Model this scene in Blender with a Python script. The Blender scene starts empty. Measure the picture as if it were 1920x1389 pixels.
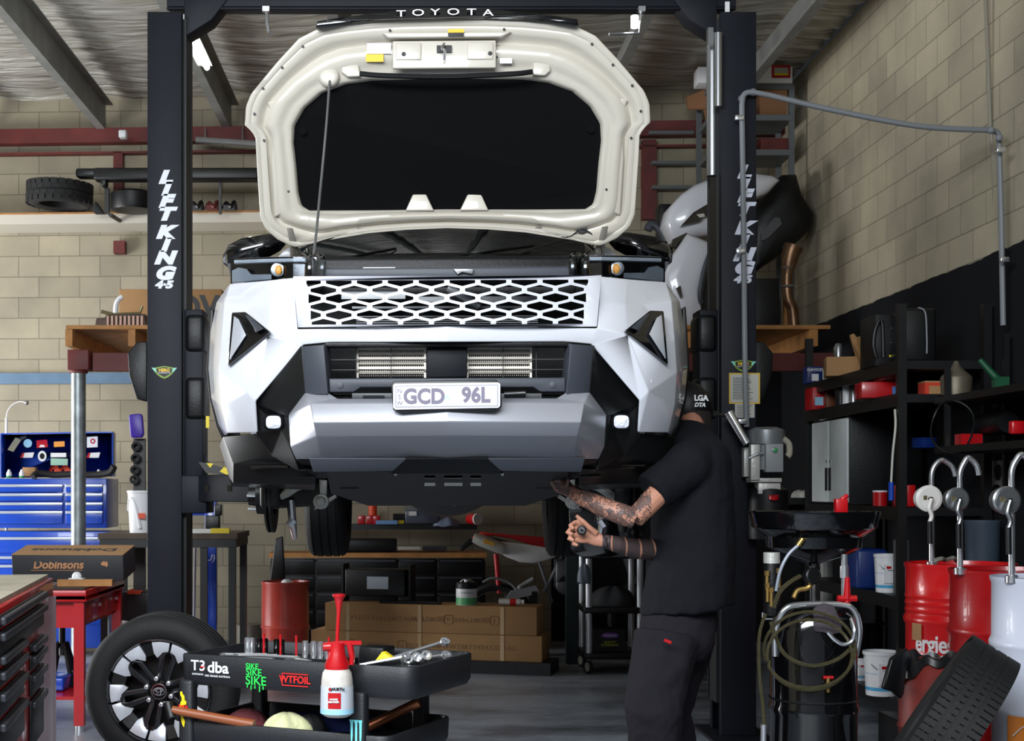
import bpy, bmesh, math, random
from mathutils import Vector, Matrix
random.seed(11)
PI = math.pi
SC = bpy.context.scene
COL = SC.collection
H = 1.45            # camera height
F = 2650.0          # focal length in pixels of the 1920 px wide frame
CX, CY = 768.0, 917.0   # where the level axis of the room meets the frame
# ---------------------------------------------------------------- camera
cam = bpy.data.cameras.new('camera'); cam_ob = bpy.data.objects.new('camera', cam); COL.objects.link(cam_ob)
cam.sensor_width = 36; cam.sensor_fit = 'HORIZONTAL'; cam.lens = F / 1920 * 36
cam.shift_x = (960 - CX) / 1920; cam.shift_y = (CY - 694.5) / 1920
cam_ob.location = (0, 0, H); cam_ob.rotation_euler = (PI / 2, 0, 0); cam.clip_start = .05
cam.dof.use_dof = True; cam.dof.focus_distance = 5.6; cam.dof.aperture_fstop = 9.0
SC.camera = cam_ob
# ---------------------------------------------------------------- world, daylight, exposure
w = bpy.data.worlds.new('world'); SC.world = w; w.use_nodes = True
bg = w.node_tree.nodes['Background']; bg.inputs[0].default_value = (.80, .89, 1, 1); bg.inputs[1].default_value = .22
def area(name, loc, rot, sx, sy, power, col=(1, 1, 1)):
    l = bpy.data.lights.new(name, 'AREA'); l.shape = 'RECTANGLE'; l.size = sx; l.size_y = sy; l.energy = power; l.color = col
    o = bpy.data.objects.new(name, l); o.location = loc; o.rotation_euler = rot; COL.objects.link(o); return o
# daylight through the open roller door behind the photographer
area('roller_door_daylight', (-2.0, .2, 4.1), (math.radians(52), 0, -.10), 6.0, 2.0, 800, (.90, .95, 1))
# daylight through the side door of the left bay
area('side_door_daylight', (-7.3, 11.0, 1.6), (PI / 2, 0, -PI / 2), 3.0, 2.8, 500, (.98, .99, 1))
SC.view_settings.view_transform = 'Standard'; SC.view_settings.look = 'None'
SC.view_settings.exposure = 0.0; SC.view_settings.gamma = 1; SC.view_settings.use_curve_mapping = False

# ---------------------------------------------------------------- helpers
def P(px, py, Y): return Vector(((px - CX) * Y / F, Y, H - (py - CY) * Y / F))
def lin(c): return tuple(((v / 255) / 12.92 if v / 255 <= .04045 else ((v / 255 + .055) / 1.055) ** 2.4) for v in c) + (1,)
MATS = {}
def mat(name, rgb, rough=.5, metal=0, var=0, scale=6, bump=0, bscale=60, emis=0, coat=0, trans=0, spec=None, rgb2=None, ior=None):
    if name in MATS: return MATS[name]
    m = bpy.data.materials.new(name); m.use_nodes = True; nt = m.node_tree; b = nt.nodes['Principled BSDF']
    b.inputs['Base Color'].default_value = lin(rgb); b.inputs['Roughness'].default_value = rough; b.inputs['Metallic'].default_value = metal
    if coat: b.inputs['Coat Weight'].default_value = coat; b.inputs['Coat Roughness'].default_value = .04
    if trans: b.inputs['Transmission Weight'].default_value = trans
    if ior: b.inputs['IOR'].default_value = ior
    if spec is not None: b.inputs['Specular IOR Level'].default_value = spec
    if emis: b.inputs['Emission Color'].default_value = lin(rgb); b.inputs['Emission Strength'].default_value = emis
    if var or bump:
        tc = nt.nodes.new('ShaderNodeTexCoord')
    if var:
        n = nt.nodes.new('ShaderNodeTexNoise'); n.inputs['Scale'].default_value = scale; n.inputs['Detail'].default_value = 6
        r = nt.nodes.new('ShaderNodeValToRGB'); c = lin(rgb); c2 = lin(rgb2) if rgb2 else tuple(v * (1 - var) for v in c[:3]) + (1,)
        r.color_ramp.elements[0].position = .35; r.color_ramp.elements[1].position = .65
        r.color_ramp.elements[0].color = c2; r.color_ramp.elements[1].color = c
        nt.links.new(tc.outputs['Object'], n.inputs['Vector']); nt.links.new(n.outputs['Fac'], r.inputs['Fac']); nt.links.new(r.outputs['Color'], b.inputs['Base Color'])
    if bump:
        n = nt.nodes.new('ShaderNodeTexNoise'); n.inputs['Scale'].default_value = bscale; n.inputs['Detail'].default_value = 4
        u = nt.nodes.new('ShaderNodeBump'); u.inputs['Strength'].default_value = bump; u.inputs['Distance'].default_value = .01
        nt.links.new(tc.outputs['Object'], n.inputs['Vector']); nt.links.new(n.outputs['Fac'], u.inputs['Height']); nt.links.new(u.outputs['Normal'], b.inputs['Normal'])
    MATS[name] = m; return m

class MB:
    """collects shapes in world coordinates (or in local ones when built with local=True)"""
    def __init__(s, M=None): s.v = []; s.f = []; s.M = M; s.P = P
    def add(s, vs, fs):
        n = len(s.v)
        s.v += [(s.M @ Vector(v)) if s.M else Vector(v) for v in vs]; s.f += [tuple(i + n for i in f) for f in fs]; return s
    def box(s, c, d, R=None):
        c = Vector(c); vs = []
        for x in (-.5, .5):
            for y in (-.5, .5):
                for z in (-.5, .5):
                    q = Vector((x * d[0], y * d[1], z * d[2]))
                    vs.append(c + (R @ q if R else q))
        return s.add(vs, [(0, 1, 3, 2), (4, 6, 7, 5), (0, 4, 5, 1), (2, 3, 7, 6), (0, 2, 6, 4), (1, 5, 7, 3)])
    def pbox(s, x0, y0, x1, y1, Y, dep):
        """box whose front face covers a pixel rectangle at depth Y"""
        a = s.P(x0, y0, Y); b = s.P(x1, y1, Y)
        return s.box(((a.x + b.x) / 2, Y + dep / 2, (a.z + b.z) / 2), (abs(b.x - a.x), dep, abs(a.z - b.z)))
    def rings(s, rs, cap=True, close=True):
        n = len(rs[0]); vs = [v for r in rs for v in r]; fs = []
        for i in range(len(rs) - 1):
            for j in range(n if close else n - 1):
                k = (j + 1) % n; fs.append((i * n + j, i * n + k, (i + 1) * n + k, (i + 1) * n + j))
        if cap: fs.append(tuple(range(n))[::-1]); fs.append(tuple((len(rs) - 1) * n + j for j in range(n)))
        return s.add(vs, fs)
    def tube(s, pts, r, n=10, cap=True):
        pts = [Vector(p) for p in pts]; rr = r if isinstance(r, (list, tuple)) else [r] * len(pts); rs = []; up = None
        for i, p in enumerate(pts):
            a = pts[max(i - 1, 0)]; b = pts[min(i + 1, len(pts) - 1)]; t = (b - a).normalized()
            if up is None:
                up = t.orthogonal().normalized()
            else:
                up = (up - t * up.dot(t)); up = up.normalized() if up.length > 1e-6 else t.orthogonal().normalized()
            sd = t.cross(up)
            rs.append([p + (up * math.cos(2 * PI * k / n) + sd * math.sin(2 * PI * k / n)) * rr[i] for k in range(n)])
        return s.rings(rs, cap)
    def cyl(s, a, b, r, r2=None, n=20): return s.tube([a, b], [r, r if r2 is None else r2], n)
    def lathe(s, prof, base, axis=(0, 0, 1), n=32, cap=True, a0=0):
        """prof: list of (radius, height along axis)"""
        ax = Vector(axis).normalized(); u = Vector((1, 0, 0)) if abs(ax.x) < .9 else Vector((0, 0, 1)); u = (u - ax * u.dot(ax)).normalized(); v = ax.cross(u); base = Vector(base)
        return s.rings([[base + ax * h + (u * math.cos(2 * PI * k / n + a0) + v * math.sin(2 * PI * k / n + a0)) * max(r, 1e-4) for k in range(n)] for r, h in prof], cap)
    def sphere(s, c, r, n=16, m=10):
        c = Vector(c); r = r if isinstance(r, (tuple, list)) else (r, r, r); rs = []
        for i in range(1, m):
            t = PI * i / m; rs.append([c + Vector((r[0] * math.sin(t) * math.cos(2 * PI * k / n), r[1] * math.sin(t) * math.sin(2 * PI * k / n), r[2] * math.cos(t))) for k in range(n)])
        return s.rings(rs)
    def prism(s, front, back):
        n = len(front)
        return s.add(list(front) + list(back), [tuple(range(n)), tuple(range(2 * n - 1, n - 1, -1))] + [(i, i + n, (i + 1) % n + n, (i + 1) % n) for i in range(n)])
    def ppoly(s, pts, Y, dep):
        """prism whose front outline is given in pixels at depth Y (number or list)"""
        Ys = Y if isinstance(Y, (list, tuple)) else [Y] * len(pts)
        fr = [s.P(a, b, y) for (a, b), y in zip(pts, Ys)]
        return s.prism(fr, [q + Vector((0, dep, 0)) for q in fr])
    def islands(s):
        p = list(range(len(s.v)))
        def fd(a):
            while p[a] != a: p[a] = p[p[a]]; a = p[a]
            return a
        for f in s.f:
            for q in f[1:]: p[fd(q)] = fd(f[0])
        g = {}
        for f in s.f: g.setdefault(fd(f[0]), []).append(f)
        out = []
        for fs in g.values():
            ids = sorted({i for f in fs for i in f}); mp = {i: k for k, i in enumerate(ids)}; c = MB(); c.v = [s.v[i] for i in ids]; c.f = [tuple(mp[i] for i in f) for f in fs]; out.append(c)
        return out
    def parts(s, name, m, parent=None, **k):
        """each separate piece becomes a part of its own"""
        return [c.build(name, m, parent, **k) for c in s.islands()]
    def build(s, name, m, parent=None, smooth=False, bevel=0, seg=2, local=False, solid=0, sub=0, ang=35, kind=None):
        me = bpy.data.meshes.new(name); inv = ROOTS.get(root_of(parent)) if (parent and not local) else None
        vs = [inv @ v for v in s.v] if inv else s.v
        me.from_pydata([tuple(v) for v in vs], [], s.f); me.update()
        bm = bmesh.new(); bm.from_mesh(me); bmesh.ops.remove_doubles(bm, verts=bm.verts, dist=1e-5)
        if solid == 0: bmesh.ops.recalc_face_normals(bm, faces=bm.faces)
        bm.to_mesh(me); bm.free()
        me.materials.append(m); o = bpy.data.objects.new(name, me); COL.objects.link(o)
        if parent: o.parent = parent
        if solid: q = o.modifiers.new('s', 'SOLIDIFY'); q.thickness = solid; q.offset = -1
        if bevel: q = o.modifiers.new('b', 'BEVEL'); q.width = bevel; q.segments = seg; q.limit_method = 'ANGLE'; q.angle_limit = math.radians(ang if ang < 30 else 30)
        if sub: q = o.modifiers.new('u', 'SUBSURF'); q.levels = sub; q.render_levels = sub
        if smooth or bevel or sub:
            for p in me.polygons: p.use_smooth = True
            if smooth and not sub: me.set_sharp_from_angle(angle=math.radians(ang))
        if kind: o['kind'] = kind
        return o
ROOTS = {}
def root_of(o):
    while o.parent: o = o.parent
    return o.name
def thing(name, label, cat, loc=(0, 0, 0), rz=0, group=None):
    o = bpy.data.objects.new(name, None); COL.objects.link(o); o.location = loc; o.rotation_euler = (0, 0, rz); o.empty_display_size = .1
    o['label'] = label; o['category'] = cat
    if group: o['group'] = group
    ROOTS[o.name] = (Matrix.Translation(Vector(loc)) @ Matrix.Rotation(rz, 4, 'Z')).inverted(); return o
def tag(o, label, cat, group=None, kind=None):
    o['label'] = label; o['category'] = cat
    if group: o['group'] = group
    if kind: o['kind'] = kind
    # give a one-mesh thing its origin at its base
    if o.type == 'MESH' and o.parent is None and o.location.length == 0 and len(o.data.vertices):
        vs = o.data.vertices; n = len(vs); cx = sum(v.co.x for v in vs) / n; cy = sum(v.co.y for v in vs) / n; z = min(v.co.z for v in vs)
        T = Vector((cx, cy, z)); o.data.transform(Matrix.Translation(-T)); o.location = T
    return o
def struct(o): o['kind'] = 'structure'; return o
def copy_tree(o, loc=None, rz=None, label=None, group=None, parent=None):
    c = o.copy(); COL.objects.link(c); c.parent = parent
    if loc is not None: c.location = loc
    if rz is not None: c.rotation_euler = (0, 0, rz)
    if label: c['label'] = label
    if group: c['group'] = group
    for ch in list(o.children): copy_tree(ch, parent=c)
    return c
def curve_mesh(splines=None, text=None, size=1, extrude=0, shear=0, offset=0, space=1, align='CENTER', bevel=0, lsp=1):
    """filled 2D outline(s) or lettering as (verts, faces), in a flat XY frame"""
    if text is not None:
        c = bpy.data.curves.new('t', 'FONT'); c.body = text; c.size = size; c.shear = shear; c.offset = offset; c.space_character = space; c.align_x = align; c.align_y = 'CENTER'; c.space_line = lsp
    else:
        c = bpy.data.curves.new('t', 'CURVE'); c.dimensions = '2D'; c.fill_mode = 'BOTH'
        for sp in splines:
            q = c.splines.new('POLY'); q.points.add(len(sp) - 1); q.use_cyclic_u = True
            for k, (x, y) in enumerate(sp): q.points[k].co = (x, y, 0, 1)
    offset = 0 if offset is None else offset; c.extrude = extrude; c.bevel_depth = bevel; c.resolution_u = 4
    o = bpy.data.objects.new('t', c); COL.objects.link(o)
    dg = bpy.context.evaluated_depsgraph_get(); me = bpy.data.meshes.new_from_object(o.evaluated_get(dg))
    vs = [Vector(v.co) for v in me.vertices]; fs = [tuple(p.vertices) for p in me.polygons]
    bpy.data.objects.remove(o); bpy.data.curves.remove(c); bpy.data.meshes.remove(me); return vs, fs
def plate(mb, outer, holes, thick, fn):
    """pixel outline with holes, mapped through fn(px, py, depth 0..thick)"""
    vs, fs = curve_mesh([[(x / 100, -y / 100) for x, y in outer]] + [[(x / 100, -y / 100) for x, y in h] for h in holes], extrude=.5)
    mb.add([fn(v.x * 100, -v.y * 100, (0 if v.z > 0 else thick)) for v in vs], fs); return mb
def text(mb, s, org, u, v, size, ext=.002, **k):
    """lettering centred at org, running along u with up direction v (world vectors)"""
    vs, fs = curve_mesh(text=s, size=size, extrude=ext, **k); u = Vector(u); v = Vector(v); n = u.cross(v).normalized()
    mb.add([Vector(org) + u * q.x + v * q.y + n * q.z for q in vs], fs); return mb
def ptext(mb, s, px, py, Y, hpx, ext=.001, **k):
    """lettering facing the door, hpx = capital height in pixels at depth Y"""
    return text(mb, s, P(px, py, Y), (1, 0, 0), (0, 0, 1), hpx * Y / F / .7, ext, **k)
def bez(pts, n=8):
    """smooth line through points (Catmull-Rom)"""
    p = [Vector(q) for q in pts]; p = [p[0]] + p + [p[-1]]; out = []
    for i in range(1, len(p) - 2):
        for k in range(n):
            t = k / n; out.append(.5 * ((2 * p[i]) + (p[i + 1] - p[i - 1]) * t + (2 * p[i - 1] - 5 * p[i] + 4 * p[i + 1] - p[i + 2]) * t * t + (3 * p[i] - p[i - 1] - 3 * p[i + 1] + p[i + 2]) * t ** 3))
    out.append(p[-2]); return out
def circ(cx, cy, r, n=16, ry=None): return [(cx + r * math.cos(2 * PI * k / n), cy + (ry or r) * math.sin(2 * PI * k / n)) for k in range(n)]
def X(v): return Vector(v)

# ---------------------------------------------------------------- materials
BLK = mat('black_plastic', (12, 13, 15), .45, bump=.1, spec=.35); BLKG = mat('black_gloss', (8, 8, 10), .12, coat=.6)
BLKM = mat('black_metal', (10, 11, 12), .42); DK = mat('dark_grey_plastic', (54, 58, 66), .5, bump=.06, bscale=300)
MID = mat('grey_plastic', (98, 103, 113), .5); CHR = mat('chrome', (232, 234, 238), .2, .9); STL = mat('brushed_steel', (150, 152, 154), .35, .9)
ALU = mat('cast_aluminium', (190, 190, 184), .45, .4, bump=.2); RUB = mat('rubber', (15, 15, 16), .72, bump=.15)
RED = mat('red_enamel', (176, 14, 22), .3, coat=.3); REDD = mat('red_dull_steel', (98, 30, 25), .6, var=.3)
WHT = mat('white_plastic', (225, 226, 228), .4); CARD = mat('cardboard', (168, 128, 84), .8, var=.15, scale=3)
WOOD = mat('pine_timber', (176, 122, 66), .7, var=.3, scale=9); BLU = mat('blue_enamel', (12, 66, 176), .28, coat=.4); ORG = mat('orange_plastic', (215, 70, 22), .45)
YEL = mat('yellow_plastic', (225, 200, 30), .5); GRN = mat('green_plastic', (30, 140, 70), .45)
# ================================================================ the room
def wall_mat(name, horiz, z0, painted, tone=1.0, xoff=0):
    m = bpy.data.materials.new(name); m.use_nodes = True; nt = m.node_tree; N = nt.nodes.new; L = nt.links.new; b = nt.nodes['Principled BSDF']
    g = N('ShaderNodeNewGeometry'); sx = N('ShaderNodeSeparateXYZ'); L(g.outputs['Position'], sx.inputs[0])
    cb = N('ShaderNodeCombineXYZ'); ax = N('ShaderNodeMath'); ax.operation = 'ADD'; ax.inputs[1].default_value = xoff; L(sx.outputs[horiz], ax.inputs[0]); L(ax.outputs[0], cb.inputs[0])
    az = N('ShaderNodeMath'); az.operation = 'ADD'; az.inputs[1].default_value = -z0 + 20 * .2; L(sx.outputs['Z'], az.inputs[0]); L(az.outputs[0], cb.inputs[1])
    br = N('ShaderNodeTexBrick'); br.inputs['Scale'].default_value = 1; br.inputs['Brick Width'].default_value = .4; br.inputs['Row Height'].default_value = .2
    br.inputs['Mortar Size'].default_value = .0045; br.inputs['Mortar Smooth'].default_value = .3; br.inputs['Bias'].default_value = -.1
    def c(r): return tuple(v * tone for v in lin(r)[:3]) + (1,)
    br.inputs['Color1'].default_value = c((172, 163, 142)); br.inputs['Color2'].default_value = c((154, 147, 128)); br.inputs['Mortar'].default_value = c((128, 121, 106)); L(cb.outputs[0], br.inputs['Vector'])
    no = N('ShaderNodeTexNoise'); no.inputs['Scale'].default_value = 1.6; no.inputs['Detail'].default_value = 8; L(g.outputs['Position'], no.inputs['Vector'])
    mx = N('ShaderNodeMixRGB'); mx.blend_type = 'MULTIPLY'; mx.inputs[0].default_value = .55; L(br.outputs['Color'], mx.inputs[1])
    rp = N('ShaderNodeValToRGB'); rp.color_ramp.elements[0].color = (.55, .55, .58, 1); rp.color_ramp.elements[0].position = .3; rp.color_ramp.elements[1].color = (1.15, 1.13, 1.08, 1); rp.color_ramp.elements[1].position = .7
    L(no.outputs['Fac'], rp.inputs[0]); L(rp.outputs[0], mx.inputs[2]); out = mx.outputs[0]
    n2 = N('ShaderNodeTexNoise'); n2.inputs['Scale'].default_value = 110; n2.inputs['Detail'].default_value = 3; L(g.outputs['Position'], n2.inputs['Vector'])
    m2 = N('ShaderNodeMixRGB'); m2.blend_type = 'MULTIPLY'; m2.inputs[0].default_value = .22; L(out, m2.inputs[1]); L(n2.outputs['Fac'], m2.inputs[2]); out = m2.outputs[0]
    if painted:
        n3 = N('ShaderNodeTexNoise'); n3.inputs['Scale'].default_value = 5; n3.inputs['Detail'].default_value = 3; L(g.outputs['Position'], n3.inputs['Vector'])
        a = N('ShaderNodeMath'); a.operation = 'MULTIPLY_ADD'; a.inputs[1].default_value = .045; L(n3.outputs['Fac'], a.inputs[0]); L(sx.outputs['Z'], a.inputs[2])
        lt = N('ShaderNodeMath'); lt.operation = 'LESS_THAN'; lt.inputs[1].default_value = 2.893; L(a.outputs[0], lt.inputs[0]); fac = lt.outputs[0]
        if painted == 2:
            gx = N('ShaderNodeMath'); gx.operation = 'GREATER_THAN'; gx.inputs[1].default_value = 1.35; L(sx.outputs['X'], gx.inputs[0])
            mu = N('ShaderNodeMath'); mu.operation = 'MULTIPLY'; L(fac, mu.inputs[0]); L(gx.outputs[0], mu.inputs[1]); fac = mu.outputs[0]
        pm = N('ShaderNodeMixRGB'); L(fac, pm.inputs[0]); L(out, pm.inputs[1]); pm.inputs[2].default_value = lin((24, 25, 28)); out = pm.outputs[0]
    L(out, b.inputs['Base Color']); b.inputs['Roughness'].default_value = .9; b.inputs['Specular IOR Level'].default_value = .2
    bp = N('ShaderNodeBump'); bp.inputs['Strength'].default_value = .5; bp.inputs['Distance'].default_value = .01; iv = N('ShaderNodeMath'); iv.operation = 'SUBTRACT'; iv.inputs[0].default_value = 1; L(br.outputs['Fac'], iv.inputs[1])
    ad = N('ShaderNodeMath'); ad.operation = 'MULTIPLY_ADD'; ad.inputs[1].default_value = .25; L(n2.outputs['Fac'], ad.inputs[0]); L(iv.outputs[0], ad.inputs[2]); L(ad.outputs[0], bp.inputs['Height']); L(bp.outputs[0], b.inputs['Normal'])
    return m
YB = 13.6; XR = 3.52; XL = -7.4; ZC = 5.2
def yb(x): return 13.75 - .05 * (x + 4)
bk = MB(); x0, x1 = XL - .1, XR + .1
bk.prism([Vector((x0, yb(x0), 0)), Vector((x1, yb(x1), 0)), Vector((x1, yb(x1), ZC + .1)), Vector((x0, yb(x0), ZC + .1))],
         [Vector((x0, yb(x0) + .2, 0)), Vector((x1, yb(x1) + .2, 0)), Vector((x1, yb(x1) + .2, ZC + .1)), Vector((x0, yb(x0) + .2, ZC + .1))])
struct(bk.build('wall_back', wall_mat('block_wall_back', 'X', 3.112, 2)))
struct(MB().box((XR + .1, 5.9, ZC / 2), (.2, 15.4, ZC)).build('wall_right', wall_mat('block_wall_right', 'Y', 2.87, 1, 1.34, .17)))
wl = MB().box((XL - .1, 3.7, ZC / 2), (.2, 11.4, ZC)); wl.box((XL - .1, 13.35, ZC / 2), (.2, 1.5, ZC)); wl.box((XL - .1, 11, (ZC + 3) / 2), (.2, 3.2, ZC - 3))
struct(wl.build('wall_left', wall_mat('block_wall_left', 'Y', 2.87, 0)))
# floor: worn sealed concrete with oil stains
m = bpy.data.materials.new('sealed_concrete'); m.use_nodes = True; nt = m.node_tree; b = nt.nodes['Principled BSDF']; N = nt.nodes.new; L = nt.links.new
tc = N('ShaderNodeNewGeometry'); n1 = N('ShaderNodeTexNoise'); n1.inputs['Scale'].default_value = .9; n1.inputs['Detail'].default_value = 9; n1.inputs['Roughness'].default_value = .65
mp = N('ShaderNodeMapping'); mp.inputs['Scale'].default_value = (.8, 1.6, 1); L(tc.outputs['Position'], mp.inputs[0]); L(mp.outputs[0], n1.inputs[0])
rp = N('ShaderNodeValToRGB'); e = rp.color_ramp.elements; e[0].position = .36; e[0].color = lin((92, 96, 104)); e[1].position = .58; e[1].color = lin((172, 182, 194)); L(n1.outputs[0], rp.inputs[0])
n2 = N('ShaderNodeTexNoise'); n2.inputs['Scale'].default_value = 14; n2.inputs['Detail'].default_value = 8; L(tc.outputs['Position'], n2.inputs[0])
mm = N('ShaderNodeMixRGB'); mm.blend_type = 'MULTIPLY'; mm.inputs[0].default_value = .5; L(rp.outputs[0], mm.inputs[1]); L(n2.outputs[0], mm.inputs[2]); L(mm.outputs[0], b.inputs['Base Color'])
rr = N('ShaderNodeMapRange'); rr.inputs[3].default_value = .22; rr.inputs[4].default_value = .5; L(n2.outputs[0], rr.inputs[0]); L(rr.outputs[0], b.inputs['Roughness'])
struct(MB().box(((XL + XR) / 2, 4.5, -.05), (XR - XL + .4, 20, .1)).build('floor', m))
# ceiling: sagging silver insulation blanket above the purlins
m = bpy.data.materials.new('foil_blanket'); m.use_nodes = True; nt = m.node_tree; b = nt.nodes['Principled BSDF']; N = nt.nodes.new; L = nt.links.new
b.inputs['Metallic'].default_value = .5; b.inputs['Roughness'].default_value = .38; tc = N('ShaderNodeNewGeometry')
mp = N('ShaderNodeMapping'); mp.inputs['Scale'].default_value = (.9, 12, 1); L(tc.outputs['Position'], mp.inputs[0])
n1 = N('ShaderNodeTexNoise'); n1.inputs['Scale'].default_value = 1.5; n1.inputs['Detail'].default_value = 7; n1.inputs['Distortion'].default_value = .6; L(mp.outputs[0], n1.inputs[0])
bp = N('ShaderNodeBump'); bp.inputs['Strength'].default_value = 1; bp.inputs['Distance'].default_value = .07; L(n1.outputs[0], bp.inputs['Height']); L(bp.outputs[0], b.inputs['Normal'])
rp = N('ShaderNodeValToRGB'); e = rp.color_ramp.elements; e[0].position = .3; e[0].color = lin((150, 145, 132)); e[1].position = .7; e[1].color = lin((240, 238, 230)); L(n1.outputs[0], rp.inputs[0]); L(rp.outputs[0], b.inputs['Base Color'])
ce = MB(); nx, ny = 60, 150; vs = []; fs = []
for j in range(ny + 1):
    for i in range(nx + 1):
        x = XL + (XR - XL) * i / nx; y = -1 + 15 * j / ny; ph = ((x + 2.95) / 1.19) % 1
        vs.append((x, y, ZC + .08 - .05 * math.sin(PI * ph) + .018 * math.sin(y * 21 + math.sin(x * 2.3) * 1.5) + random.uniform(-.01, .01)))
for j in range(ny):
    for i in range(nx): a = j * (nx + 1) + i; fs.append((a, a + 1, a + nx + 2, a + nx + 1))
ce.add(vs, fs); struct(ce.build('ceiling', m, smooth=True, ang=180))
struct(MB().box(((XL + XR) / 2, 6, ZC + .25), (XR - XL + .4, 16, .1)).build('ceiling', mat('roof_sheet', (60, 60, 62), .6)))
GALV = mat('galvanised_steel', (140, 141, 138), .5, .2, var=.25, scale=5)
for k, x in enumerate((-6.5, -5.3, -4.1, -2.93, -1.72, -.53, .62, 1.78, 2.95)):
    q = MB(); q.box((x, 6.3, 5.03), (.012, 14.6, .24)); q.box((x + .035, 6.3, 5.15), (.08, 14.6, .012)); q.box((x - .035, 6.3, 4.915), (.08, 14.6, .012)); q.box((x - .072, 6.3, 4.928), (.008, 14.6, .03))
    struct(q.build('trim_%d' % (k + 1), GALV))
# red steel beam along the top of the back wall and its stanchion, blue-grey rail lower down
def wallbar(xa, xb, za, zb, dep, off=0):
    q = MB(); f = [Vector((xa, yb(xa) - dep - off, za)), Vector((xb, yb(xb) - dep - off, za)), Vector((xb, yb(xb) - dep - off, zb)), Vector((xa, yb(xa) - dep - off, zb))]
    q.prism(f, [p + Vector((0, dep, 0)) for p in f]); return q
struct(wallbar(XL, XR, 4.78, 4.92, .13).build('trim_10', REDD)); struct(wallbar(XL, XR, 4.68, 4.70, .1).build('trim_11', REDD))
struct(wallbar(XL, -2.3, 2.47, 2.575, .05).build('trim_12', mat('blue_grey_paint', (88, 116, 142), .5, var=.15)))
q = wallbar(-2.85, -2.76, 4.0, 4.7, .1); struct(q.build('trim_13', REDD)); struct(wallbar(-2.85, -2.74, 3.72, 3.84, .1).build('trim_14', REDD))
struct(wallbar(2.2, 2.33, 4.0, 4.75, .1).build('trim_15', REDD))
# ================================================================ the car on the lift
CA = math.atan((838 - CX) / F); RZ = Matrix.Rotation(-CA, 4, 'Z')
def K(px, py, Y): return Vector(((px - 838) * Y / F, Y, H - (py - CY) * Y / F))
class CB(MB):
    """shapes in the car's own frame (x across, y along the car), mirrored when wanted"""
    def __init__(s): super().__init__(); s.P = K
    def mir(s): c = CB(); c.v = [Vector((-v.x, v.y, v.z)) for v in s.v]; c.f = [f[::-1] for f in s.f]; return c
    def sym(s): c = s.mir(); n = len(s.v); s.v += c.v; s.f += [tuple(i + n for i in f) for f in c.f]; return s
    def build(s, *a, **k):
        if not k.pop('raw', 0): s.v = [RZ @ v for v in s.v]
        return super().build(*a, **k)
    def parts(s, *a, **k): s.v = [RZ @ v for v in s.v]; return super().parts(*a, **k)
car = thing('car', 'white off-road car raised on the two-post lift with its bonnet open', 'car', RZ @ Vector((0, 7.9, 1.5)), -CA)
CW = mat('white_car_paint', (206, 208, 215), .28, coat=.7); HW = mat('white_underbonnet_paint', (196, 190, 177), .34, coat=.4); SIL = mat('silver_bumper_paint', (178, 180, 188), .36, .55)
def both(name, cb, m, parent=car, **k):
    a = CB(); a.v = list(cb.v); a.f = list(cb.f); b = cb.mir(); o1 = a.build(name, m, parent, **k); o2 = b.build(name, m, parent, **k); return o1, o2
def facets(V, polys, sym=True):
    c = CB(); names = list(V); c.add([K(*V[k]) for k in names], [tuple(names.index(q) for q in p.split()) for p in polys])
    return c.sym() if sym else c
# --- white fascia
V = dict(a0=(430, 530, 5.95), a1=(500, 524, 5.72), a2=(549, 519, 5.60), c0=(419, 566, 5.86), c1=(413, 640, 5.80), c2=(409, 700, 5.78), c3=(413, 760, 5.80), c4=(425, 812, 5.84),
         b1=(404, 565, 6.02), b2=(393, 620, 6.06), b3=(389, 690, 6.05), b4=(394, 745, 6.02), b5=(408, 795, 5.98), b6=(420, 817, 5.95), g0=(552, 568, 5.575), g1=(556, 616, 5.50),
         m0=(470, 574, 5.75), m1=(505, 572, 5.655), d2=(500, 628, 5.545), e0=(568, 646, 5.51), e1=(478, 752, 5.60), e2=(480, 811, 5.68), f0=(461, 735, 5.59), t0=(838, 612, 5.41), t1=(838, 641, 5.41), t2=(620, 641, 5.485))
polys = ['a2 a1 m1 g0', 'a1 a0 c0 m0 m1', 'g0 m1 d2 g1', 'm1 m0 d2', 'm0 c0 c1', 'm0 c1 d2', 'a0 b1 c0', 'c0 b1 b2 c1', 'c1 b2 b3 c2', 'c2 b3 b4 c3', 'c3 b4 b5 c4', 'c4 b5 b6',
         'g1 d2 e0', 'd2 e1 e0', 'd2 f0 e1', 'd2 c1 c2 f0', 'f0 c2 c3', 'f0 c3 c4 e2', 'f0 e2 e1', 't0 g1 e0 t2 t1']
facets(V, polys).build('front_fascia', CW, car, solid=.012, bevel=.012, seg=3, ang=4)
# --- grille panel with the honeycomb holes
def gd(px): return 5.41 + .09 * (abs(px - 838) / 282) ** 2
def gmap(px, py, t): return K(px, py, gd(px) + (.10 - .10 * (py - 516) / 98) * (abs(px - 838) / 289) ** 2 + t)
holes = []
for r in range(6):
    yc = 528 + 15.5 * r
    for k in range(-6, 7):
        xc = 838 + 58 * k + (29 if r % 2 == 0 else 0)
        xs = [(max(574 + r * 2, min(1102 - r * 2, xc + dx)), max(525, min(608, yc + dy))) for dx, dy in ((-24, -2.7), (0, -8.6), (24, -2.7), (24, 2.7), (0, 8.6), (-24, 2.7))]
        if max(p[0] for p in xs) - min(p[0] for p in xs) < 14: continue
        u = [];
        for p in xs:
            if not u or (abs(p[0] - u[-1][0]) + abs(p[1] - u[-1][1])) > .8: u.append(p)
        if abs(u[0][0] - u[-1][0]) + abs(u[0][1] - u[-1][1]) < .8: u.pop()
        if len(u) > 2: holes.append(u)
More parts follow.
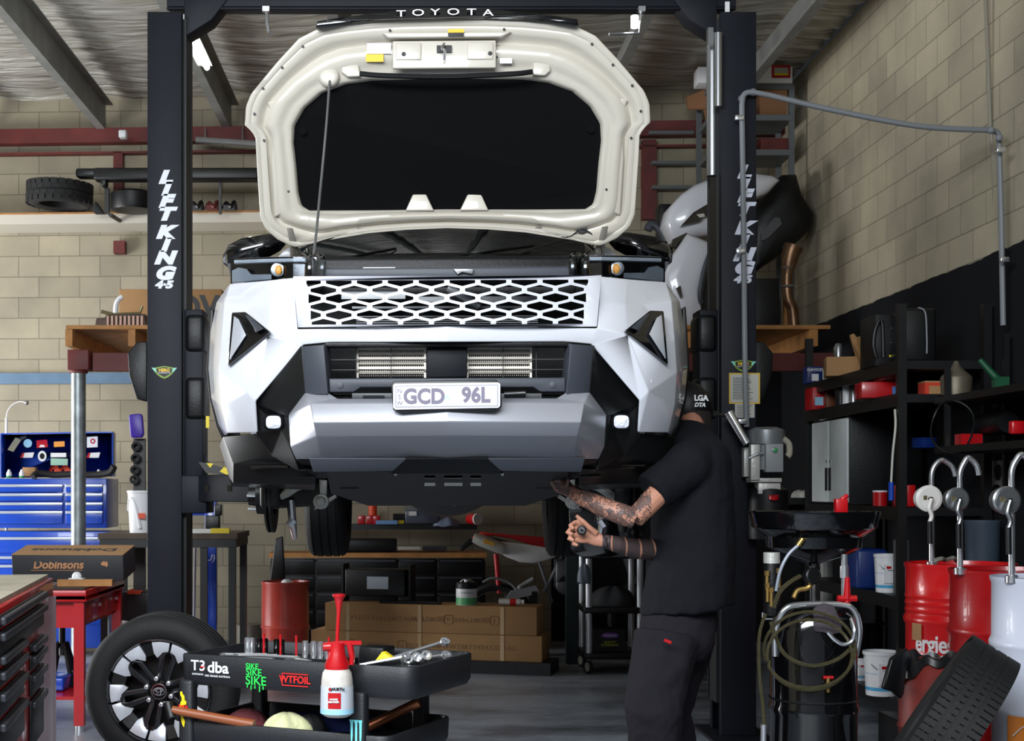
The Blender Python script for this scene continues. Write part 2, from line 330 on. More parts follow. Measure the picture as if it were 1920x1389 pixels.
out = [(549 + i * 578 / 30, 517) for i in range(31)] + [(1122, 568)] + [(1118 - i * 560 / 30, 613) for i in range(31)] + [(554, 568)]
g = CB(); plate(g, out, holes, .03, gmap); g.build('grille_panel', CW, car, bevel=.0025, seg=2)
# dark hollow behind grille and lower opening, radiator and intercooler
q = CB(); q.pbox(600, 520, 1076, 740, 6.02, .05); q.build('radiator_backing', BLK, car)
q = CB()
for i in range(7): q.pbox(668, 592 + i * 4, 1008, 593.6 + i * 4, 5.84, .02)
q.pbox(640, 546, 760, 560, 5.8, .05); q.pbox(780, 556, 1010, 566, 5.86, .05); q.pbox(660, 574, 980, 578, 5.8, .04); q.cyl(K(840, 540, 5.75), K(900, 575, 5.75), .03)
q.build('condenser', STL, car)
for xa, xb in ((672, 796), (878, 994)):
    q = CB()
    for i in range(6): q.pbox(xa, 651 + i * 9, xb, 655.5 + i * 9, 5.55, .03)
    q.pbox(xa - 4, 648, xa, 708, 5.54, .05); q.pbox(xb - 1, 648, xb + 3, 708, 5.54, .05)
    for i in range(31): q.pbox(xa + i * (xb - xa) / 31, 651, xa + 1.2 + i * (xb - xa) / 31, 705, 5.565, .01)
    q.build('intercooler', mat('intercooler_fins', (200, 192, 180), .4, .25), car)
q = CB()
for y in (674, 693): q.pbox(612, y - .8, 1064, y + .8, 5.52, .01)
for x in (733, 668, 943, 1005): q.pbox(x - .6, 645, x + .6, 708, 5.525, .01)
q.parts('grille_bars', BLKM, car)
q = CB(); q.ppoly([(800, 649), (876, 648), (876, 707), (800, 708)], 5.5, .03); q.build('radar_panel', mat('radar_glass', (12, 16, 22), .55, spec=.2), car, bevel=.004)
q = CB(); q.ppoly([(608, 641), (1068, 641), (1066, 650), (610, 650)], 5.46, .05); q.build('opening_trim', BLK, car, bevel=.004)
q = CB(); q.ppoly([(616, 709), (1060, 708), (1059, 735), (1013, 735), (1000, 726), (676, 726), (663, 735), (617, 735)], 5.44, .06); q.build('centre_bar', DK, car, bevel=.005)
for x in (638, 1036): q = CB(); q.lathe([(.012, 0), (.012, .004), (.008, .005)], K(x, 722, 5.44), (0, -1, 0), 20); q.build('parking_sensor', DK, car, smooth=True)
for x in (460, 1216): q = CB(); q.lathe([(.010, 0), (.010, .004), (.006, .005)], K(x, 716, 5.62), (0, -1, 0), 20); q.build('parking_sensor', CW, car, smooth=True)
q = CB(); q.pbox(660, 737, 735, 750, 5.62, .05); q.pbox(940, 738, 1015, 748, 5.62, .05); q.pbox(680, 741, 720, 746, 5.58, .04); q.cyl(K(945, 740, 5.6), K(985, 738, 5.6), .012); q.parts('winch_mount', STL, car)
# --- pillars beside the opening, black fog lamp surrounds
V = dict(a=(569, 649, 5.47), b=(604, 646, 5.43), c=(612, 738, 5.43), d=(575, 740, 5.49), e=(612, 644, 5.52), f=(620, 740, 5.52)); c = facets(V, ['a b c d', 'b e f c'], False); both('bumper_pillar', c, DK, solid=.012, bevel=.003)
V = dict(p0=(567, 647, 5.53), p1=(569, 649, 5.475), p2=(575, 740, 5.495), p3=(544, 780, 5.62), p4=(546, 832, 5.63), p5=(556, 860, 5.68), p6=(562, 880, 5.68), p7=(511, 851, 5.76), p8=(480, 812, 5.72), p9=(478, 752, 5.65), q0=(498, 772, 5.68), q1=(527, 775, 5.65), q2=(530, 806, 5.66), q3=(498, 806, 5.70))
c = facets(V, ['p0 p1 p2 p3 p9', 'p9 p3 q1 q0', 'p3 p4 q2 q1', 'p4 p5 p6 p7 q2', 'q2 p7 q3', 'p7 p8 q3', 'p8 p9 q0 q3', 'q0 q1 q2 q3'], False); both('fog_lamp_surround', c, BLKM, solid=.012, bevel=.004, ang=6)
c = CB(); c.rings([[K(512 + r * math.copysign(abs(math.cos(t)) ** .6, math.cos(t)), 791 + r * .85 * math.copysign(abs(math.sin(t)) ** .6, math.sin(t)), y) for t in [2 * PI * k / 28 for k in range(28)]] for r, y in ((19, 5.66), (17, 5.625), (15, 5.64))]); fo = both('fog_lamp', c, BLKG, smooth=True)
c = CB(); c.rings([[K(512 + r * math.copysign(abs(math.cos(t)) ** .6, math.cos(t)), 791 + r * .85 * math.copysign(abs(math.sin(t)) ** .6, math.sin(t)), y) for t in [2 * PI * k / 28 for k in range(28)]] for r, y in ((14.5, 5.635), (14, 5.622), (8, 5.612), (1, 5.608))])
FL = mat('lit_fog_lens', (235, 240, 250), .15, emis=.04, bump=.8, bscale=90)
a = CB(); a.v = list(c.v); a.f = list(c.f); a.build('lens', FL, fo[0], smooth=True); c.mir().build('lens', FL, fo[1], smooth=True)
# --- silver bumper bar
V = dict(v1=(575, 739, 5.49), v2=(612, 738, 5.45), v3=(634, 752, 5.42), v4=(838, 752, 5.38), v5=(545, 777, 5.57), v6=(547, 834, 5.57), v7=(556, 857, 5.62), v8=(585, 759, 5.385), v8c=(838, 759, 5.30), v9=(590, 791, 5.35), v9c=(838, 789, 5.27),
         w1=(597, 814, 5.405), w1c=(838, 812, 5.325), w2=(604, 857, 5.56), w2c=(838, 854, 5.50))
facets(V, ['v1 v2 v3 v8', 'v3 v4 v8c v8', 'v8 v8c v9c v9', 'v9 v9c w1c w1', 'w1 w1c w2c w2', 'v5 v1 v8', 'v5 v8 v9 w1 v6', 'v6 w1 w2 v7']).build('bumper_bar', SIL, car, solid=.012, bevel=.006, seg=3, ang=5)
# --- lower corners, valance, skid plates
V = dict(a=(420, 817, 5.96), b=(480, 812, 5.73), c=(511, 851, 5.77), d=(562, 880, 5.70), e=(592, 876, 5.72), f=(440, 868, 5.92), g=(592, 905, 5.80), h=(438, 903, 5.96), i=(414, 832, 6.12), j=(430, 890, 6.2), k=(590, 915, 6.3), l=(432, 908, 6.4))
c = facets(V, ['a b c f', 'c d e f', 'f e g h', 'a f h j i', 'h g k l j'], False); both('bumper_corner', c, BLKM, solid=.01, bevel=.008, seg=3, ang=6)
c = CB(); c.cyl(K(470, 874, 5.84), K(541, 874, 5.75), .008); c.cyl(K(550, 893, 5.78), K(590, 893, 5.75), .004); both('air_guide', c, BLKG)
V = dict(a=(580, 856, 5.55), b=(764, 857, 5.50), c=(738, 881, 5.54), d=(588, 883, 5.58)); c = facets(V, ['a b c d'], False); both('lower_valance', c, DK, solid=.012, bevel=.004)
c = CB(); c.add([K(762, 857, 5.49), K(914, 857, 5.49), K(942, 884, 5.58), K(734, 884, 5.58)], [(0, 1, 2, 3)]); c.add([K(556, 858, 5.62), K(1120, 858, 5.62), K(1088, 892, 5.9), K(590, 892, 5.9)], [(0, 1, 2, 3)]); c.build('lower_skirt', BLK, car, solid=.01)
def slot(a, b, y): return [(a, y - 3), (b, y - 3), (b, y + 3), (a, y + 3)]
hs = [slot(a, b, y) for y in (894, 908) for a, b in ((796, 816), (833, 867), (882, 902))]
c = CB(); plate(c, [(612, 884), (1066, 884), (1058, 925), (985, 948), (690, 948), (620, 925)], hs, .015, lambda px, py, t: K(px, py, 5.7 + (py - 884) * .012 + t)); c.build('skid_plate', BLKM, car)
q = CB(); q.pbox(796, 890, 902, 912, 6.25, .02); q.build('slot_light_plate', STL, car)  # steel plate behind the skid slots stands for light seen through them
for x in (742, 942): q = CB(); q.lathe([(.008, 0), (.006, .008)], K(x, 889, 5.72), (0, -1, 0), 6); q.build('bolt', CHR, car)
q = CB(); q.rings([[K(838 + a * math.cos(t), 930 + b * max(math.sin(t), -.2), y) for t in [2 * PI * k / 24 for k in range(24)]] for a, b, y in ((95, 14, 6.6), (80, 34, 6.75), (70, 38, 7.6), (40, 10, 7.8))]); q.build('transfer_guard', BLKM, car, smooth=True)
q = CB(); q.tube(bez([K(840, 936, 6.55), K(843, 944, 6.5), K(852, 946, 6.48), K(860, 943, 6.5), K(863, 935, 6.55)], 5), .006, 8); q.build('recovery_hook', CHR, car, smooth=True)
# --- number plate
q = CB(); q.ppoly([(738, 714), (930, 712), (938, 720), (941, 762), (928, 771), (748, 773), (737, 768), (733, 722)], 5.27, .03); np_ = q.build('plate_holder', BLKM, car, bevel=.003)
q = CB(); q.ppoly([(737, 722), (741, 719), (934, 717), (938, 720), (938, 761), (934, 765), (741, 768), (737, 764)], 5.262, .007); pl = q.build('number_plate', mat('plate_white', (238, 238, 244), .4), np_, bevel=.002)
q = CB(); q.ppoly([(741, 723), (934, 721), (934, 762), (741, 764)], 5.2612, .003); q.build('plate_rim', mat('plate_grey', (150, 150, 160), .4), np_)
q = CB(); q.ppoly([(743, 725), (932, 723), (932, 760), (743, 762)], 5.2604, .003); q.build('plate_face', mat('plate_white', (238, 238, 244), .4), np_)
PT = mat('plate_characters', (112, 106, 124), .5); U3 = (1, 0, 0); V3 = (0, 0, 1)
def ctext(cb, s, px, py, Y, hpx, sx=1, ext=.001, **k): return text(cb, s, K(px, py, Y), (sx, 0, 0), (0, 0, 1), hpx * Y / F / .7, ext, **k)
q = CB(); ctext(q, 'GCD', 795, 744, 5.259, 27, .92, offset=.003); ctext(q, '96L', 892, 741.5, 5.259, 27, .92, offset=.003)
for i, ch in enumerate('NSW'): ctext(q, ch, 749, 733 + 11.5 * i, 5.259, 8)
q.parts('characters', PT, np_); q = CB(); q.ppoly([(838, 740), (846, 749), (842, 749), (838, 745), (834, 749), (830, 749)], 5.259, .001); q.build('plate_emblem', mat('plate_mint', (168, 222, 214), .5), np_)
# --- arrow shaped side lamps
c = CB(); c.ppoly([(433, 584), (459, 583), (506, 621), (425, 685)], [5.715, 5.67, 5.495, 5.69], .12); ar = both('corner_lamp', c, BLKG, bevel=.006)
c = CB(); c.ppoly([(437, 591), (446, 597), (460, 627), (429, 674)], [5.68, 5.655, 5.60, 5.655], .02); a = CB(); a.v = list(c.v); a.f = list(c.f); IC = mat('chrome_insert', (196, 200, 208), .3, .45); a.build('chrome_insert', IC, ar[0], bevel=.003); c.mir().build('chrome_insert', IC, ar[1], bevel=.003)
c = CB(); c.ppoly([(458, 588), (467, 592), (493, 615), (478, 622), (474, 612)], [5.63, 5.605, 5.50, 5.53, 5.56], .02); a = CB(); a.v = list(c.v); a.f = list(c.f); a.build('daytime_strip', DK, ar[0], bevel=.002); c.mir().build('daytime_strip', DK, ar[1], bevel=.002)
# --- headlamps
def YH(x): 
    k = ((430, 5.955), (500, 5.735), (549, 5.625), (614, 5.585))
    for (a, ya), (b, yb_) in zip(k, k[1:]):
        if x <= b: return ya + (yb_ - ya) * (x - a) / (b - a)
    return k[-1][1]
def cols(cs, off, dep):
    c = CB(); rs = []
    for x, yt, yb_ in cs: Y_ = YH(x) + off; rs.append([K(x, yt, Y_), K(x, yb_, Y_), K(x, yb_, Y_) + Vector((0, dep, 0)), K(x, yt, Y_) + Vector((0, dep, 0))])
    return c.rings(rs)
HC = ((431, 490, 530), (436, 483, 529.5), (500, 480.5, 524.5), (549, 480, 519), (600, 481, 517.5), (611, 490, 516))
hl = both('headlamp', cols(HC, .06, .2), BLKG)
def sub(cb, name, m, ps, **k):
    a = CB(); a.v = list(cb.v); a.f = list(cb.f); a.build(name, m, ps[0], **k); cb.mir().build(name, m, ps[1], **k)
sub(cols(((438, 486, 492), (500, 484, 490), (549, 483, 489), (572, 483, 489)), .02, .03), 'light_bar', mat('frosted_light_bar', (170, 175, 182), .35), hl)
sub(cols(((434, 506, 528), (446, 500, 527), (462, 503, 526), (470, 513, 525), (508, 513, 522)), .03, .02), 'reflector', mat('lamp_reflector', (120, 126, 134), .4), hl)
c = CB(); c.lathe([(.030, 0), (.028, .012), (.018, .014)], K(521, 505, YH(521) + .05), (0, -1, 0), 24); sub(c, 'projector', STL, hl, smooth=True)
c = CB(); c.sphere(K(522, 505, YH(521) + .035), (.015, .010, .02)); sub(c, 'indicator_bulb', mat('amber_glow', (232, 160, 70), .3, emis=.1), hl, smooth=True)
sub(cols(HC, 0, .006), 'lens', mat('clear_lens', (235, 240, 245), .02, trans=1, ior=1.08), hl)
for xx in (582, 606): c = CB(); c.tube(bez([K(xx - 4, 520, 5.62), K(xx - 3, 495, 5.62), K(xx - 5, 484, 5.66), K(xx - 12, 479, 5.72)], 5), .017, 10); both('lamp_bracket', c, BLKG, smooth=True)
# --- engine bay, radiator cover, cowl, windscreen
q = CB(); q.ppoly([(608, 502), (1068, 501), (1070, 519), (606, 519)], 5.62, .30); q.build('radiator_cover', DK, car, bevel=.006)
q = CB(); q.ppoly([(850, 504), (888, 504), (886, 514), (866, 510), (858, 515)], 5.6, .02); q.build('latch', STL, car, bevel=.002)
q = CB(); q.box((0, 6.5, 2.2), (1.1, .9, .5)); q.lathe([(.07, 0), (.07, .05), (.05, .06)], (-.35, 6.2, 2.40), (0, 0, 1)); q.cyl((.1, 6.1, 2.42), (.5, 6.4, 2.42), .05); q.build('engine', BLK, car, bevel=.03)
q = CB(); q.pbox(680, 500, 742, 504, 5.9, .1); q.build('coolant_pipe', WHT, car, bevel=.005)
def arcx(px, yc, ye, n=24, w=282): return [(838 + w * (2 * i / n - 1), yc + (ye - yc) * abs(2 * i / n - 1) ** 2.2) for i in range(n + 1)]
q = CB(); n = 24; r0 = [K(x, y, 7.0) for x, y in arcx(0, 486, 500)]; r1 = [K(x, y, 7.25) for x, y in arcx(0, 474, 484)]; r2 = [K(x, y, 6.9) for x, y in arcx(0, 505, 520)]
q.rings([r2, r0, r1], cap=False, close=False); q.build('cowl', BLK, car, smooth=True, solid=.01)
q = CB(); r0 = [K(x, y, 7.2 + .15 * ((x - 838) / 282) ** 2) for x, y in arcx(0, 484, 496, w=288)]; r1 = [v + Vector((-v.x * .12, .75, .48)) for v in r0]; q.rings([r0, r1], cap=False, close=False)
q.build('windscreen', mat('windscreen_glass', (18, 24, 26), .03, coat=1, spec=.9), car, smooth=True, solid=.006)
for s0, s1 in (((640, 486), (742, 466)), ((860, 482), (1000, 462))):
    q = CB(); q.tube([K(s0[0], s0[1], 7.12), K((s0[0] + s1[0]) / 2, (s0[1] + s1[1]) / 2 - 1, 7.15), K(s1[0], s1[1], 7.3)], .007, 6); q.build('wiper', BLK, car)
q = CB(); q.pbox(662, 444, 700, 476, 7.75, .02); q.pbox(930, 440, 966, 474, 7.75, .02); q.build('rear_view_mirror', BLK, car)
# --- door mirrors
c = CB(); c.rings([[Vector((-1.0 - .17 + a, 7.35 + y, 2.66 + b * math.sin(t) * (1 - .12 * (a > .1)) + .25 * a)) + Vector((0, d * math.cos(t), 0)) for t in [2 * PI * k / 16 for k in range(16)]] for a, b, d, y in ((0, .03, .03, .05), (.03, .06, .06, .02), (.1, .075, .075, 0), (.24, .07, .07, 0), (.3, .05, .05, 0), (.33, .02, .02, 0))])
c.tube([(-1.0, 7.36, 2.62), (-.93, 7.5, 2.5)], [.05, .05], 10); dm = both('door_mirror', c, BLKG, smooth=True)
# --- body sides with wheel arches, roof, tail (mostly hidden behind the nose)
def arch(y, z, r, n=12): return [((y + r * math.cos(PI - PI * k / n)) * 100, -(z + r * math.sin(PI - PI * k / n)) * 100) for k in range(n + 1)]
ZB = 1.53; side = [(6.04, 2.40), (6.04, 1.75)]
side = [(a * 100, -b * 100) for a, b in ((6.5, 2.40), (6.42, 2.3), (6.36, 2.1))] + arch(6.62, 1.6, .48)[4:] + arch(9.45, 1.6, .48) + [(a * 100, -b * 100) for a, b in ((10.45, 1.62), (10.5, 2.3), (10.42, 2.52), (7.2, 2.5), (6.3, 2.46))]
c = CB(); plate(c, side, [], .03, lambda px, py, t: Vector((-.965 - .02 * (1 - t / .03) + t, px / 100, -py / 100))); both('body_side', c, CW)
c = CB(); c.ppoly([(392, 575), (400, 580), (396, 690), (401, 745), (414, 795), (426, 828), (419, 832), (404, 800), (391, 748), (385, 692)], 6.10, .5); both('wheel_arch_flare', c, BLK, bevel=.006)
c = CB(); c.box((0, 9.1, 2.86), (1.7, 2.6, .02)); c.box((0, 9.1, 3.1), (1.35, 2.5, .03)); c.box((0, 10.45, 2.1), (1.9, .06, .9)); c.build('roof', CW, car, bevel=.02)
c = CB(); c.add([(-.9, 7.6, 2.52), (-.9, 10.4, 2.52), (-.68, 10.3, 3.1), (-.68, 8.1, 3.1)], [(0, 1, 2, 3)]); both('side_window', c, mat('windscreen_glass', (18, 24, 26), .03), solid=.01)
q = CB(); q.box((0, 8.2, 1.62), (1.7, 4.0, .1)); q.box((0, 6.05, 2.1), (1.5, .02, .6)); q.build('underbody', BLK, car)
for x in (-.42, .42): q = CB(); q.box((x, 8.2, 1.52), (.09, 4.3, .14)); q.build('chassis_rail', BLKM, car, bevel=.01)
q = CB(); q.cyl((-.8, 6.62, 1.95), (.8, 6.62, 1.95), .3); q.build('inner_guard', BLK, car)
# --- bonnet, raised
def HY(px, py): return 6.25 + .4 * (py - 40) / 415 - .07 * ((px - 838) / 380) ** 2
OL = [(838, 36), (760, 36.5), (690, 40), (640, 45), (596, 52), (560, 70), (520, 113), (490, 149), (470, 173), (460, 197), (458, 234), (470, 243), (478, 256), (480, 300), (484, 360), (487, 405), (497, 428), (520, 448), (545, 460), (556, 463), (600, 452), (690, 437), (760, 431), (838, 428)]
IL = [(838, 150), (700, 152), (650, 158), (605, 174), (572, 202), (553, 234), (551, 266), (556, 310), (560, 360), (566, 384), (580, 393), (700, 393), (838, 392)]
def full(L): return L + [(1676 - x, y) for x, y in L[-2:0:-1]]
def ray(poly, ang, c=(838, 272)):
    d = (math.cos(ang), math.sin(ang)); best = None
    for i in range(len(poly)):
        x1, y1 = poly[i][0] - c[0], poly[i][1] - c[1]; x2, y2 = poly[(i + 1) % len(poly)][0] - c[0], poly[(i + 1) % len(poly)][1] - c[1]
        ex, ey = x2 - x1, y2 - y1; den = d[0] * ey - d[1] * ex
        if abs(den) < 1e-9: continue
        t = (x1 * ey - y1 * ex) / den; u = (x1 * d[1] - y1 * d[0]) / den
        if t > 0 and -1e-6 <= u <= 1 + 1e-6 and (best is None or t < best): best = t
    return (c[0] + d[0] * best, c[1] + d[1] * best)
OF, IF = full(OL), full(IL); NA = 300
prof = [(0, .035), (0, .004), (.012, 0), (.10, .0), (.115, .003), (.13, 0), (.27, .002), (.32, .022), (.38, .026), (.44, .004), (.5, -.010), (.66, -.012), (.72, -.004), (.82, -.004), (.9, -.008), (.95, .0), (1.0, .03)]
ray_o = [ray(OF, 2 * PI * k / NA) for k in range(NA)]; ray_i = [ray(IF, 2 * PI * k / NA) for k in range(NA)]
hd = CB(); hd.rings([[K(o[0] + (i[0] - o[0]) * t, o[1] + (i[1] - o[1]) * t, HY(o[0], o[1]) * (1 - t) + HY(i[0], i[1]) * t + d) for o, i in zip(ray_o, ray_i)] for t, d in prof], cap=False)
bon = hd.build('bonnet', HW, car, smooth=True, ang=60)
hd = CB(); hd.rings([[K(838 + (x - 838) * t, 272 + (y - 272) * t, HY(x, y) * t + 6.47 * (1 - t) + .035 + .05 * (1 - t)) for x, y in ray_o] for t in (1, .9, .75, .5, .25, .02)], cap=False); hd.build('outer_skin', CW, bon)
NT = [(580, 393), (756, 393), (772, 366), (776, 362), (796, 362), (800, 366), (812, 391), (838, 391)]
IN = IL[:10] + NT
q = CB(); q.rings([[K(838 + (x - 838) * t, 272 + (y - 272) * t, HY(838 + (x - 838) * t, 272 + (y - 272) * t) + .024) for x, y in ray_i] for t in (1.03, .9, .75, .5, .25, .01)]); ins = q.build('insulation_pad', mat('insulation_felt', (12, 12, 13), .95, bump=.3, bscale=200, spec=.1), bon)
q = CB()
for x, y in ((708, 172), (962, 172), (568, 245), (1108, 245), (716, 268), (960, 268)): q.lathe([(.02, 0), (.016, .006)], K(x, y, HY(x, y) + .022), (0, -1, 0), 12)
q.parts('pad_clip', MATS['insulation_felt'], ins)
q = CB(); q.pbox(736, 76, 930, 128, 6.262, .02); q.ppoly([(728, 70), (940, 70), (960, 60), (716, 60)], 6.245, .03); q.ppoly([(640, 118), (672, 120), (676, 142), (652, 143), (640, 134)], 6.30, .03); q.ppoly([(1000, 118), (1030, 120), (1032, 134), (1022, 143), (998, 142)], 6.30, .03)
q.lathe([(.05, 0), (.04, .02), (.02, .024)], K(617, 143, HY(617, 143) - .005), (0, -1, 0), 20); q.pbox(742, 80, 790, 112, 6.255, .01); q.pbox(876, 80, 925, 112, 6.255, .01)
for sx in (0, 1):
    def mx(p): return [(1676 - a, b) for a, b in p][::-1] if sx else p
    q.ppoly(mx([(500, 190), (512, 186), (518, 196), (522, 300), (526, 400), (514, 405), (508, 300), (512, 215)]), [HY(512, b) + .002 for b in ((190, 186, 196, 300, 400, 405, 300, 215) if not sx else (215, 300, 405, 400, 300, 196, 186, 190))], .03); q.ppoly(mx([(534, 178), (556, 170), (566, 182), (548, 205), (538, 240), (530, 236), (536, 204)]), [HY(545, b) + .000 for b in ((178, 170, 182, 205, 240, 236, 204) if not sx else (204, 236, 240, 205, 182, 170, 178))], .03)
    q.ppoly(mx([(760, 395), (774, 364), (799, 364), (814, 395)]), 6.572, .02)
q.parts('pressed_bracing', HW, bon, bevel=.006, seg=3)
q = CB()
for x, y in ((567, 85), (528, 124), (492, 163), (476, 211), (494, 261), (540, 357), (731, 56), (745, 80), (745, 108), (797, 82), (797, 107), (782, 124), (834, 124)):
    for xx in (x, 1676 - x): q.lathe([(.006, 0), (.005, .003)], K(xx, y, HY(xx, y) - (.012 if 730 < xx < 945 and y > 70 else .004) - .002), (0, -1, 0), 10)
for x in (757, 919): q.lathe([(.01, 0), (.009, .003)], K(x, 101, 6.255), (0, -1, 0), 12)
q.pbox(819, 85, 847, 98, 6.25, .012); q.parts('panel_hole', BLK, bon)
q = CB(); q.tube(bez([K(833, 82, 6.23), K(829, 90, 6.21), K(834, 96, 6.2), K(833, 112, 6.22)], 5), .006, 8); q.build('striker', CHR, bon, smooth=True)
q = CB(); q.tube(bez([K(675, 137, 6.27), K(720, 141, 6.26), K(838, 144, 6.26), K(956, 140, 6.26), K(998, 136, 6.27)], 8), .012, 8); q.build('rubber_seal', BLK, bon, smooth=True)
q = CB(); q.pbox(686, 98, 719, 115, 6.285, .004); q.build('warning_label', mat('label_yellow', (228, 188, 20), .5), bon); q = CB(); q.pbox(688, 80, 733, 100, 6.28, .004); q.pbox(937, 110, 960, 120, 6.285, .004); q.parts('paper_label', WHT, bon)
q = CB(); q.pbox(840, 55, 870, 62, 6.235, .004); q.build('warning_label', mat('label_yellow', (228, 188, 20), .5), bon); q = CB(); q.pbox(840, 61, 870, 68, 6.235, .004); q.build('warning_label', BLK, bon)
q = CB(); L1 = [(592, 51), (594, 38), (650, 30), (700, 24), (770, 17), (838, 15)]; L2 = [(838, 36), (770, 35), (700, 38), (650, 43), (604, 52)]
ol = L1 + [(1676 - x, y) for x, y in L1[-2::-1]] + [(1676 - x, y) for x, y in L2[::-1]] + L2[1:]
plate(q, ol, [], .06, lambda px, py, t: K(px, py, HY(px, 40) - .03 + t)); gn = q.build('front_garnish', BLKG, bon, bevel=.006)
q = CB()
for ch, x in zip('TOYOTA', (752, 784, 816, 850, 884, 915)): ctext(q, ch, x, 23.5 - 3 * (1 - ((x - 838) / 90) ** 2) + 3, 6.205, 12, 1.75, ext=.005, offset=0)
q.build('lettering', CHR, gn)
for s in (0, 1):
    def m1(x): return 1676 - x if s else x
    q = CB(); q.ppoly([(m1(x), y) for x, y in ((536, 425), (548, 426), (556, 455), (560, 474), (552, 482), (543, 480), (541, 450))], [6.5, 6.5, 6.62, 6.7, 6.72, 6.72, 6.6], .03); q.build('hinge', HW, car, bevel=.003)
    q = CB(); q.ppoly([(m1(x), y) for x, y in ((520, 480), (530, 468), (556, 455), (562, 484))], 6.8, .3); q.build('fender_top', CW, car, bevel=.01)
q = CB(); q.tube(bez([K(618, 150, 6.30), K(612, 230, 6.25), K(603, 330, 6.2), K(594, 420, 6.1), K(588, 478, 6.05)], 6), .006, 8); q.build('prop_rod', STL, car, smooth=True)
q = CB(); q.tube(bez([K(560, 466, 6.6), K(620, 446, 6.62), K(672, 431, 6.62), K(760, 427, 6.63), K(900, 427, 6.63), K(1005, 430, 6.62), K(1060, 446, 6.62), K(1092, 432, 6.6), K(1120, 452, 6.62), K(1128, 474, 6.7)], 8), .004, 6)
for x in (676, 1009): q.pbox(x - 6, 427, x + 6, 437, 6.62, .02)
q.lathe([(.025, 0), (.022, .01)], K(1090, 430, 6.61), (0, -1, 0), 16); q.build('washer_hose', BLK, car, smooth=True)
# --- front suspension (wheels off), rear wheels, driveline
def disc_side():
    c = CB(); x = -.86; c.lathe([(.17, 0), (.17, .012), (.1, .012), (.1, .02), (.17, .02), (.17, .032), (.06, .033)], (x - .02, 6.62, 1.39), (1, 0, 0), 40); return c
c = CB(); c.lathe([(.17, 0), (.172, .003), (.172, .01), (.1, .01), (.1, .02), (.172, .02), (.172, .03), (.09, .031), (.085, -.05), (.05, -.05), (.045, -.09), (.02, -.09)], (-.83, 6.55, 1.42), (1, 0, 0), 40); both('brake_disc', c, BLKM, smooth=True)
c = CB()
for k in range(6): t = k * PI / 3; c.cyl((-.92, 6.55 + .07 * math.cos(t), 1.42 + .07 * math.sin(t)), (-.87, 6.55 + .07 * math.cos(t), 1.42 + .07 * math.sin(t)), .007, n=8)
both('wheel_stud', c, CHR, smooth=True)
c = CB(); c.box((-.8, 6.44, 1.46), (.1, .1, .2)); both('brake_caliper', c, BLKM, bevel=.02)
c = CB(); c.cyl((-.78, 6.55, 1.42), (-.60, 6.6, 1.46), .06, .09); c.cyl((-.6, 6.6, 1.46), (-.38, 6.65, 1.5), .02); both('steering_knuckle', c, mat('cast_iron', (60, 58, 54), .6, .6, bump=.2), smooth=True)
c = CB(); c.tube([(-.775, 6.42, 1.405), (-.73, 6.40, 1.43), (-.68, 6.38, 1.465), (-.60, 6.38, 1.48)], [.012, .02, .024, .018], 10); c.sphere((-.775, 6.42, 1.405), .022); both('control_arm', c, ALU, smooth=True)
c = CB(); c.tube([(-.72, 6.5, 1.4), (-.71, 6.5, 1.28), (-.7, 6.5, 1.22)], [.02, .018, .01], 10); c.cyl((-.725, 6.5, 1.28), (-.705, 6.5, 1.31), .022, n=8); both('ball_joint', c, CHR, smooth=True)
c = CB()
for k in range(7): c.lathe([(.055 - k * .004, 0), (.062 - k * .004, .01), (.055 - k * .004, .02)], (-.66 + k * .022, 6.62, 1.44 + k * .004), (1, .05, .1), 20)
both('drive_shaft_boot', c, RUB, smooth=True)
c = CB(); c.ppoly([(598, 898), (613, 900), (612, 934), (600, 938)], 6.35, .02); c.lathe([(.035, 0), (.035, .05), (.022, .05), (.022, .06), (.012, .065)], K(603, 940, 6.38), (0, -1, 0), 24); c.ppoly([(604, 950), (588, 956), (592, 946), (606, 940), (628, 926), (632, 932)], 6.35, .02); both('stabiliser_link', c, ALU, bevel=.003)
c = CB(); c.tube([(-.55, 6.7, 2.0), (-.62, 6.66, 1.5)], .05, 14); both('shock_absorber', c, BLKM, smooth=True)
def tyre(mb, c, ax, R=.41, w=.265, rim=.235, grooves=4, n=64, lugs=0):
    hw = w / 2; pr = [(rim, -hw * .82), (rim + .03, -hw * .98), ((R + rim) / 2, -hw), (R - .035, -hw * .93), (R - .012, -hw * .82)]
    for k in range(grooves):
        x = -hw * .6 + k * hw * 1.2 / (grooves - 1); pr += [(R, x - .008), (R - .011, x - .005), (R - .011, x + .005), (R, x + .008)]
    pr += [(R - .012, hw * .82), (R - .035, hw * .93), ((R + rim) / 2, hw), (rim + .03, hw * .98), (rim, hw * .82), (rim - .005, 0)]
    c = Vector(c); mb.lathe(pr + [pr[0]], c, ax, n, cap=False); ax = Vector(ax).normalized()
    if lugs:
        u = ax.orthogonal().normalized(); v = ax.cross(u)
        for k in range(lugs):
            for s, h in ((-1, 0), (1, .5), (-.34, .25), (.34, .75)):
                t = 2 * PI * (k + h) / lugs; rd = u * math.cos(t) + v * math.sin(t); tg = ax.cross(rd); R_ = Matrix((ax, tg, rd)).transposed()
                mb.box(c + ax * s * hw * .7 + rd * (R - .002), (hw * (.46 if abs(s) == 1 else .3), 2 * PI * R / lugs * .78, .009), R_)
    return mb
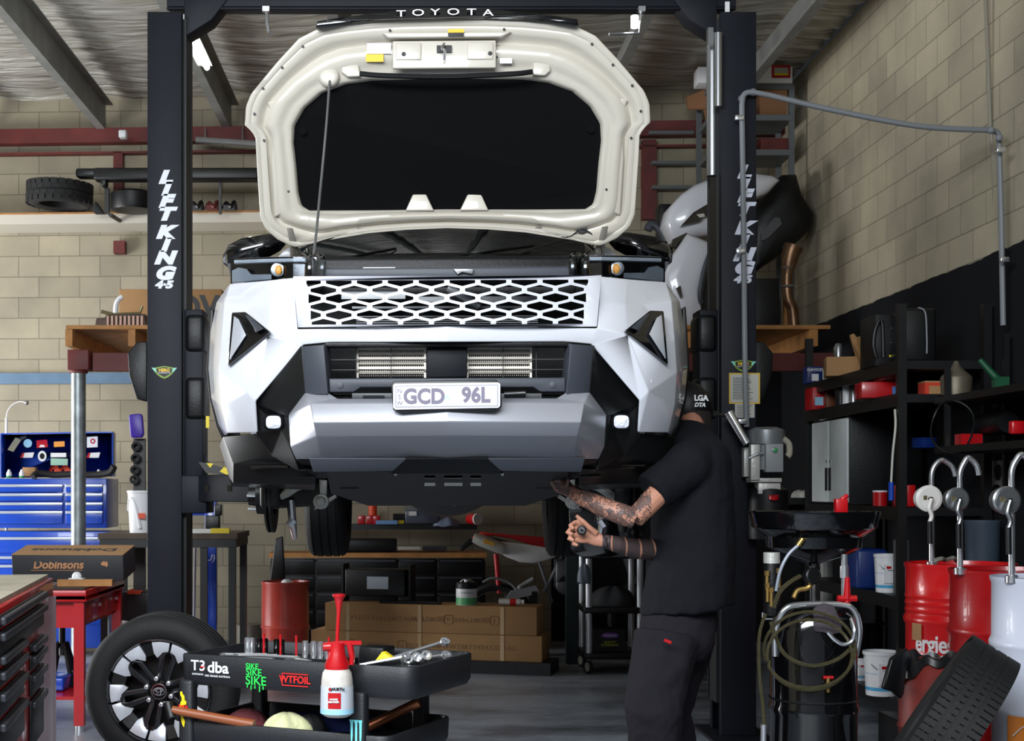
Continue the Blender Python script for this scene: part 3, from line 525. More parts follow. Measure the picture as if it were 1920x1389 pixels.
for s in (-1, 1):
    q = CB(); tyre(q, (s * .79, 9.45, 1.40), (1, 0, 0), .40, .27, .235); tt = q.build('rear_tyre', RUB, car, smooth=True, ang=50)
    q = CB(); q.lathe([(.235, -.1), (.235, .1), (.2, .1), (.2, -.02), (.04, -.05), (.02, -.05)], (s * .79, 9.45, 1.40), (1, 0, 0), 32); q.build('rim', BLKM, tt, smooth=True)
q = CB(); q.cyl((-.8, 9.45, 1.42), (.8, 9.45, 1.42), .045); q.sphere((.1, 9.45, 1.42), .13); q.cyl((.1, 7.6, 1.5), (.1, 9.3, 1.42), .04); q.build('rear_axle', BLKM, car, smooth=True)
q = CB(); q.tube(bez([(.3, 7.2, 1.42), (.35, 8.5, 1.42), (.55, 9.2, 1.5), (.6, 10.3, 1.45)], 6), .035, 12); q.build('exhaust_pipe', STL, car, smooth=True)
for s in (-1, 1): q = CB(); q.ppoly([(838 + s * x, y) for x, y in ((226, 898), (372, 890), (372, 1028), (352, 1044), (250, 1044), (232, 1030))] if s > 0 else [(838 - x, y) for x, y in ((250, 898), (300, 898), (300, 915), (250, 915))], 7.6 if s > 0 else 7.8, .02); q.build('mud_guard', BLKG, car, bevel=.004)
# ================================================================ two-post lift
lift = thing('vehicle_lift', 'dark blue-grey two-post vehicle lift holding up the white car', 'car lift', (.22, 8.35, 0))
LG = mat('lift_enamel', (24, 27, 35), .55, var=.18, scale=4, bump=.05, spec=.22); LGD = mat('lift_dark_steel', (18, 20, 24), .5)  # LGD is a darker steel for the channels and guide rails
LET = mat('silver_lettering', (206, 210, 224), .4); GY = mat('grey_conduit', (118, 122, 126), .5)
YC = 8.2
for s, xa, xb in ((-1, -1.522, -1.322), (1, 1.807, 2.012)):
    # C shaped column open towards the car
    q = MB(); out_x, in_x = (xa, xb) if s < 0 else (xb, xa); t = .012; d = .31
    pts = [(out_x, YC), (in_x, YC), (in_x, YC + .055), (in_x - (-s) * .0 - (t if s < 0 else -t), YC + .055), (in_x - (t if s < 0 else -t), YC + t), (out_x + (t if s < 0 else -t), YC + t),
           (out_x + (t if s < 0 else -t), YC + d - t), (in_x - (t if s < 0 else -t), YC + d - t), (in_x - (t if s < 0 else -t), YC + d - .055), (in_x, YC + d - .055), (in_x, YC + d), (out_x, YC + d)]
    q.prism([Vector((a, b, .02)) for a, b in pts], [Vector((a, b, 4.22)) for a, b in pts]); col = q.build('column', LG, lift, bevel=.004)
    q = MB(); q.box(((xa + xb) / 2, YC + .1, .01), (.36, .62, .02)); q.build('base_plate', LG, lift, bevel=.003)
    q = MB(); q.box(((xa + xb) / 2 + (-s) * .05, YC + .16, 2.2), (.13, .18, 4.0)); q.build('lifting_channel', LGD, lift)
    # carriage with arms
    q = MB(); xc = in_x - s * .06; q.box((xc, YC + .155, 1.95), (.11, .2, 1.1)); q.build('carriage', LG, lift, bevel=.006)
    for z, h in ((2.36, .16), (1.98, .18)): q = MB(); q.box((in_x - s * .07, YC + .15, z), (.12, .23, h * 1.4)); q.build('carriage_cover', BLK, lift, bevel=.03)
    q = MB(); q.box((in_x - s * .075, YC + .12, 1.42), (.15, .3, .22)); q.build('arm_pivot', LG, lift, bevel=.008)
    q = MB(); A = Vector((in_x - s * .10, YC + .06, 1.455)); B_ = Vector((in_x - s * .62, YC - .42, 1.455))
    for aa, bb, w_, h_ in ((A, A.lerp(B_, .8), .13, .155), (A.lerp(B_, .6), B_, .10, .10)):
        dr = (bb - aa); R = Matrix.Rotation(math.atan2(dr.y, dr.x), 3, 'Z'); q.box((aa + bb) / 2, (dr.length, w_, h_), R)
    q.cyl(B_ + Vector((0, 0, -.05)), B_ + Vector((0, 0, .07)), .045); fa = q.build('front_arm', LG, lift, bevel=.006)
    dn = (B_ - A).normalized(); nn = Vector((dn.y, -dn.x, 0)) * (1 if s < 0 else -1); Rh = Matrix.Rotation(math.atan2(dn.y, dn.x), 3, 'Z')
    for u_ in (.14, .34): q = MB(); q.box(A + dn * u_ + nn * .066, (.035, .004, .035), Rh); q.build('arm_hole', BLKG, fa)
    q = MB(); B2 = Vector((in_x - s * .5, YC + 1.15, 1.44)); A2 = Vector((in_x - s * .1, YC + .25, 1.44)); dr = B2 - A2; q.box((A2 + B2) / 2, (dr.length, .13, .11), Matrix.Rotation(math.atan2(dr.y, dr.x), 3, 'Z')); q.cyl(B2, B2 + Vector((0, 0, .1)), .05); q.build('rear_arm', LG, lift, bevel=.006)
    # letters down the front of the column
    cx = 307 if s < 0 else 1392; q = MB(); ys = (333, 355, 378, 402, 436, 460, 484, 513) if s < 0 else (323, 346, 368, 393, 428, 452, 478, 503)
    for ch, y in zip('LIFTKING', ys): text(q, ch, P(cx + (ys[-1] - y) * .012, y, YC - .002), (1.4, 0, 0), (0, 0, 1), 22 * YC / F / .7, .001, shear=.28, offset=.0075)
    q.build('lettering', LET, lift); q = MB(); text(q, '4·5', P(cx, ys[-1] + 21, YC - .002), (1.35, 0, 0), (0, 0, 1), 13 * YC / F / .7, .001, shear=.2, offset=.004); q.build('lettering', LET, lift)
    cx, cy = (308, 698) if s < 0 else (1394, 686)
    q = MB(); q.ppoly([(cx - 17, cy - 9), (cx, cy - 12), (cx + 17, cy - 9), (cx + 15, cy + 3), (cx + 7, cy + 9), (cx, cy + 12), (cx - 7, cy + 9), (cx - 15, cy + 3)], YC - .002, .0019); lg = q.build('maker_badge', mat('badge_green', (120, 150, 40), .5), lift)
    q = MB(); q.ppoly([(cx - 15, cy - 7), (cx, cy - 10), (cx + 15, cy - 7), (cx + 13, cy + 2), (cx, cy + 9), (cx - 13, cy + 2)], YC - .0026, .0006); q.build('badge_face', BLK, lg)
    q = MB(); q.ppoly([(cx - 16, cy - 8), (cx - 24, cy - 9), (cx - 16, cy + 1)], YC - .0024, .002); q.ppoly([(cx + 16, cy - 8), (cx + 24, cy - 9), (cx + 16, cy + 1)], YC - .0024, .002); q.build('badge_wings', mat('badge_teal', (120, 200, 180), .4), lg)
    q = MB(); ptext(q, 'HERO', cx, cy - 4, YC - .003, 5.5, .0003, offset=.001); q.build('badge_word', mat('label_yellow', (228, 188, 20), .5), lg); q = MB(); ptext(q, 'AUTOMOTIVE', cx, cy + 1, YC - .003, 2.6, .0003); q.build('badge_word', WHT, lg)
    # plastic guard on the outer side
    q = MB(); x0 = 276 if s < 0 else 1413; o = -1 if s < 0 else 1
    q.ppoly([(x0, 640), (x0 + o * 20, 641), (x0 + o * 37, 662), (x0 + o * 34, 704), (x0 + o * 20, 748), (x0, 752)], YC + .06, .2); gd_ = q.build('cylinder_guard', BLK, lift, bevel=.008)
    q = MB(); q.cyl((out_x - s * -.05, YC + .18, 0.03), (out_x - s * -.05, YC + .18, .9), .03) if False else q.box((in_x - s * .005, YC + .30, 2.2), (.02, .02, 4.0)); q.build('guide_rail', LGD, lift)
q = MB(); q.pbox(386, 780, 392, 802, 8.25, .02); q.build('caution_label', YEL, lift); q = MB(); q.pbox(1344, 768, 1352, 792, 8.3, .02); q.build('caution_label', YEL, lift)
q = MB(); q.ppoly([(372, 866), (388, 868), (430, 880), (430, 892), (386, 886)], 8.05, .02); q.build('hazard_plate', BLKM, lift)
for p in ([(387, 868), (400, 869), (394, 877)], [(412, 884), (420, 875), (428, 879), (430, 892)]): q = MB(); q.ppoly(p, 8.045, .004); q.build('hazard_patch', YEL, lift)
q = MB(); q.ppoly([(358, 820), (372, 822), (392, 870), (392, 880), (358, 880)], 8.3, .012); q.build('gusset', LG, lift)
# overhead beam, gussets, limit bar hangers
q = MB(); q.box((.245, 8.36, 4.33), (3.34, .14, .10)); q.box((.245, 8.30, 4.385), (3.34, .03, .02)); q.box((.245, 8.30, 4.27), (3.34, .03, .015)); q.build('cross_beam', LG, lift, bevel=.004)
for s, x in ((-1, -1.32), (1, 1.80)):
    q = MB(); f = [Vector((x, 8.28, 4.38)), Vector((x - s * .30, 8.28, 4.38)), Vector((x - s * .16, 8.28, 4.2)), Vector((x, 8.28, 4.1))]; q.prism(f, [v + Vector((0, .16, 0)) for v in f]); q.build('corner_gusset', LG, lift, bevel=.004)
q = MB(); q.tube([P(500, 17, 8.25), P(501, 40, 8.25), P(504, 60, 8.25), P(510, 62, 8.2)], .010, 8); q.box(P(499, 18, 8.25), (.04, .04, .03)); q.build('limit_bar_hanger', CHR, lift)
q = MB(); q.tube([P(1202, 18, 8.25), P(1200, 40, 8.25), P(1197, 62, 8.25), P(1142, 64, 8.2)], .008, 8); q.box(P(1203, 18, 8.25), (.04, .04, .03)); q.build('limit_bar_hanger', CHR, lift)
q = MB(); q.cyl(P(1190, 30, 8.2), P(1190, 52, 8.2), .022); q.build('beam_lamp', mat('lamp_glow', (240, 244, 255), .3, emis=5), lift)
q = MB(); q.cyl(P(1347, 62, 8.16), P(1347, 200, 8.16), .022); q.cyl(P(1336, 64, 8.3), P(1336, 330, 8.3), .035); q.box(P(1331, 70, 8.2), (.03, .05, .10)); q.build('hydraulic_ram', STL, lift, smooth=True)
q = MB(); q.pbox(1360, 3, 1368, 22, 8.19, .01); q.build('top_tag', WHT, lift)
# power unit with start button, on the right column
PU = mat('motor_grey', (120, 124, 126), .4, .4)
q = MB(); c = P(1437, 818, 8.05); q.lathe([(.085, -.05), (.1, -.045), (.103, .01), (.1, .035), (.06, .052)], c, (0, 0, 1), 32); q.lathe([(.09, -.19), (.09, -.05)], c, (0, 0, 1), 32); q.build('motor_housing', PU, lift, smooth=True)
q = MB(); q.pbox(1436, 832, 1469, 885, 7.93, .08); bx = q.build('switch_box', mat('switch_box_grey', (132, 136, 138), .45), lift, bevel=.004)
q = MB(); q.lathe([(.017, 0), (.017, .006)], P(1453, 844, 7.93), (0, -1, 0), 20); q.build('button_ring', CHR, bx, smooth=True); q = MB(); q.lathe([(.012, 0), (.012, .012), (.008, .014)], P(1453, 844, 7.93), (0, -1, 0), 20); q.build('start_button', GRN, bx, smooth=True)
q = MB(); q.pbox(1408, 833, 1425, 900, 7.96, .05); q.pbox(1395, 838, 1407, 894, 8.1, .06); q.pbox(1408, 896, 1466, 904, 7.98, .12); q.pbox(1422, 905, 1464, 926, 8.0, .1); q.build('pump_block', ALU, lift, bevel=.003)
q = MB(); q.cyl(P(1437, 905, 8.02), P(1437, 925, 8.02), .02); q.tube([P(1404, 858, 7.95), P(1420, 850, 7.93), P(1432, 848, 7.93)], .006, 6); q.build('pump_fitting', CHR, lift)
q = MB(); q.lathe([(.11, 0), (.115, .03), (.115, .28), (.06, .31)], P(1440, 1010, 8.1), (0, 0, 1), 24); q.build('oil_reservoir', BLK, lift, smooth=True); q = MB(); q.lathe([(.028, 0), (.028, .02)], P(1450, 935, 7.98), (0, -.3, 1), 16); q.build('reservoir_cap', RED, lift)
q = MB(); q.tube([P(1366, 773, 8.05), P(1400, 832, 8.02)], [.028, .022], 16); q.build('lowering_lever', CHR, lift, smooth=True)
q = MB(); q.tube(bez([P(1468, 822, 8.0), P(1479, 832, 8.0), P(1480, 850, 8.0), P(1476, 856, 8.0)], 5), .018, 10); q.build('cable_hose', mat('beige_hose', (150, 146, 130), .6), lift, smooth=True)
q = MB(); q.pbox(1367, 699, 1425, 757, YC - .002, .0015); n1_ = q.build('notice', mat('notice_yellow', (196, 164, 60), .5), lift); q = MB(); q.pbox(1370, 702, 1422, 754, YC - .003, .001); q.build('notice_sheet', mat('notice_paper', (176, 176, 168), .6), n1_)
q = MB()
for k in range(14): q.pbox(1374, 708 + k * 3, 1374 + (38 if k % 4 else 28) - (k * 7 % 9), 709.1 + k * 3, YC - .0036, .0005)
q.build('notice_print', DK, n1_, kind='stuff'); q = MB(); q.pbox(1378, 757, 1415, 783, YC - .002, .0015); n2_ = q.build('notice', mat('notice_paper', (176, 176, 168), .6), lift); q = MB()
for k in range(7): q.pbox(1382, 760 + k * 3.2, 1411 - (k * 5 % 11), 761 + k * 3.2, YC - .0026, .0005)
q.build('notice_print', DK, n2_, kind='stuff')
# rigid air line: up the column, across to the wall and down again
q = MB(); xw = XR - .03; yw = P(1875, 480, 1).x and (xw * F / (1873 - CX))
pts = bez([P(1400, 800, 8.14), P(1397, 690, 8.14), P(1394, 420, 8.14), P(1391, 210, 8.14)], 6) + bez([P(1391, 196, 8.14), P(1393, 181, 8.14), P(1400, 174, 8.14), P(1412, 173, 8.14)], 5) + \
      bez([P(1440, 178, 8.15), P(1560, 206, 8.16), P(1720, 236, 8.17), P(1850, 244, 8.2)], 8) + bez([P(1862, 245, 8.2), P(1871, 250, 8.2), P(1873, 262, 8.2)], 5) + [P(1877, 400, 8.2), P(1881, 610, 8.2)]
q.tube(pts, .016, 10); ap = q.build('conduit', GY, smooth=True); tag(ap, 'grey plastic conduit bent from the right lift column across to the block wall', 'conduit')
for a, b in ((1391, 185), (1412, 173), (1858, 244), (1873, 258)): q = MB(); q.sphere(P(a, b, 8.15), .022, 12, 8); o = q.build('elbow_joint', GY); o.parent = ap; o.data.transform(Matrix.Translation(-ap.location))
for a, b in ((1386, 221), (1388, 471), (1876, 281), (1883, 487), (1392, 790)): q = MB(); q.box(P(a, b, 8.12), (.05, .03, .028)); o = q.build('pipe_clip', CHR, bevel=.003); o.parent = ap; o.data.transform(Matrix.Translation(-ap.location))
yq = xw * F / (1852 - CX)
q = MB(); q.tube([P(1846, -40, yq), P(1852, 90, yq), P(1857, 240, yq), P(1862, 290, yq), P(1868, 470, yq)], .013, 8); tag(q.build('conduit', mat('painted_conduit', (128, 122, 108), .6), smooth=True), 'beige painted conduit running straight up the right wall', 'conduit')

# ================================================================ fluorescent batten on the purlin
lt = thing('batten_light', 'white fluorescent batten light fixed under a ceiling purlin left of the car', 'ceiling light', (-1.64, 10.8, 4.86)) 
q = MB(); q.box((-1.64, 10.8, 4.87), (.06, 1.1, .06)); q.build('housing', WHT, lt, bevel=.004)
q = MB(); q.cyl((-1.62, 10.3, 4.82), (-1.62, 11.3, 4.82), .022, n=12); q.build('tube', mat('tube_glow', (250, 250, 240), .3, emis=12), lt)
q = MB(); q.box((-1.64, 10.8, 4.845), (.12, 1.06, .006)); q.build('reflector', WHT, lt)
q = MB(); q.pbox(222, 243, 236, 257, 13.2, .1); tag(q.build('junction_box', WHT, bevel=.01), 'small white junction box on the red roof beam', 'junction box')
q = MB(); q.tube([P(368, 262, 13.3), P(486, 270, 13.2)], .03, 8); q.cyl(P(385, 262, 13.35), P(385, 240, 13.5), .008); q.cyl(P(455, 268, 13.3), P(455, 238, 13.45), .008); tag(q.build('steel_tube', GALV, smooth=True), 'thin grey steel tube hung under the red beam left of the bonnet', 'tube')

# ================================================================ high shelf on the back wall
sf = thing('wall_shelf', 'long white wall shelf high on the back wall', 'shelf', (-2.2, 13.2, 3.98))
q = wallbar(-4.6, -1.35, 3.94, 4.03, .45); q.build('shelf_board', mat('shelf_laminate', (196, 190, 176), .6), sf); q = wallbar(-4.6, -1.35, 4.03, 4.045, .46); q.build('board_edge', WOOD, sf)
q = MB(); q.tube([P(207, 403, 12.85), P(232, 418, 13.4)], .02, 6); q.build('bracket', BLKM, sf)
t = MB(); tyre_c = Vector((-3.38, 13.05, 4.10))
def tyre_w(mb, c, ax, **k): return tyre(mb, c, ax, **k)
q = MB(); tyre(q, P(112, 372, 13.05) + Vector((0, 0, .035)), (.03, 0, 1), .30, .21, .19, 3, lugs=26); tag(q.build('tyre', RUB, smooth=True, ang=40), 'knobbly black tyre lying flat on the high wall shelf', 'tyre')
q = MB(); q.ppoly([(174, 392), (178, 376), (184, 384), (194, 398), (174, 398)], 12.95, .12); tag(q.build('rubber_offcut', RUB, bevel=.01), 'scrap of torn black rubber beside the knobbly tyre on the shelf', 'rubber scrap')
q = MB(); a = P(178, 329, 12.9); b_ = P(486, 328, 12.9); q.box((a + b_) / 2, (b_.x - a.x, .16, .11)); q.tube(bez([P(142, 330, 12.9), P(150, 320, 12.9), P(170, 318, 12.9), P(190, 322, 12.9)], 5), [.02, .035, .05, .05, .05, .05, .05, .055, .055, .055, .055, .055, .055, .055, .055, .055], 10) if False else q.box(P(165, 326, 12.9), (.2, .14, .08)); q.box(P(196, 341, 12.9), (.06, .1, .10))
tag(q.build('tow_bar', BLKM, bevel=.02), 'long black steel tow bar propped above the high wall shelf', 'tow bar')
q = MB(); q.ppoly([(196, 352), (204, 352), (204, 400), (196, 400)], 12.95, .05); q.ppoly([(410, 341), (415, 341), (415, 400), (410, 400)], 12.95, .05); o = q.build('bar_prop', BLKM); tag(o, 'pair of short black props under the tow bar on the shelf', 'prop')
q = MB(); q.lathe([(.19, 0), (.2, .02), (.2, .15), (.17, .17)], P(249, 395, 13.0), (0, 0, 1), 28); tag(q.build('filter_drum', BLK, smooth=True), 'round black drum part standing on the high shelf behind the left column', 'drum')
for k, (x, lb) in enumerate(((368, 'tangled black bracket nearest the left column on the high shelf'), (398, 'tangled brown bracket in the middle of the high shelf scraps'), (430, 'tangled black bracket nearest the bonnet on the high shelf'))):
    q = MB(); q.tube(bez([P(x - 12, 392, 13), P(x - 6, 380, 13), P(x + 3, 388, 12.95), P(x + 9, 378, 13), P(x + 12, 394, 13)], 4), .018, 6); q.box(P(x, 390, 13), (.1, .08, .04)); tag(q.build('scrap_bracket', BLKM if k != 1 else REDD), lb, 'bracket', 'scrap brackets on the high shelf')

# ================================================================ mezzanine frame and what it carries
mz = thing('storage_platform', 'timber storage platform on a red steel frame across the back of the bay', 'platform', (.3, 12.2, 0))
YM = 11.0
q = MB(); a = P(124, 613, YM); q.box((.3, YM + 1.15, a.z), (5.95, 2.3, .03)); q.build('deck', WOOD, mz)
for x in (129, 247, 366, 1306, 1527): q = MB(); c = P(x, 633, YM); q.box((c.x, YM + 1.15, c.z + .0), (.055, 2.3, .13)); q.build('joist', WOOD, mz)
q = MB(); a = P(165, 675, YM); q.box((.45, YM + .2, a.z), (5.9, .10, .14)); q.build('beam', REDD, mz); q = MB(); q.pbox(126, 655, 166, 693, YM + .06, .2); q.lathe([(.075, 0), (.07, .05)], P(147, 700, YM + .16)); q.build('post_cap', REDD, mz, bevel=.006)
q = MB(); c = P(147, 697, YM + .16); q.cyl((c.x, c.y, 0), (c.x, c.y, c.z), .058, n=28); q.build('post', mat('galvanised_pipe', (150, 158, 160), .38, .7, var=.45, scale=7), mz, smooth=True)
q = MB(); q.cyl((3.3, 11.2, 0), (3.3, 11.2, 2.4), .055, n=20); q.build('post', GALV, mz, smooth=True)
# cardboard sheet/box, gearbox part
q = MB(); q.pbox(223, 542, 416, 635, 12.0, .35); cb_ = q.build('carton', CARD, bevel=.006); tag(cb_, 'long brown carton lettered in black on the left of the platform', 'box')
q = MB(); ptext(q, 'DW', 385, 578, 11.998, 42, .001, offset=.01); q.pbox(380, 598, 416, 600, 11.998, .001); o = q.build('print', BLK); o.parent = cb_; o.data.transform(Matrix.Translation(-cb_.location))
gb = thing('engine_casting', 'ribbed rusty engine head lying on the left end of the platform', 'engine part', P(225, 619, 11.4))
q = MB(); q.ppoly([(176, 619), (180, 596), (196, 596), (198, 590), (272, 588), (276, 619)], 11.35, .3); q.build('casting', mat('oily_casting', (96, 78, 70), .5, .4, var=.4, scale=20), gb, bevel=.01)
for k in range(9): q = MB(); q.pbox(200 + k * 8, 592, 204 + k * 8, 610, 11.3, .05); q.build('rib', mat('rib_metal', (150, 120, 105), .45, .5), gb)
q = MB(); q.tube([P(190, 584, 11.4), P(214, 590, 11.4), P(262, 588, 11.4), P(266, 574, 11.4)], .015, 8); q.build('fuel_rail', mat('dull_brass', (120, 112, 80), .4, .6), gb); q = MB(); q.tube(bez([P(217, 600, 11.5), P(217, 575, 11.5), P(222, 562, 11.5), P(230, 556, 11.5)], 4), .02, 8); q.build('white_hose', WHT, gb, smooth=True)
# ================================================================ left side of the workshop
def child(mb, name, m, parent, **k):
    """part of a thing that is itself one mesh with its origin moved"""
    o = mb.build(name, m, **k); o.parent = parent; o.data.transform(Matrix.Translation(-parent.location)); return o
def item(mb, name, m, label, cat, group=None, **k): return tag(mb.build(name, m, **k), label, cat, group)
# --- blue tool chest with open lid
bc = thing('tool_chest', 'tall blue tool chest with silver drawer pulls and a raised stickered lid', 'tool chest', (-3.2, 12.55, 0)); Y = 12.3
q = MB(); q.pbox(-40, 897, 200, 990, Y, .5); q.build('top_case', BLU, bc, bevel=.006); q = MB(); q.pbox(-44, 996, 203, 1215, Y - .02, .52); q.build('roller_case', BLU, bc, bevel=.006)
hnd = mat('drawer_pull_silver', (196, 204, 214), .3, .6)
for y, xs in ((911, ((-34, 117), (123, 192))), (928, ((-34, 117), (123, 192))), (945, ((-34, 117), (123, 192))), (961, ((-34, 117), (123, 192))), (1010, ((-38, 192),)), (1046, ((-38, 192),)), (1062, ((-38, 192),)), (1100, ((-38, 192),)), (1140, ((-38, 192),))):
    for a, b in xs:
        y1 = y + (14 if y < 961 else 24 if y < 1000 else 30 if y == 1010 else 13 if y == 1046 else 34); q = MB(); q.pbox(a, y - 4, b, y1 - 3, Y - .035, .03); d = q.build('drawer', BLU, bc, bevel=.004)
        q = MB(); q.pbox(a, y - 3, b, y + 2, Y - .05, .02); q.build('drawer_pull', hnd, d, bevel=.003)
q = MB(); f = [P(8, 896, Y + .35), P(215, 893, Y + .35), P(215, 812, Y + .5), P(8, 815, Y + .5)]; q.prism(f, [v + Vector((0, .02, 0)) for v in f]); q.prism([f[0], f[3], f[3] + Vector((0, -.12, 0)), f[0] + Vector((0, -.12, 0))], [v + Vector((.01, 0, 0)) for v in (f[0], f[3], f[3] + Vector((0, -.12, 0)), f[0] + Vector((0, -.12, 0)))])
q.prism([f[1], f[2], f[2] + Vector((0, -.12, 0)), f[1] + Vector((0, -.12, 0))], [v + Vector((.01, 0, 0)) for v in (f[1], f[2], f[2] + Vector((0, -.12, 0)), f[1] + Vector((0, -.12, 0)))]); q.prism([f[3], f[2], f[2] + Vector((0, -.12, 0)), f[3] + Vector((0, -.12, 0))], [v + Vector((0, 0, .01)) for v in (f[3], f[2], f[2] + Vector((0, -.12, 0)), f[3] + Vector((0, -.12, 0)))])
lid = q.build('lid', BLU, bc, bevel=.003)
def YL(y): return Y + .35 + .15 * (896 - y) / 83 - .004
def stick(pts, m, d=.002): q = MB(); q.ppoly(pts, [YL(b) - d for a, b in pts], .002); q.build('sticker', m, lid)
stick([(14, 843), (25, 847), (40, 824), (29, 820)], mat('banknote_green', (170, 170, 140), .6)); stick([(31, 822), (48, 816), (50, 820), (36, 828)], DK); stick(circ(52, 831, 8), mat('pale_blue', (150, 200, 225), .5)); stick([(68, 826), (88, 824), (90, 838), (69, 840)], RED)
stick([(101, 828), (121, 827), (121, 837), (101, 838)], mat('sticker_orange', (225, 150, 60), .5)); stick(circ(79, 855, 8, ry=10), WHT); stick(circ(79, 855, 5, 8, ry=6), BLK, .003); stick([(163, 819), (183, 818), (183, 838), (163, 839)], WHT); stick(circ(174, 827, 5), RED, .003); stick(circ(174, 827, 2.4), WHT, .004)
for x in (38, 162): stick([(x + 4, 849), (x + 26, 848), (x + 23, 858), (x, 858)], WHT); stick([(x + 4, 849), (x + 8, 849), (x + 5, 858), (x, 858)], RED, .003)
stick([(95, 849), (124, 849), (124, 857), (95, 857)], WHT); stick([(95, 859), (127, 860), (127, 872), (95, 872)], mat('sticker_mint', (150, 190, 170), .5)); stick([(73, 838), (85, 838), (82, 834), (76, 834)], WHT, .004)
for k, (x, m_, lb) in enumerate(((17, WHT, 'white bottle with green base at the left end of the blue chest top'), (41, WHT, 'slim white bottle on the blue chest left of the brown carton'), (185, WHT, 'white bottle on the blue chest right of the round post'))):
    q = MB(); c = P(x, 896, Y + .1); q.lathe([(.022, 0), (.024, .04), (.014, .06), (.008, .075)], c, n=14); b_ = item(q, 'spray_bottle', m_, lb, 'bottle', smooth=True)
    q = MB(); q.lathe([(.0225, .0), (.025, .018)], c, n=14); child(q, 'base_band', GRN, b_)
q = MB(); q.pbox(42, 876, 66, 893, Y + .2, .08); item(q, 'carton', CARD, 'little brown carton sitting on the blue chest top', 'box', bevel=.004)
for x, lb in ((103, 'left of the two orange clamps on the blue chest'), (122, 'right of the two orange clamps on the blue chest')):
    q = MB(); c = P(x, 883, Y + .12); q.lathe([(.045, 0), (.05, .03), (.045, .06), (.02, .06), (.02, 0)], c + Vector((0, -.03, 0)), (0, 1, 0), 20, cap=False); q.box(c + Vector((.03, 0, .0)), (.06, .05, .03)); item(q, 'clamp', ORG, lb, 'clamp', smooth=True)
q = MB(); q.tube(bez([P(62, 894, Y - .02), P(72, 887, Y + .02), P(100, 890, Y + .05), P(130, 889, Y + .05), P(175, 890, Y + .05), P(205, 886, Y + .02), P(214, 874, Y + .0)], 5), .03, 8); item(q, 'black_rag', RUB, 'black rag draped along the top edge of the blue tool chest', 'rag', smooth=True)
q = MB(); q.cyl((P(12, 814, 12.9).x, 12.9, 0), P(12, 784, 12.9), .012); q.tube(bez([P(12, 784, 12.9), P(14, 772, 12.9), P(22, 760, 12.9), P(36, 753, 12.9), P(48, 754, 12.9)], 6), .005, 8); gl = item(q, 'work_light', WHT, 'white goose-neck work light standing behind the blue tool chest', 'lamp', smooth=True); q = MB(); q.sphere(P(50, 755, 12.9), .02); child(q, 'lamp_head', STL, gl)
q = MB(); q.ppoly([(243, 777), (262, 775), (266, 778), (269, 812), (266, 820), (248, 821), (244, 817), (241, 781)], 10.5, .05); item(q, 'plastic_scoop', mat('purple_plastic', (60, 30, 150), .4), 'purple plastic scoop hung behind the left lift column', 'scoop', bevel=.012)
for k, y in enumerate((837, 859, 881, 899)):
    q = MB(); c = P(256 - k, y, 10.6); q.lathe([(.035, -.01), (.035, .06), (.018, .06), (.018, -.01)], c, (.1, -1, 0), 20, cap=False); item(q, 'hose_roll', RUB, ('topmost', 'second from top', 'third from top', 'lowest')[k] + ' of the black rubber rolls hung behind the left column', 'rubber roll', 'rubber rolls behind the left column', smooth=True)
q = MB(); q.pbox(250, 822, 272, 1279, 10.605, .04); item(q, 'hanging_board', BLKM, 'narrow black tool board behind the rubber rolls', 'board')
# --- black bench, bucket, level, cartons, blue engine crane
wb = thing('work_bench', 'black steel work bench standing behind the left lift column', 'bench', (-1.7, 10.3, 0))
q = MB(); q.box((-1.70, 10.3, 1.12), (.98, .75, .04)); q.build('bench_top', mat('bench_board', (84, 70, 58), .7, var=.3), wb); q = MB(); q.box((-1.70, 10.3, 1.07), (.96, .73, .06)); q.build('top_frame', BLKM, wb)
for x in (-2.15, -1.25):
    for y in (9.97, 10.63): q = MB(); q.box((x, y, .52), (.05, .05, 1.04)); q.build('leg', BLKM, wb)
q = MB(); q.box((-1.7, 10.3, .25), (.9, .6, .03)); q.build('lower_shelf', BLKM, wb); q = MB(); q.box((-1.45, 9.97, .52), (.05, .04, 1.04)); q.build('leg', BLKM, wb)
q = MB(); c = P(262, 1002, 10.1); q.lathe([(.07, 0), (.085, .28), (.09, .285), (.09, .30), (.08, .30), (.066, .02)], Vector((c.x, c.y, 1.14)), n=24); bu = item(q, 'bucket', WHT, 'white plastic bucket with orange label on the black bench', 'bucket', smooth=True)
q = MB(); q.pbox(258, 962, 272, 972, 9.99, .01); child(q, 'bucket_label', ORG, bu); q = MB(); q.tube(bez([P(241, 957, 10.08), P(243, 935, 10.05), P(252, 945, 10.0), P(262, 990, 10.0)], 5), .012, 6); child(q, 'bucket_handle', WHT, bu)
q = MB(); q.box((-1.44, 9.98, 1.155), (.30, .05, .03)); lv = item(q, 'spirit_level', ALU, 'silver spirit level with a yellow end lying on the black bench', 'level'); q = MB(); q.box((-1.335, 9.975, 1.157), (.13, .055, .035)); child(q, 'end_cover', YEL, lv)
q = MB(); q.box((-1.42, 10.2, 1.2), (.1, .08, .12)); q.box((-1.38, 10.2, 1.3), (.05, .05, .08)); item(q, 'bench_vice', BLKM, 'small black vice on the right end of the black bench', 'vice', bevel=.006)
q = MB(); q.box((-1.93, 10.15, .62), (.22, .3, .2)); wk = item(q, 'carton', BLK, 'black carton with orange lettering under the black bench', 'box', bevel=.003); q = MB(); ptext(q, 'elkor', 252, 1109, 9.995, 9, .001, shear=.2, offset=.003); child(q, 'print', ORG, wk)
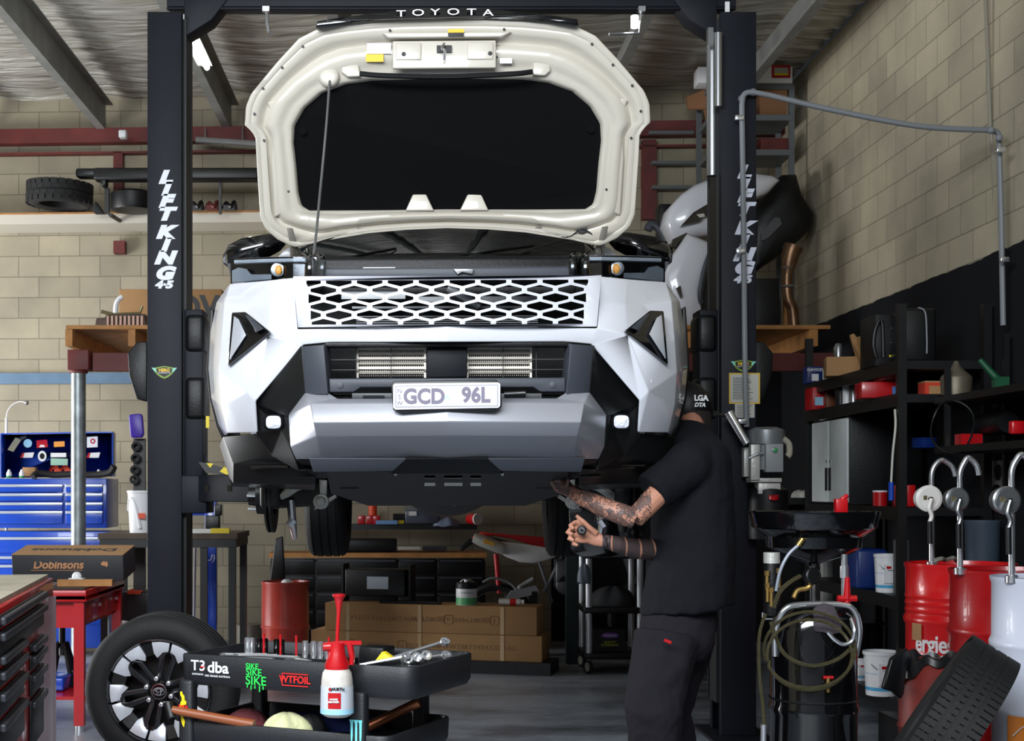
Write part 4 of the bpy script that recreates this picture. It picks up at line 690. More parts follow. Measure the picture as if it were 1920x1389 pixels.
q = MB(); q.box((-1.93, 10.15, .43), (.24, .32, .17)); item(q, 'carton', WHT, 'white carton under the black carton below the bench', 'box', bevel=.003); q = MB(); q.box((-1.95, 10.12, .305), (.22, .3, .08)); item(q, 'carton', CARD, 'open brown carton at the bottom of the stack below the bench', 'box', bevel=.003)
ec = thing('engine_crane', 'blue hydraulic engine crane standing behind the black bench', 'engine crane', (-1.66, 11.5, 0))
q = MB(); q.pbox(384, 935, 405, 1190, 11.4, .09); q.build('mast', BLU, ec, bevel=.004); q = MB(); q.pbox(352, 955, 386, 966, 11.42, .06); q.build('boom', BLU, ec, bevel=.004); q = MB(); q.box((-1.62, 11.4, .06), (.09, 1.3, .08)); q.box((-1.62, 11.45, .14), (.09, .09, .1)); q.build('base_rail', BLU, ec)
q = MB(); ptext(q, 'U)', 394, 1046, 11.398, 12, .001, shear=.2); q.build('print', WHT, ec); q = MB(); q.tube([P(366, 1005, 11.3), P(363, 1195, 11.3)], .012, 8); q.build('ram', CHR, ec)
# --- red steel bench and what lies on it
rb = thing('red_bench', 'red steel work bench with drawers beside the leaning wheel', 'bench', (-2.4, 8.95, 0)); xr = -1.92; zt = .85
q = MB(); q.box((-2.42, 8.95, zt - .03), (1.0, 1.12, .06)); q.box((-2.42, 8.95, zt - .05), (1.0, 1.12, .04)); q.build('bench_top', RED, rb, bevel=.005); q = MB(); q.box((-2.42, 8.95, zt + .005), (.97, 1.09, .01)); q.build('top_mat', BLK, rb)
for x, y in ((xr - .05, 8.44), (xr - .04, 9.46), (-2.87, 8.44), (-2.87, 9.46)): q = MB(); q.box((x, y, .42), (.06, .05, .76)); l = q.build('leg', RED, rb); q = MB(); q.cyl((x, y, 0), (x, y, .045), .025); q.build('foot', CHR, l)
q = MB(); q.box((-2.35, 8.95, .70), (.74, .98, .16)); q.build('drawer_case', RED, rb); q = MB(); q.box((-2.4, 8.95, .2), (.95, 1.0, .02)); q.build('lower_shelf', RED, rb)
for y in (8.7, 9.2): q = MB(); q.box((-1.965, y, .71), (.02, .46, .13)); d = q.build('drawer', RED, rb, bevel=.004); q = MB(); q.cyl((-1.95, y + .15, .73), (-1.93, y + .15, .73), .012); q.build('knob', CHR, d)
DKB = mat('dark_print_carton', (44, 44, 48), .6); COP = mat('copper_print', (176, 122, 78), .5)
q = MB(); R = Matrix.Rotation(-.03, 3, 'Z') @ Matrix.Rotation(.14, 3, 'X'); cc = P(140, 1062, 9.25); cc.z = zt + .01 + .108; q.box(cc, (.72, .34, .17), R); db = item(q, 'carton', DKB, 'dark carton with copper lettering lying on the red bench', 'box', bevel=.003)
q = MB(); q.box(cc + R @ Vector((0, .0, .086)), (.722, .342, .004), R); child(q, 'carton_top', CARD, db)
q = MB(); o_ = cc + R @ Vector((-.06, -.172, .02)); text(q, 'Dobinsons', o_, R @ Vector((1, 0, 0)), (0, 0, 1), .075, .0008, shear=.15, offset=.002); q.box(o_ + Vector((-.01, 0, -.035)), (.33, .001, .003)); a_ = cc + R @ Vector((.24, -.172, .025)); q.prism([a_ + Vector((x / 420, 0, z / 420)) for x, z in ((-9, -2), (-10, 3), (-4, 7), (-1, 9), (1, 6), (3, 5), (5, 10), (9, 2), (9, -3), (5, -8), (1, -4), (-4, -4))], [a_ + Vector((x / 420, -.001, z / 420)) for x, z in ((-9, -2), (-10, 3), (-4, 7), (-1, 9), (1, 6), (3, 5), (5, 10), (9, 2), (9, -3), (5, -8), (1, -4), (-4, -4))]); child(q, 'print', COP, db)
q = MB(); text(q, 'Dobinsons', cc + R @ Vector((0, 0, .0885)), R @ Vector((-1, 0, 0)), R @ Vector((0, -1, 0)), .13, .0005, offset=.004); child(q, 'print', DKB, db)
q = MB(); q.box(P(160, 1091, 8.62) * 1, (.33, .05, .04), Matrix.Rotation(.05, 3, 'Z')); q.v = [v + Vector((0, 0, zt + .03 - P(160, 1091, 8.62).z)) for v in q.v]; item(q, 'timber_offcut', WOOD, 'short pale timber offcut lying on the red bench', 'timber')
q = MB(); q.box((-2.06, 8.75, zt + .03), (.09, .07, .04)); q.sphere((-2.06, 8.75, zt + .06), .03); item(q, 'paper_wad', WHT, 'crumpled white paper on the red bench behind the timber offcut', 'paper')
q = MB(); q.lathe([(.09, 0), (.09, .01)], (-2.22, 8.75, zt + .01)); item(q, 'metal_disc', STL, 'round tin lid lying on the red bench', 'lid', smooth=True)
js = thing('jack_stand', 'black jack stand on the floor under the red bench', 'jack stand', (-2.2, 8.95, .21)); q = MB()
for a in range(4): t = PI / 4 + a * PI / 2; q.tube([(-2.2 + .12 * math.cos(t), 8.95 + .12 * math.sin(t), .21), (-2.2 + .03 * math.cos(t), 8.95 + .03 * math.sin(t), .48)], .018, 6)
q.build('base', BLKM, js); q = MB(); q.cyl((-2.2, 8.95, .4), (-2.2, 8.95, .58), .02); q.box((-2.2, 8.95, .59), (.09, .05, .03)); q.build('ratchet_post', BLKM, js)
q = MB(); q.box((-2.3, 8.8, .255), (.36, .3, .08)); item(q, 'parts_tray', BLU, 'blue parts tray on the lower shelf of the red bench', 'tray', bevel=.01)
# --- red drawer cabinet at the left edge
rc = thing('drawer_cabinet', 'red drawer cabinet with black pulls at the left edge', 'tool cabinet', (-1.7, 5.4, 0)); C1 = Vector((-1.563, 6.2, 0)); U = Vector((.1385, -.990, 0)).normalized(); N_ = Vector((U.y, -U.x, 0)); RW = Matrix((U, -N_, Vector((0, 0, 1)))).transposed()
def cb(mb, u0, u1, z0, z1, d0, d1): return mb.box(C1 + U * ((u0 + u1) / 2) + N_ * ((d0 + d1) / 2) + Vector((0, 0, (z0 + z1) / 2)), (u1 - u0, abs(d1 - d0), z1 - z0), RW)
q = MB(); cb(q, 0, 1.7, .10, 1.062, 0, .55); q.build('case', RED, rc, bevel=.006); q = MB(); cb(q, .02, 1.68, 1.062, 1.078, .02, .53); q.build('top_mat', mat('worn_mat', (176, 168, 148), .7, var=.3), rc)
def zz(y, u=.3): Yv = 6.2 - .99 * u; return H - (y - CY) * Yv / F
DRW = mat('drawer_front_black', (18, 18, 20), .4)
for u0, u1, rows in ((.45, 1.65, ((1104, 1126), (1128, 1172))), (.45, .84, ((1186, 1203), (1206, 1236), (1240, 1282), (1286, 1372))), (1.06, 1.65, ((1192, 1214), (1218, 1250), (1254, 1300), (1304, 1372)))):
    for a, b in rows:
        um = .45 if u0 < .5 else 1.06; z1, z0 = zz(a, um), zz(b, um); q = MB(); cb(q, u0, u1, z0 + .004, z1 - .004, -.012, 0); d = q.build('drawer', DRW, rc, bevel=.003); q = MB(); cb(q, u0, u1, z1 - .035, z1 - .008, -.03, -.01); q.build('drawer_pull', mat('pull_dark_grey', (52, 54, 60), .35), d, bevel=.006)
q = MB(); cb(q, -.02, -.005, .12, .98, -.01, .02); q.build('gloss_strip', CHR, rc); q = MB(); cb(q, .25, .27, .98, 1.0, -.008, 0); q.build('lock', CHR, rc)  # chrome strip stands for the gloss along the cabinet's far edge
for u in (.1, 1.6):
    for d in (.08, .48): q = MB(); c = C1 + U * u + N_ * d + Vector((0, 0, .05)); q.cyl(c - U * .02, c + U * .02, .05); q.build('castor', BLK, rc)
q = MB(); cb(q, .9, 1.6, 1.079, 1.083, .10, .5); item(q, 'paper_sheet', WHT, 'white paper sheet lying on the red drawer cabinet', 'paper'); q = MB(); cb(q, 1.0, 1.4, 1.084, 1.088, .16, .4); item(q, 'leaflet', BLU, 'blue leaflet lying on the white paper sheet on the red cabinet', 'leaflet')
q = MB(); c = C1 + U * .22 + N_ * .36 + Vector((0, 0, 1.079)); q.lathe([(.022, 0), (.022, .05), (.01, .065)], c, n=16); yb_ = item(q, 'small_bottle', YEL, 'small yellow bottle with a clear cap at the back of the red cabinet', 'bottle', smooth=True); q = MB(); q.lathe([(.01, .065), (.01, .085)], c, n=12); child(q, 'cap', WHT, yb_)
# --- road wheel leaning on the left column
wh = thing('road_wheel', 'road wheel with black and silver alloy rim leaning at the foot of the left column', 'wheel', (P(297, 1295, 7.4).x, 7.43, 0)); RR = Matrix.Translation(P(297, 1297, 7.4)) @ Matrix.Rotation(-.07, 4, 'Z') @ Matrix.Rotation(.05, 4, 'X')
q = MB(RR); tyre(q, (0, .11, 0), (0, 1, 0), R=.40, w=.25, rim=.272, grooves=4, n=96); q.build('tyre', RUB, wh, smooth=True, ang=50)
q = MB(RR); q.lathe([(.28, -.01), (.272, -.012), (.268, .0), (.255, .03), (.25, .2), (.24, .2), (.24, .04), (.20, .05)], (0, 0, 0), (0, 1, 0), 96, cap=False); rim = q.build('rim', BLKG, wh, smooth=True)
q = MB(RR); q.lathe([(.24, .15), (.08, .17), (.02, .17)], (0, 0, 0), (0, 1, 0), 48); q.build('brake_side', BLKM, rim, smooth=True)
MS = mat('machined_alloy', (214, 218, 226), .32, .25)
def pol(r, a, y): return Vector((r * math.cos(a), y, r * math.sin(a)))
for k in range(6):
    a = math.radians(15 + 60 * k)
    for s in (-1, 1):
        q = MB(RR); o1 = [pol(.262, a + math.radians(s * d), .004) for d in (1.5, 8, 15, 22.5)] + [pol(.20, a + math.radians(s * 23.5), .03), pol(.172, a + math.radians(s * 19), .035), pol(.205, a + math.radians(s * 9), .022), pol(.212, a + math.radians(s * 1.5), .02)]
        if s < 0: o1 = o1[::-1]
        q.prism(o1, [v + Vector((0, .02, 0)) for v in o1]); q.build('machined_segment', MS, rim, bevel=.002)
    q = MB(RR)
    for s in (-1, 1):
        o1 = [pol(.05, a + s * .55, .03), pol(.07, a + s * .12, .025), pol(.185, a + s * .10, .03), pol(.215, a + s * .01, .012), pol(.212, a + s * .09, .012), pol(.178, a + s * .26, .022), pol(.09, a + s * .42, .028)]
        if s < 0: o1 = o1[::-1]
        q.prism(o1, [v + Vector((0, .03, 0)) for v in o1])
    q.build('spoke', mat('spoke_black', (24, 26, 30), .3, coat=.3), wh, bevel=.004)
    q = MB(RR); q.prism([pol(.262, a + math.radians(d), .02) for d in (24, 30, 36)] + [pol(.19, a + math.radians(d), .04) for d in (36, 30, 24)], [pol(.262, a + math.radians(d), .04) for d in (24, 30, 36)] + [pol(.19, a + math.radians(d), .06) for d in (36, 30, 24)]); q.build('rim_bridge', BLKM, rim)
    a2 = math.radians(45 + 60 * k - 5); q = MB(RR); c = pol(.069, a2, .03); q.lathe([(.014, 0), (.0145, -.01), (.012, -.03), (.006, -.033)], c, (0, 1, 0), 16); q.build('wheel_nut', CHR, wh, smooth=True)
q = MB(RR); q.lathe([(.052, .04), (.052, .018), (.045, .012), (.0, .010)], (0, 0, 0), (0, 1, 0), 40); hc = q.build('hub_cap', BLKG, wh, smooth=True)
q = MB(RR)
for rx, rz in ((.03, .02), (.011, .019), (.02, .008)): q.tube([Vector((rx * math.cos(t), .008, rz * math.sin(t) + (.006 if rz < .01 else 0))) for t in [2 * PI * k / 24 for k in range(25)]], .0026, 6, cap=False)
q.lathe([(.041, .012), (.0405, .008), (.038, .008)], (0, 0, 0), (0, 1, 0), 32, cap=False); q.build('badge', CHR, hc, smooth=True)
# ================================================================ black service cart in the foreground
ct = thing('service_cart', 'black plastic service cart covered in stickers in front of the car', 'service cart', (-.35, 4.85, 0)); CO = Vector((-.783, 4.85, 0)); CU = Vector((.898, -.44, 0)).normalized(); CV = Vector((.44, .898, 0)).normalized(); CR = Matrix((CU, CV, Vector((0, 0, 1)))).transposed()
def T(t, v, z): return CO + CU * t + CV * v + Vector((0, 0, z))
def cbox(mb, t0, t1, v0, v1, z0, z1): return mb.box(T((t0 + t1) / 2, (v0 + v1) / 2, (z0 + z1) / 2), (t1 - t0, v1 - v0, z1 - z0), CR)
CBK = mat('cart_plastic', (22, 24, 28), .48, bump=.15, bscale=250)
def tray(z, h, tl, dep, nm):
    q = MB(); L_ = tl; W_ = .49; r = .05
    def rr_(i, zz_, e=0): 
        pts = []
        for cx_, cy_, a0 in ((L_ - r, r, -90), (L_ - r, W_ - r, 0), (r * .4, W_ - r * .4, 90), (r * .4, r * .4, 180)):
            rad = (r if cx_ > .3 else r * .4) - i
            for k in range(5): t = math.radians(a0 + 22.5 * k); pts.append(T(cx_ + max(rad, .004) * math.cos(t), cy_ + max(rad, .004) * math.sin(t), zz_))
        return pts
    q.rings([rr_(.012, z - h), rr_(0, z - h + .02), rr_(-.003, z - .004), rr_(.0, z), rr_(.010, z), rr_(.014, z - .006), rr_(.018, z - dep), ]); return q.build(nm, CBK, ct, smooth=True, ang=40)
tr = tray(.886, .105, .885, .045, 'top_tray')
q = MB(); cbox(q, .69, .70, .03, .46, .84, .88); q.build('tray_divider', CBK, ct)
q = MB(); cbox(q, .72, .86, .06, .21, .842, .868); cbox(q, .72, .86, .26, .42, .842, .868); q.build('end_pocket', CBK, ct, bevel=.01)
tray(.66, .09, .80, .06, 'middle_tray'); tray(.16, .10, .80, .06, 'bottom_tray')
for t, v in ((.025, .005), (.69, .005), (.025, .46), (.69, .46)):
    q = MB(); cbox(q, t - .028, t + .028, v - .022, v + .022, .10, .80); q.build('leg', CBK, ct, bevel=.012)
    q = MB(); c = T(t, v, .04); q.cyl(c - CV * .012, c + CV * .012, .038); q.build('castor', BLK, ct)
def face(mb, s, t, z, size, sx=1, v=-.004, **k): return text(mb, s, T(t, v, z), CU * sx, (0, 0, 1), size, .0006, **k)
SG = mat('sticker_green', (40, 205, 80), .5); SR = mat('sticker_red', (215, 28, 28), .5); SC_ = mat('sticker_cyan', (120, 220, 225), .5)
q = MB(); face(q, 'T3', .072, .848, .05, 1.1, offset=.0005); q.build('sticker', WHT, tr); q = MB(); face(q, 'dba', .152, .845, .052, 1.15, offset=.0012); face(q, 'DISC BRAKES AUSTRALIA', .15, .817, .009, 1); face(q, 'SUSPENSION', .07, .82, .008, 1); q.build('sticker', WHT, tr)
q = MB(); q.box(T(.090, -.005, .846), (.016, .001, .004), CR); q.build('sticker', SR, tr)
for s_, t_, z_, sz in (('SIKE', .288, .858, .026), ('SIKE', .295, .838, .032), ('SIKE', .303, .810, .042)): q = MB(); face(q, s_, t_, z_, sz, 1.05, offset=.0004); q.build('sticker', SG, tr)
for k, (t_, h_) in enumerate(((.27, .008), (.285, .014), (.30, .01), (.318, .02), (.332, .012))): q = MB(); q.box(T(t_, -.005, .795 - h_ / 2), (.004, .001, h_), CR); q.build('sticker', SG, tr)
q = MB(); zc = .823; cbox(q, .405, .505, -.006, -.0045, zc + .018, zc + .021); cbox(q, .405, .505, -.006, -.0045, zc - .021, zc - .018); cbox(q, .405, .408, -.006, -.0045, zc - .02, zc + .02); q.build('sticker', SR, tr); q = MB(); face(q, 'WTFOIL', .455, zc, .032, 1, -.006, offset=.0008); q.build('sticker', SR, tr)
q = MB(); pts = [T(.012 + x / 1000, -.0185, .70 + z / 1000) for x, z in ((-4, 58), (4, 60), (6, 52), (14, 44), (15, 30), (22, 26), (21, 16), (12, 14), (12, -8), (8, -26), (16, -42), (12, -62), (7, -56), (2, -46), (-3, -20), (-6, 10), (-2, 22), (3, 30), (2, 40), (-3, 46))]; q.prism(pts, [p - CV * .001 for p in pts]); q.build('sticker', YEL, ct)
q = MB(); text(q, 'DBA', T(.022, -.0205, .705), CU, (0, 0, 1), .02, .0006, offset=.001); q.build('sticker', SR, ct)
for k, (dx, h_) in enumerate(((-.016, .085), (0, .105), (.016, .085))):
    q = MB(); x0 = .69 + dx; pts = [T(x0 + a, -.0185, .71 + z) for a, z in ((-.009, 0), (.007, .001), (.005, -.01), (.004, -h_ * .6), (.0, -h_), (-.003, -h_ * .7), (-.0035, -.03), (-.004, -.012))]; q.prism(pts, [p - CV * .001 for p in pts]); q.build('sticker', SC_, ct)
# pump spray bottle hung on the front rail
sb = thing('spray_bottle', 'white pressure spray bottle with red pump hung on the front of the black cart', 'spray bottle', P(632, 1343, 4.5)); bb = P(632, 1343, 4.5)
q = MB(); q.lathe([(.035, 0), (.046, .006), (.051, .02), (.052, .06), (.050, .115), (.046, .14), (.036, .155)], bb, n=32); bt = q.build('bottle', mat('milky_plastic', (206, 200, 192), .45, var=.25, scale=30), sb, smooth=True)
q = MB(); q.lathe([(.0525, .02), (.0535, .03), (.052, .10)], bb, n=32, cap=False); q.build('label', mat('label_grey', (188, 194, 202), .5), bt, smooth=True); q = MB(); q.lathe([(.0535, .012), (.0537, .028)], bb, n=32, cap=False); q.build('label_band', mat('pale_blue', (150, 200, 225), .5), bt)
q = MB(); q.rings([[bb + Vector((.0545 * math.sin(a), -.0545 * math.cos(a), z)) for a in [-.5 + .11 * k for k in range(8)]] for z in (.032, .082)], cap=False, close=False); q.build('label_panel', RED, bt, solid=.0005)
q = MB(); text(q, 'WURTH', bb + Vector((.004, -.0545, .094)), (1, 0, 0), (0, 0, 1), .012, .001, offset=.0005); q.build('print', BLK, bt); q = MB(); q.box(bb + Vector((-.02, -.0535, .094)), (.008, .003, .008)); q.build('print', RED, bt); q = MB(); text(q, 'MARKE\nREINIGER', bb + Vector((-.008, -.0565, .058)), (1, 0, 0), (0, 0, 1), .008, .001, offset=.0003); q.build('print', WHT, bt)
q = MB(); q.lathe([(.038, .15), (.04, .165), (.026, .20), (.024, .235), (.014, .24)], bb, n=28); q.tube([bb + Vector((-.02, 0, .222)), bb + Vector((-.045, -.005, .222))], [.016, .013], 14); q.box(bb + Vector((.04, 0, .235)), (.075, .014, .012)); q.tube([bb + Vector((.04, 0, .232)), bb + Vector((.048, 0, .19)), bb + Vector((.046, 0, .165))], [.011, .009, .008], 10); q.build('spray_head', RED, sb, smooth=True)
q = MB(); q.cyl(bb + Vector((0, 0, .235)), bb + Vector((0.005, 0, .33)), .006); q.lathe([(.006, 0), (.008, .02), (.012, .04), (.016, .052), (.021, .058), (.021, .064), (.01, .066)], bb + Vector((.005, 0, .325)), (.02, 0, 1), 20); q.build('pump_handle', RED, sb, smooth=True)
# sockets standing in the tray
q = MB(); cbox(q, .04, .50, .25, .35, .841, .861); item(q, 'socket_rail', BLK, 'black socket rail at the back of the cart tray', 'tool rail')
soc = [(443, 14), (452, 13), (466, 13), (478, 12), (500, 12), (510, 11), (555, 11), (571, 10), (584, 10), (597, 10), (617, 11)]
nm_ = ('leftmost', 'second', 'third', 'fourth', 'fifth', 'sixth', 'seventh', 'eighth', 'ninth', 'tenth', 'rightmost')
for k, (x, r) in enumerate(soc):
    t_ = .10 + .0315 * k * 1.5 + (.03 if k > 5 else 0); c = T(.075 + (x - 443) * .00215, .30, .860); q = MB(); q.lathe([(.011, 0), (.011, .055), (.008, .056), (.008, .04)], c, n=16); item(q, 'socket', CHR if k < 2 or k > 5 else BLKG, nm_[k] + ' socket in the row standing at the back of the cart tray', 'socket', 'sockets standing on the cart', smooth=True)
for k, x in enumerate((484, 516, 546, 607)): c = T(.075 + (x - 443) * .00215, .27, .862); q = MB(); q.cyl(c, c + Vector((0, 0, .075)), .004); item(q, 'screwdriver_bit', RED, ('leftmost', 'second', 'third', 'rightmost')[k] + ' slim red peg among the sockets on the cart', 'peg', 'red pegs among the sockets')
random.seed(5)
for k in range(7):
    t_ = .07 + k * .045; a = T(t_, .10 + random.uniform(0, .08), .872); b_ = a + CU * .10 + CV * random.uniform(-.05, .05); q = MB(); q.tube([a, b_], .005, 6); q.lathe([(.011, 0), (.011, .007)], a - Vector((0, 0, .004)), n=10); q.lathe([(.009, 0), (.009, .007)], b_ - Vector((0, 0, .004)), n=10); item(q, 'spanner', CHR, ('leftmost', 'second', 'third', 'fourth', 'fifth', 'sixth', 'rightmost')[k] + ' of the small spanners scattered at the front left of the cart tray', 'spanner', 'small spanners in the cart tray')
for k, (a, b_, lb) in enumerate((((.60, .20, .85), (.80, .42, .925), 'long chrome spanner propped up highest at the right end of the cart'), ((.62, .34, .85), (.86, .30, .895), 'chrome spanner lying across the right end pocket of the cart'), ((.64, .10, .87), (.78, .16, .90), 'stubby chrome ratchet on the right end of the cart'))):
    q = MB(); a = T(*a); b_ = T(*b_); q.tube([a, b_], .006, 8); q.lathe([(.017, 0), (.017, .012), (.009, .012), (.009, 0)], b_ - Vector((0, 0, .006)), (.3, -.6, 1), 16, cap=False); item(q, 'spanner', CHR, lb, 'spanner', smooth=True)
for k in range(3): q = MB(); c = T(.74 + .035 * k, .24, .873 + .008 * k); q.lathe([(.018, 0), (.018, .022), (.010, .023), (.010, .01)], c, (.3, -.8, .5), 18); item(q, 'socket', CHR, ('left', 'middle', 'right')[k] + ' of the big chrome sockets piled on the end pockets of the cart', 'socket', 'big sockets on the cart end', smooth=True)
q = MB(); f = [T(.60, .25, .845), T(.70, .25, .845), T(.68, .25, .88), T(.645, .25, .90)]; q.prism(f, [p + CV * .03 for p in f]); item(q, 'sanding_block', YEL, 'yellow wedge shaped block on the right part of the cart tray', 'block', bevel=.003)
q = MB(); q.tube([T(.55, .2, .845), T(.55, .2, .91)], .007, 8); item(q, 'extension_bar', BLKG, 'short black bar standing upright beside the spray bottle head', 'bar'); q = MB(); cbox(q, .50, .60, .35, .44, .845, .90); item(q, 'tool_case', BLK, 'small black tool case at the back of the cart tray', 'case', bevel=.006)
q = MB(); q.tube([T(.20, .05, .885), T(.30, .06, .888), T(.42, .05, .888)], [.004, .006, .005], 8); item(q, 'slim_bar', CHR, 'slim chrome bar lying on the front rim of the cart', 'bar', smooth=True)
# middle tray contents
hm = thing('hammer', 'wooden handled hammer lying across the left end of the middle cart tray', 'hammer', T(.02, -.04, .67)); q = MB(); q.tube([T(.0, -.05, .70), T(.28, .02, .66)], [.014, .017], 12); q.build('handle', mat('hammer_handle', (130, 68, 34), .45), hm, smooth=True); q = MB(); q.cyl(T(-.02, -.05, .725), T(.0, -.055, .675), .016); q.build('head', BLKM, hm, smooth=True)
q = MB(); q.tube([T(.60, .20, .64), T(.79, .24, .74)], .017, 18); cp = item(q, 'copper_drift', mat('copper', (150, 92, 62), .35, .8), 'copper drift pointing up out of the right end of the middle cart tray', 'copper bar', smooth=True)
def cloth(c, rx, ry, rz, seed, n=18):
    random.seed(seed); q = MB(); c = Vector(c); rs = []; ph = [random.uniform(0, 6) for _ in range(6)]
    for i in range(1, n):
        t = PI * i / n * .62; rs.append([c + Vector((rx * math.sin(t) * math.cos(a) * (1 + .10 * math.sin(3 * a + ph[0]) + .06 * math.sin(7 * a + ph[1])), ry * math.sin(t) * math.sin(a) * (1 + .10 * math.sin(4 * a + ph[2])), rz * math.cos(t) + .08 * rz * math.sin(5 * a + ph[3]) * math.sin(t))) for a in [2 * PI * k / 32 for k in range(32)]])
    return q.rings(rs)
item(cloth(T(.34, .13, .615), .085, .09, .075, 3), 'cleaning_cloth', mat('pale_cloth', (206, 206, 160), .9, bump=.4, bscale=60), 'pale yellow cloth bundled in the middle cart tray', 'cloth', smooth=True)
item(cloth(T(.36, .32, .615), .20, .07, .055, 4), 'blue_cloth', mat('navy_cloth', (24, 36, 90), .9, bump=.4), 'navy blue cloth along the back of the middle cart tray', 'cloth', smooth=True)
item(cloth(T(.14, .20, .61), .08, .08, .07, 6), 'red_rag', mat('red_rag', (92, 36, 42), .9, bump=.4), 'dull red rag at the left of the middle cart tray', 'rag', smooth=True)
item(cloth(T(.40, .19, .63), .05, .04, .05, 8), 'black_glove', RUB, 'crumpled black glove behind the pale yellow cloth on the cart', 'glove', smooth=True)
q = MB(); q.lathe([(.035, 0), (.035, .02), (.028, .02)], T(.15, .05, .64), n=24); item(q, 'chrome_cup', CHR, 'round chrome cup beside the hammer handle on the cart', 'cup', smooth=True)
# ================================================================ right side of the workshop
XA, XZ = 2.95, 3.46
rk = thing('shelving_rack', 'black steel shelving rack along the dark lower right wall', 'shelving', (3.2, 9.4, 0))
for y in (8.48, 10.44):
    for x in (XA, XZ): q = MB(); q.box((x, y, 1.28), (.05, .05, 2.56)); q.build('post', BLKM, rk)
for z in (2.22, 2.02, 1.34, .80, .18): q = MB(); q.box(((XA + XZ) / 2, 9.46, z - .025), (XZ - XA + .04, 2.0, .05)); q.box((XA - .02, 9.46, z - .035), (.012, 2.0, .08)); q.build('shelf', BLKM, rk)
def on(px, Y, z, x=None): """point on a shelf: at pixel column px and depth Y"""; return Vector(((px - CX) * Y / F, Y, z))
def ibox(px, Y, z, w, d, h, m, name, label, cat, rz=0, group=None, bevel=.003):
    q = MB(); c = on(px, Y, z); q.box(c + Vector((0, 0, h / 2)), (w, d, h), Matrix.Rotation(rz, 3, 'Z')); return item(q, name, m, label, cat, group, bevel=bevel), c
dy, c = ibox(1524, 10.33, 2.222, .11, .12, .12, mat('deep_blue_carton', (16, 40, 96), .4), 'carton', 'small dark blue carton with white lettering at the far end of the top rack shelf', 'box')
q = MB(); text(q, 'DAYCO', c + Vector((0, -.0605, .095)), (1.25, 0, 0), (0, 0, 1), .026, .0005, offset=.001); q.box(c + Vector((.0, -.061, .04)), (.05, .001, .05)); child(q, 'print', WHT, dy)
ibox(1578, 9.72, 2.222, .22, .22, .13, CARD, 'carton', 'open brown carton on the top rack shelf', 'box', -.2)
q = MB(); f = [P(1594, 628, 9.6), P(1601, 625, 9.6), P(1606, 632, 9.6), P(1622, 628, 9.5), P(1624, 690, 9.5), P(1612, 692, 9.6)]; q.prism(f, [v + Vector((.0, .02, 0)) for v in f]); item(q, 'carton_flap', CARD, 'tall torn cardboard piece standing right of the open carton', 'cardboard')
q = MB(); c = on(1572, 9.9, 2.36); q.lathe([(.03, 0), (.035, .08), (.02, .11)], c, n=14); item(q, 'jar', STL, 'clear grey jar poking out of the open brown carton', 'jar', smooth=True)
tc_, c = ibox(1655, 8.98, 2.222, .19, .30, .32, BLK, 'tool_case', 'tall black tool case with drawn tools on its front, on the top rack shelf', 'tool case'); q = MB()
q.tube(bez([c + Vector((-.09, -.16, .05)), c + Vector((-.11, -.16, .12)), c + Vector((-.10, -.16, .22)), c + Vector((-.06, -.16, .28)), c + Vector((-.05, -.16, .05))], 5), .012, 8); child(q, 'case_handle', BLK, tc_, smooth=True); q = MB()
for k in range(5): q.tube([c + Vector((.0 + .02 * (k % 2), -.152, .05 + k * .045)), c + Vector((.03 + .02 * (k % 2), -.152, .08 + k * .045))], .006, 6)
child(q, 'tool_picture', STL, tc_); q = MB(); q.box(c + Vector((.03, -.152, .06)), (.08, .002, .012)); child(q, 'stripe', YEL, tc_)
bc2, c = ibox(1712, 8.72, 2.222, .2, .26, .33, BLKM, 'power_tool_case', 'big black moulded case at the near end of the top rack shelf', 'tool case', bevel=.02); q = MB(); q.tube(bez([c + Vector((-.02, -.14, .33)), c + Vector((.02, -.15, .30)), c + Vector((.03, -.15, .15)), c + Vector((.03, -.15, .05))], 5), .005, 6); child(q, 'cord', GY, bc2)
bx_, c = ibox(1536, 10.25, 2.022, .15, .2, .16, RED, 'carton', 'red carton at the far end of the second rack shelf', 'box'); q = MB(); q.box(c + Vector((-.03, -.101, .06)), (.06, .002, .06)); child(q, 'print', mat('pale_blue', (150, 200, 225), .5), bx_)
ibox(1554, 10.15, 2.022, .06, .1, .12, mat('brown_can', (110, 60, 30), .5), 'oil_can', 'narrow brown can beside the red carton on the second shelf', 'can')
for k, (x, m_) in enumerate(((1576, BLK), (1588, WHT), (1600, STL), (1614, BLK), (1622, STL), (1636, BLK))):
    q = MB(); c = on(x, 9.75 - k * .06, 2.022); q.lathe([(.03, 0), (.03, .13), (.014, .155), (.014, .18)], c, n=16); item(q, 'bottle', m_, ('leftmost', 'second', 'third', 'fourth', 'fifth', 'rightmost')[k] + ' bottle of the row in the middle of the second rack shelf', 'bottle', 'bottles on the second rack shelf', smooth=True)
tb, c = ibox(1648, 8.95, 2.022, .26, .22, .10, RED, 'parts_box', 'long red parts box with a blue label on the second rack shelf', 'box', -.1); q = MB(); q.box(c + Vector((.07, -.118, .045)), (.05, .004, .05)); child(q, 'label', mat('label_blue', (70, 120, 190), .5), tb)
ibox(1668, 8.95, 2.13, .14, .2, .08, RED, 'carton', 'red carton stacked on the long red parts box', 'box')
gc = thing('steel_cabinet', 'black steel cabinet with two pale grey doors on the middle rack shelf', 'cabinet', (3.2, 9.92, 1.345)); q = MB(); q.box((3.2, 9.92, 1.645), (.49, .86, .6)); q.build('body', BLK, gc, bevel=.004); GD = mat('pale_grey_door', (205, 212, 212), .5, var=.12)
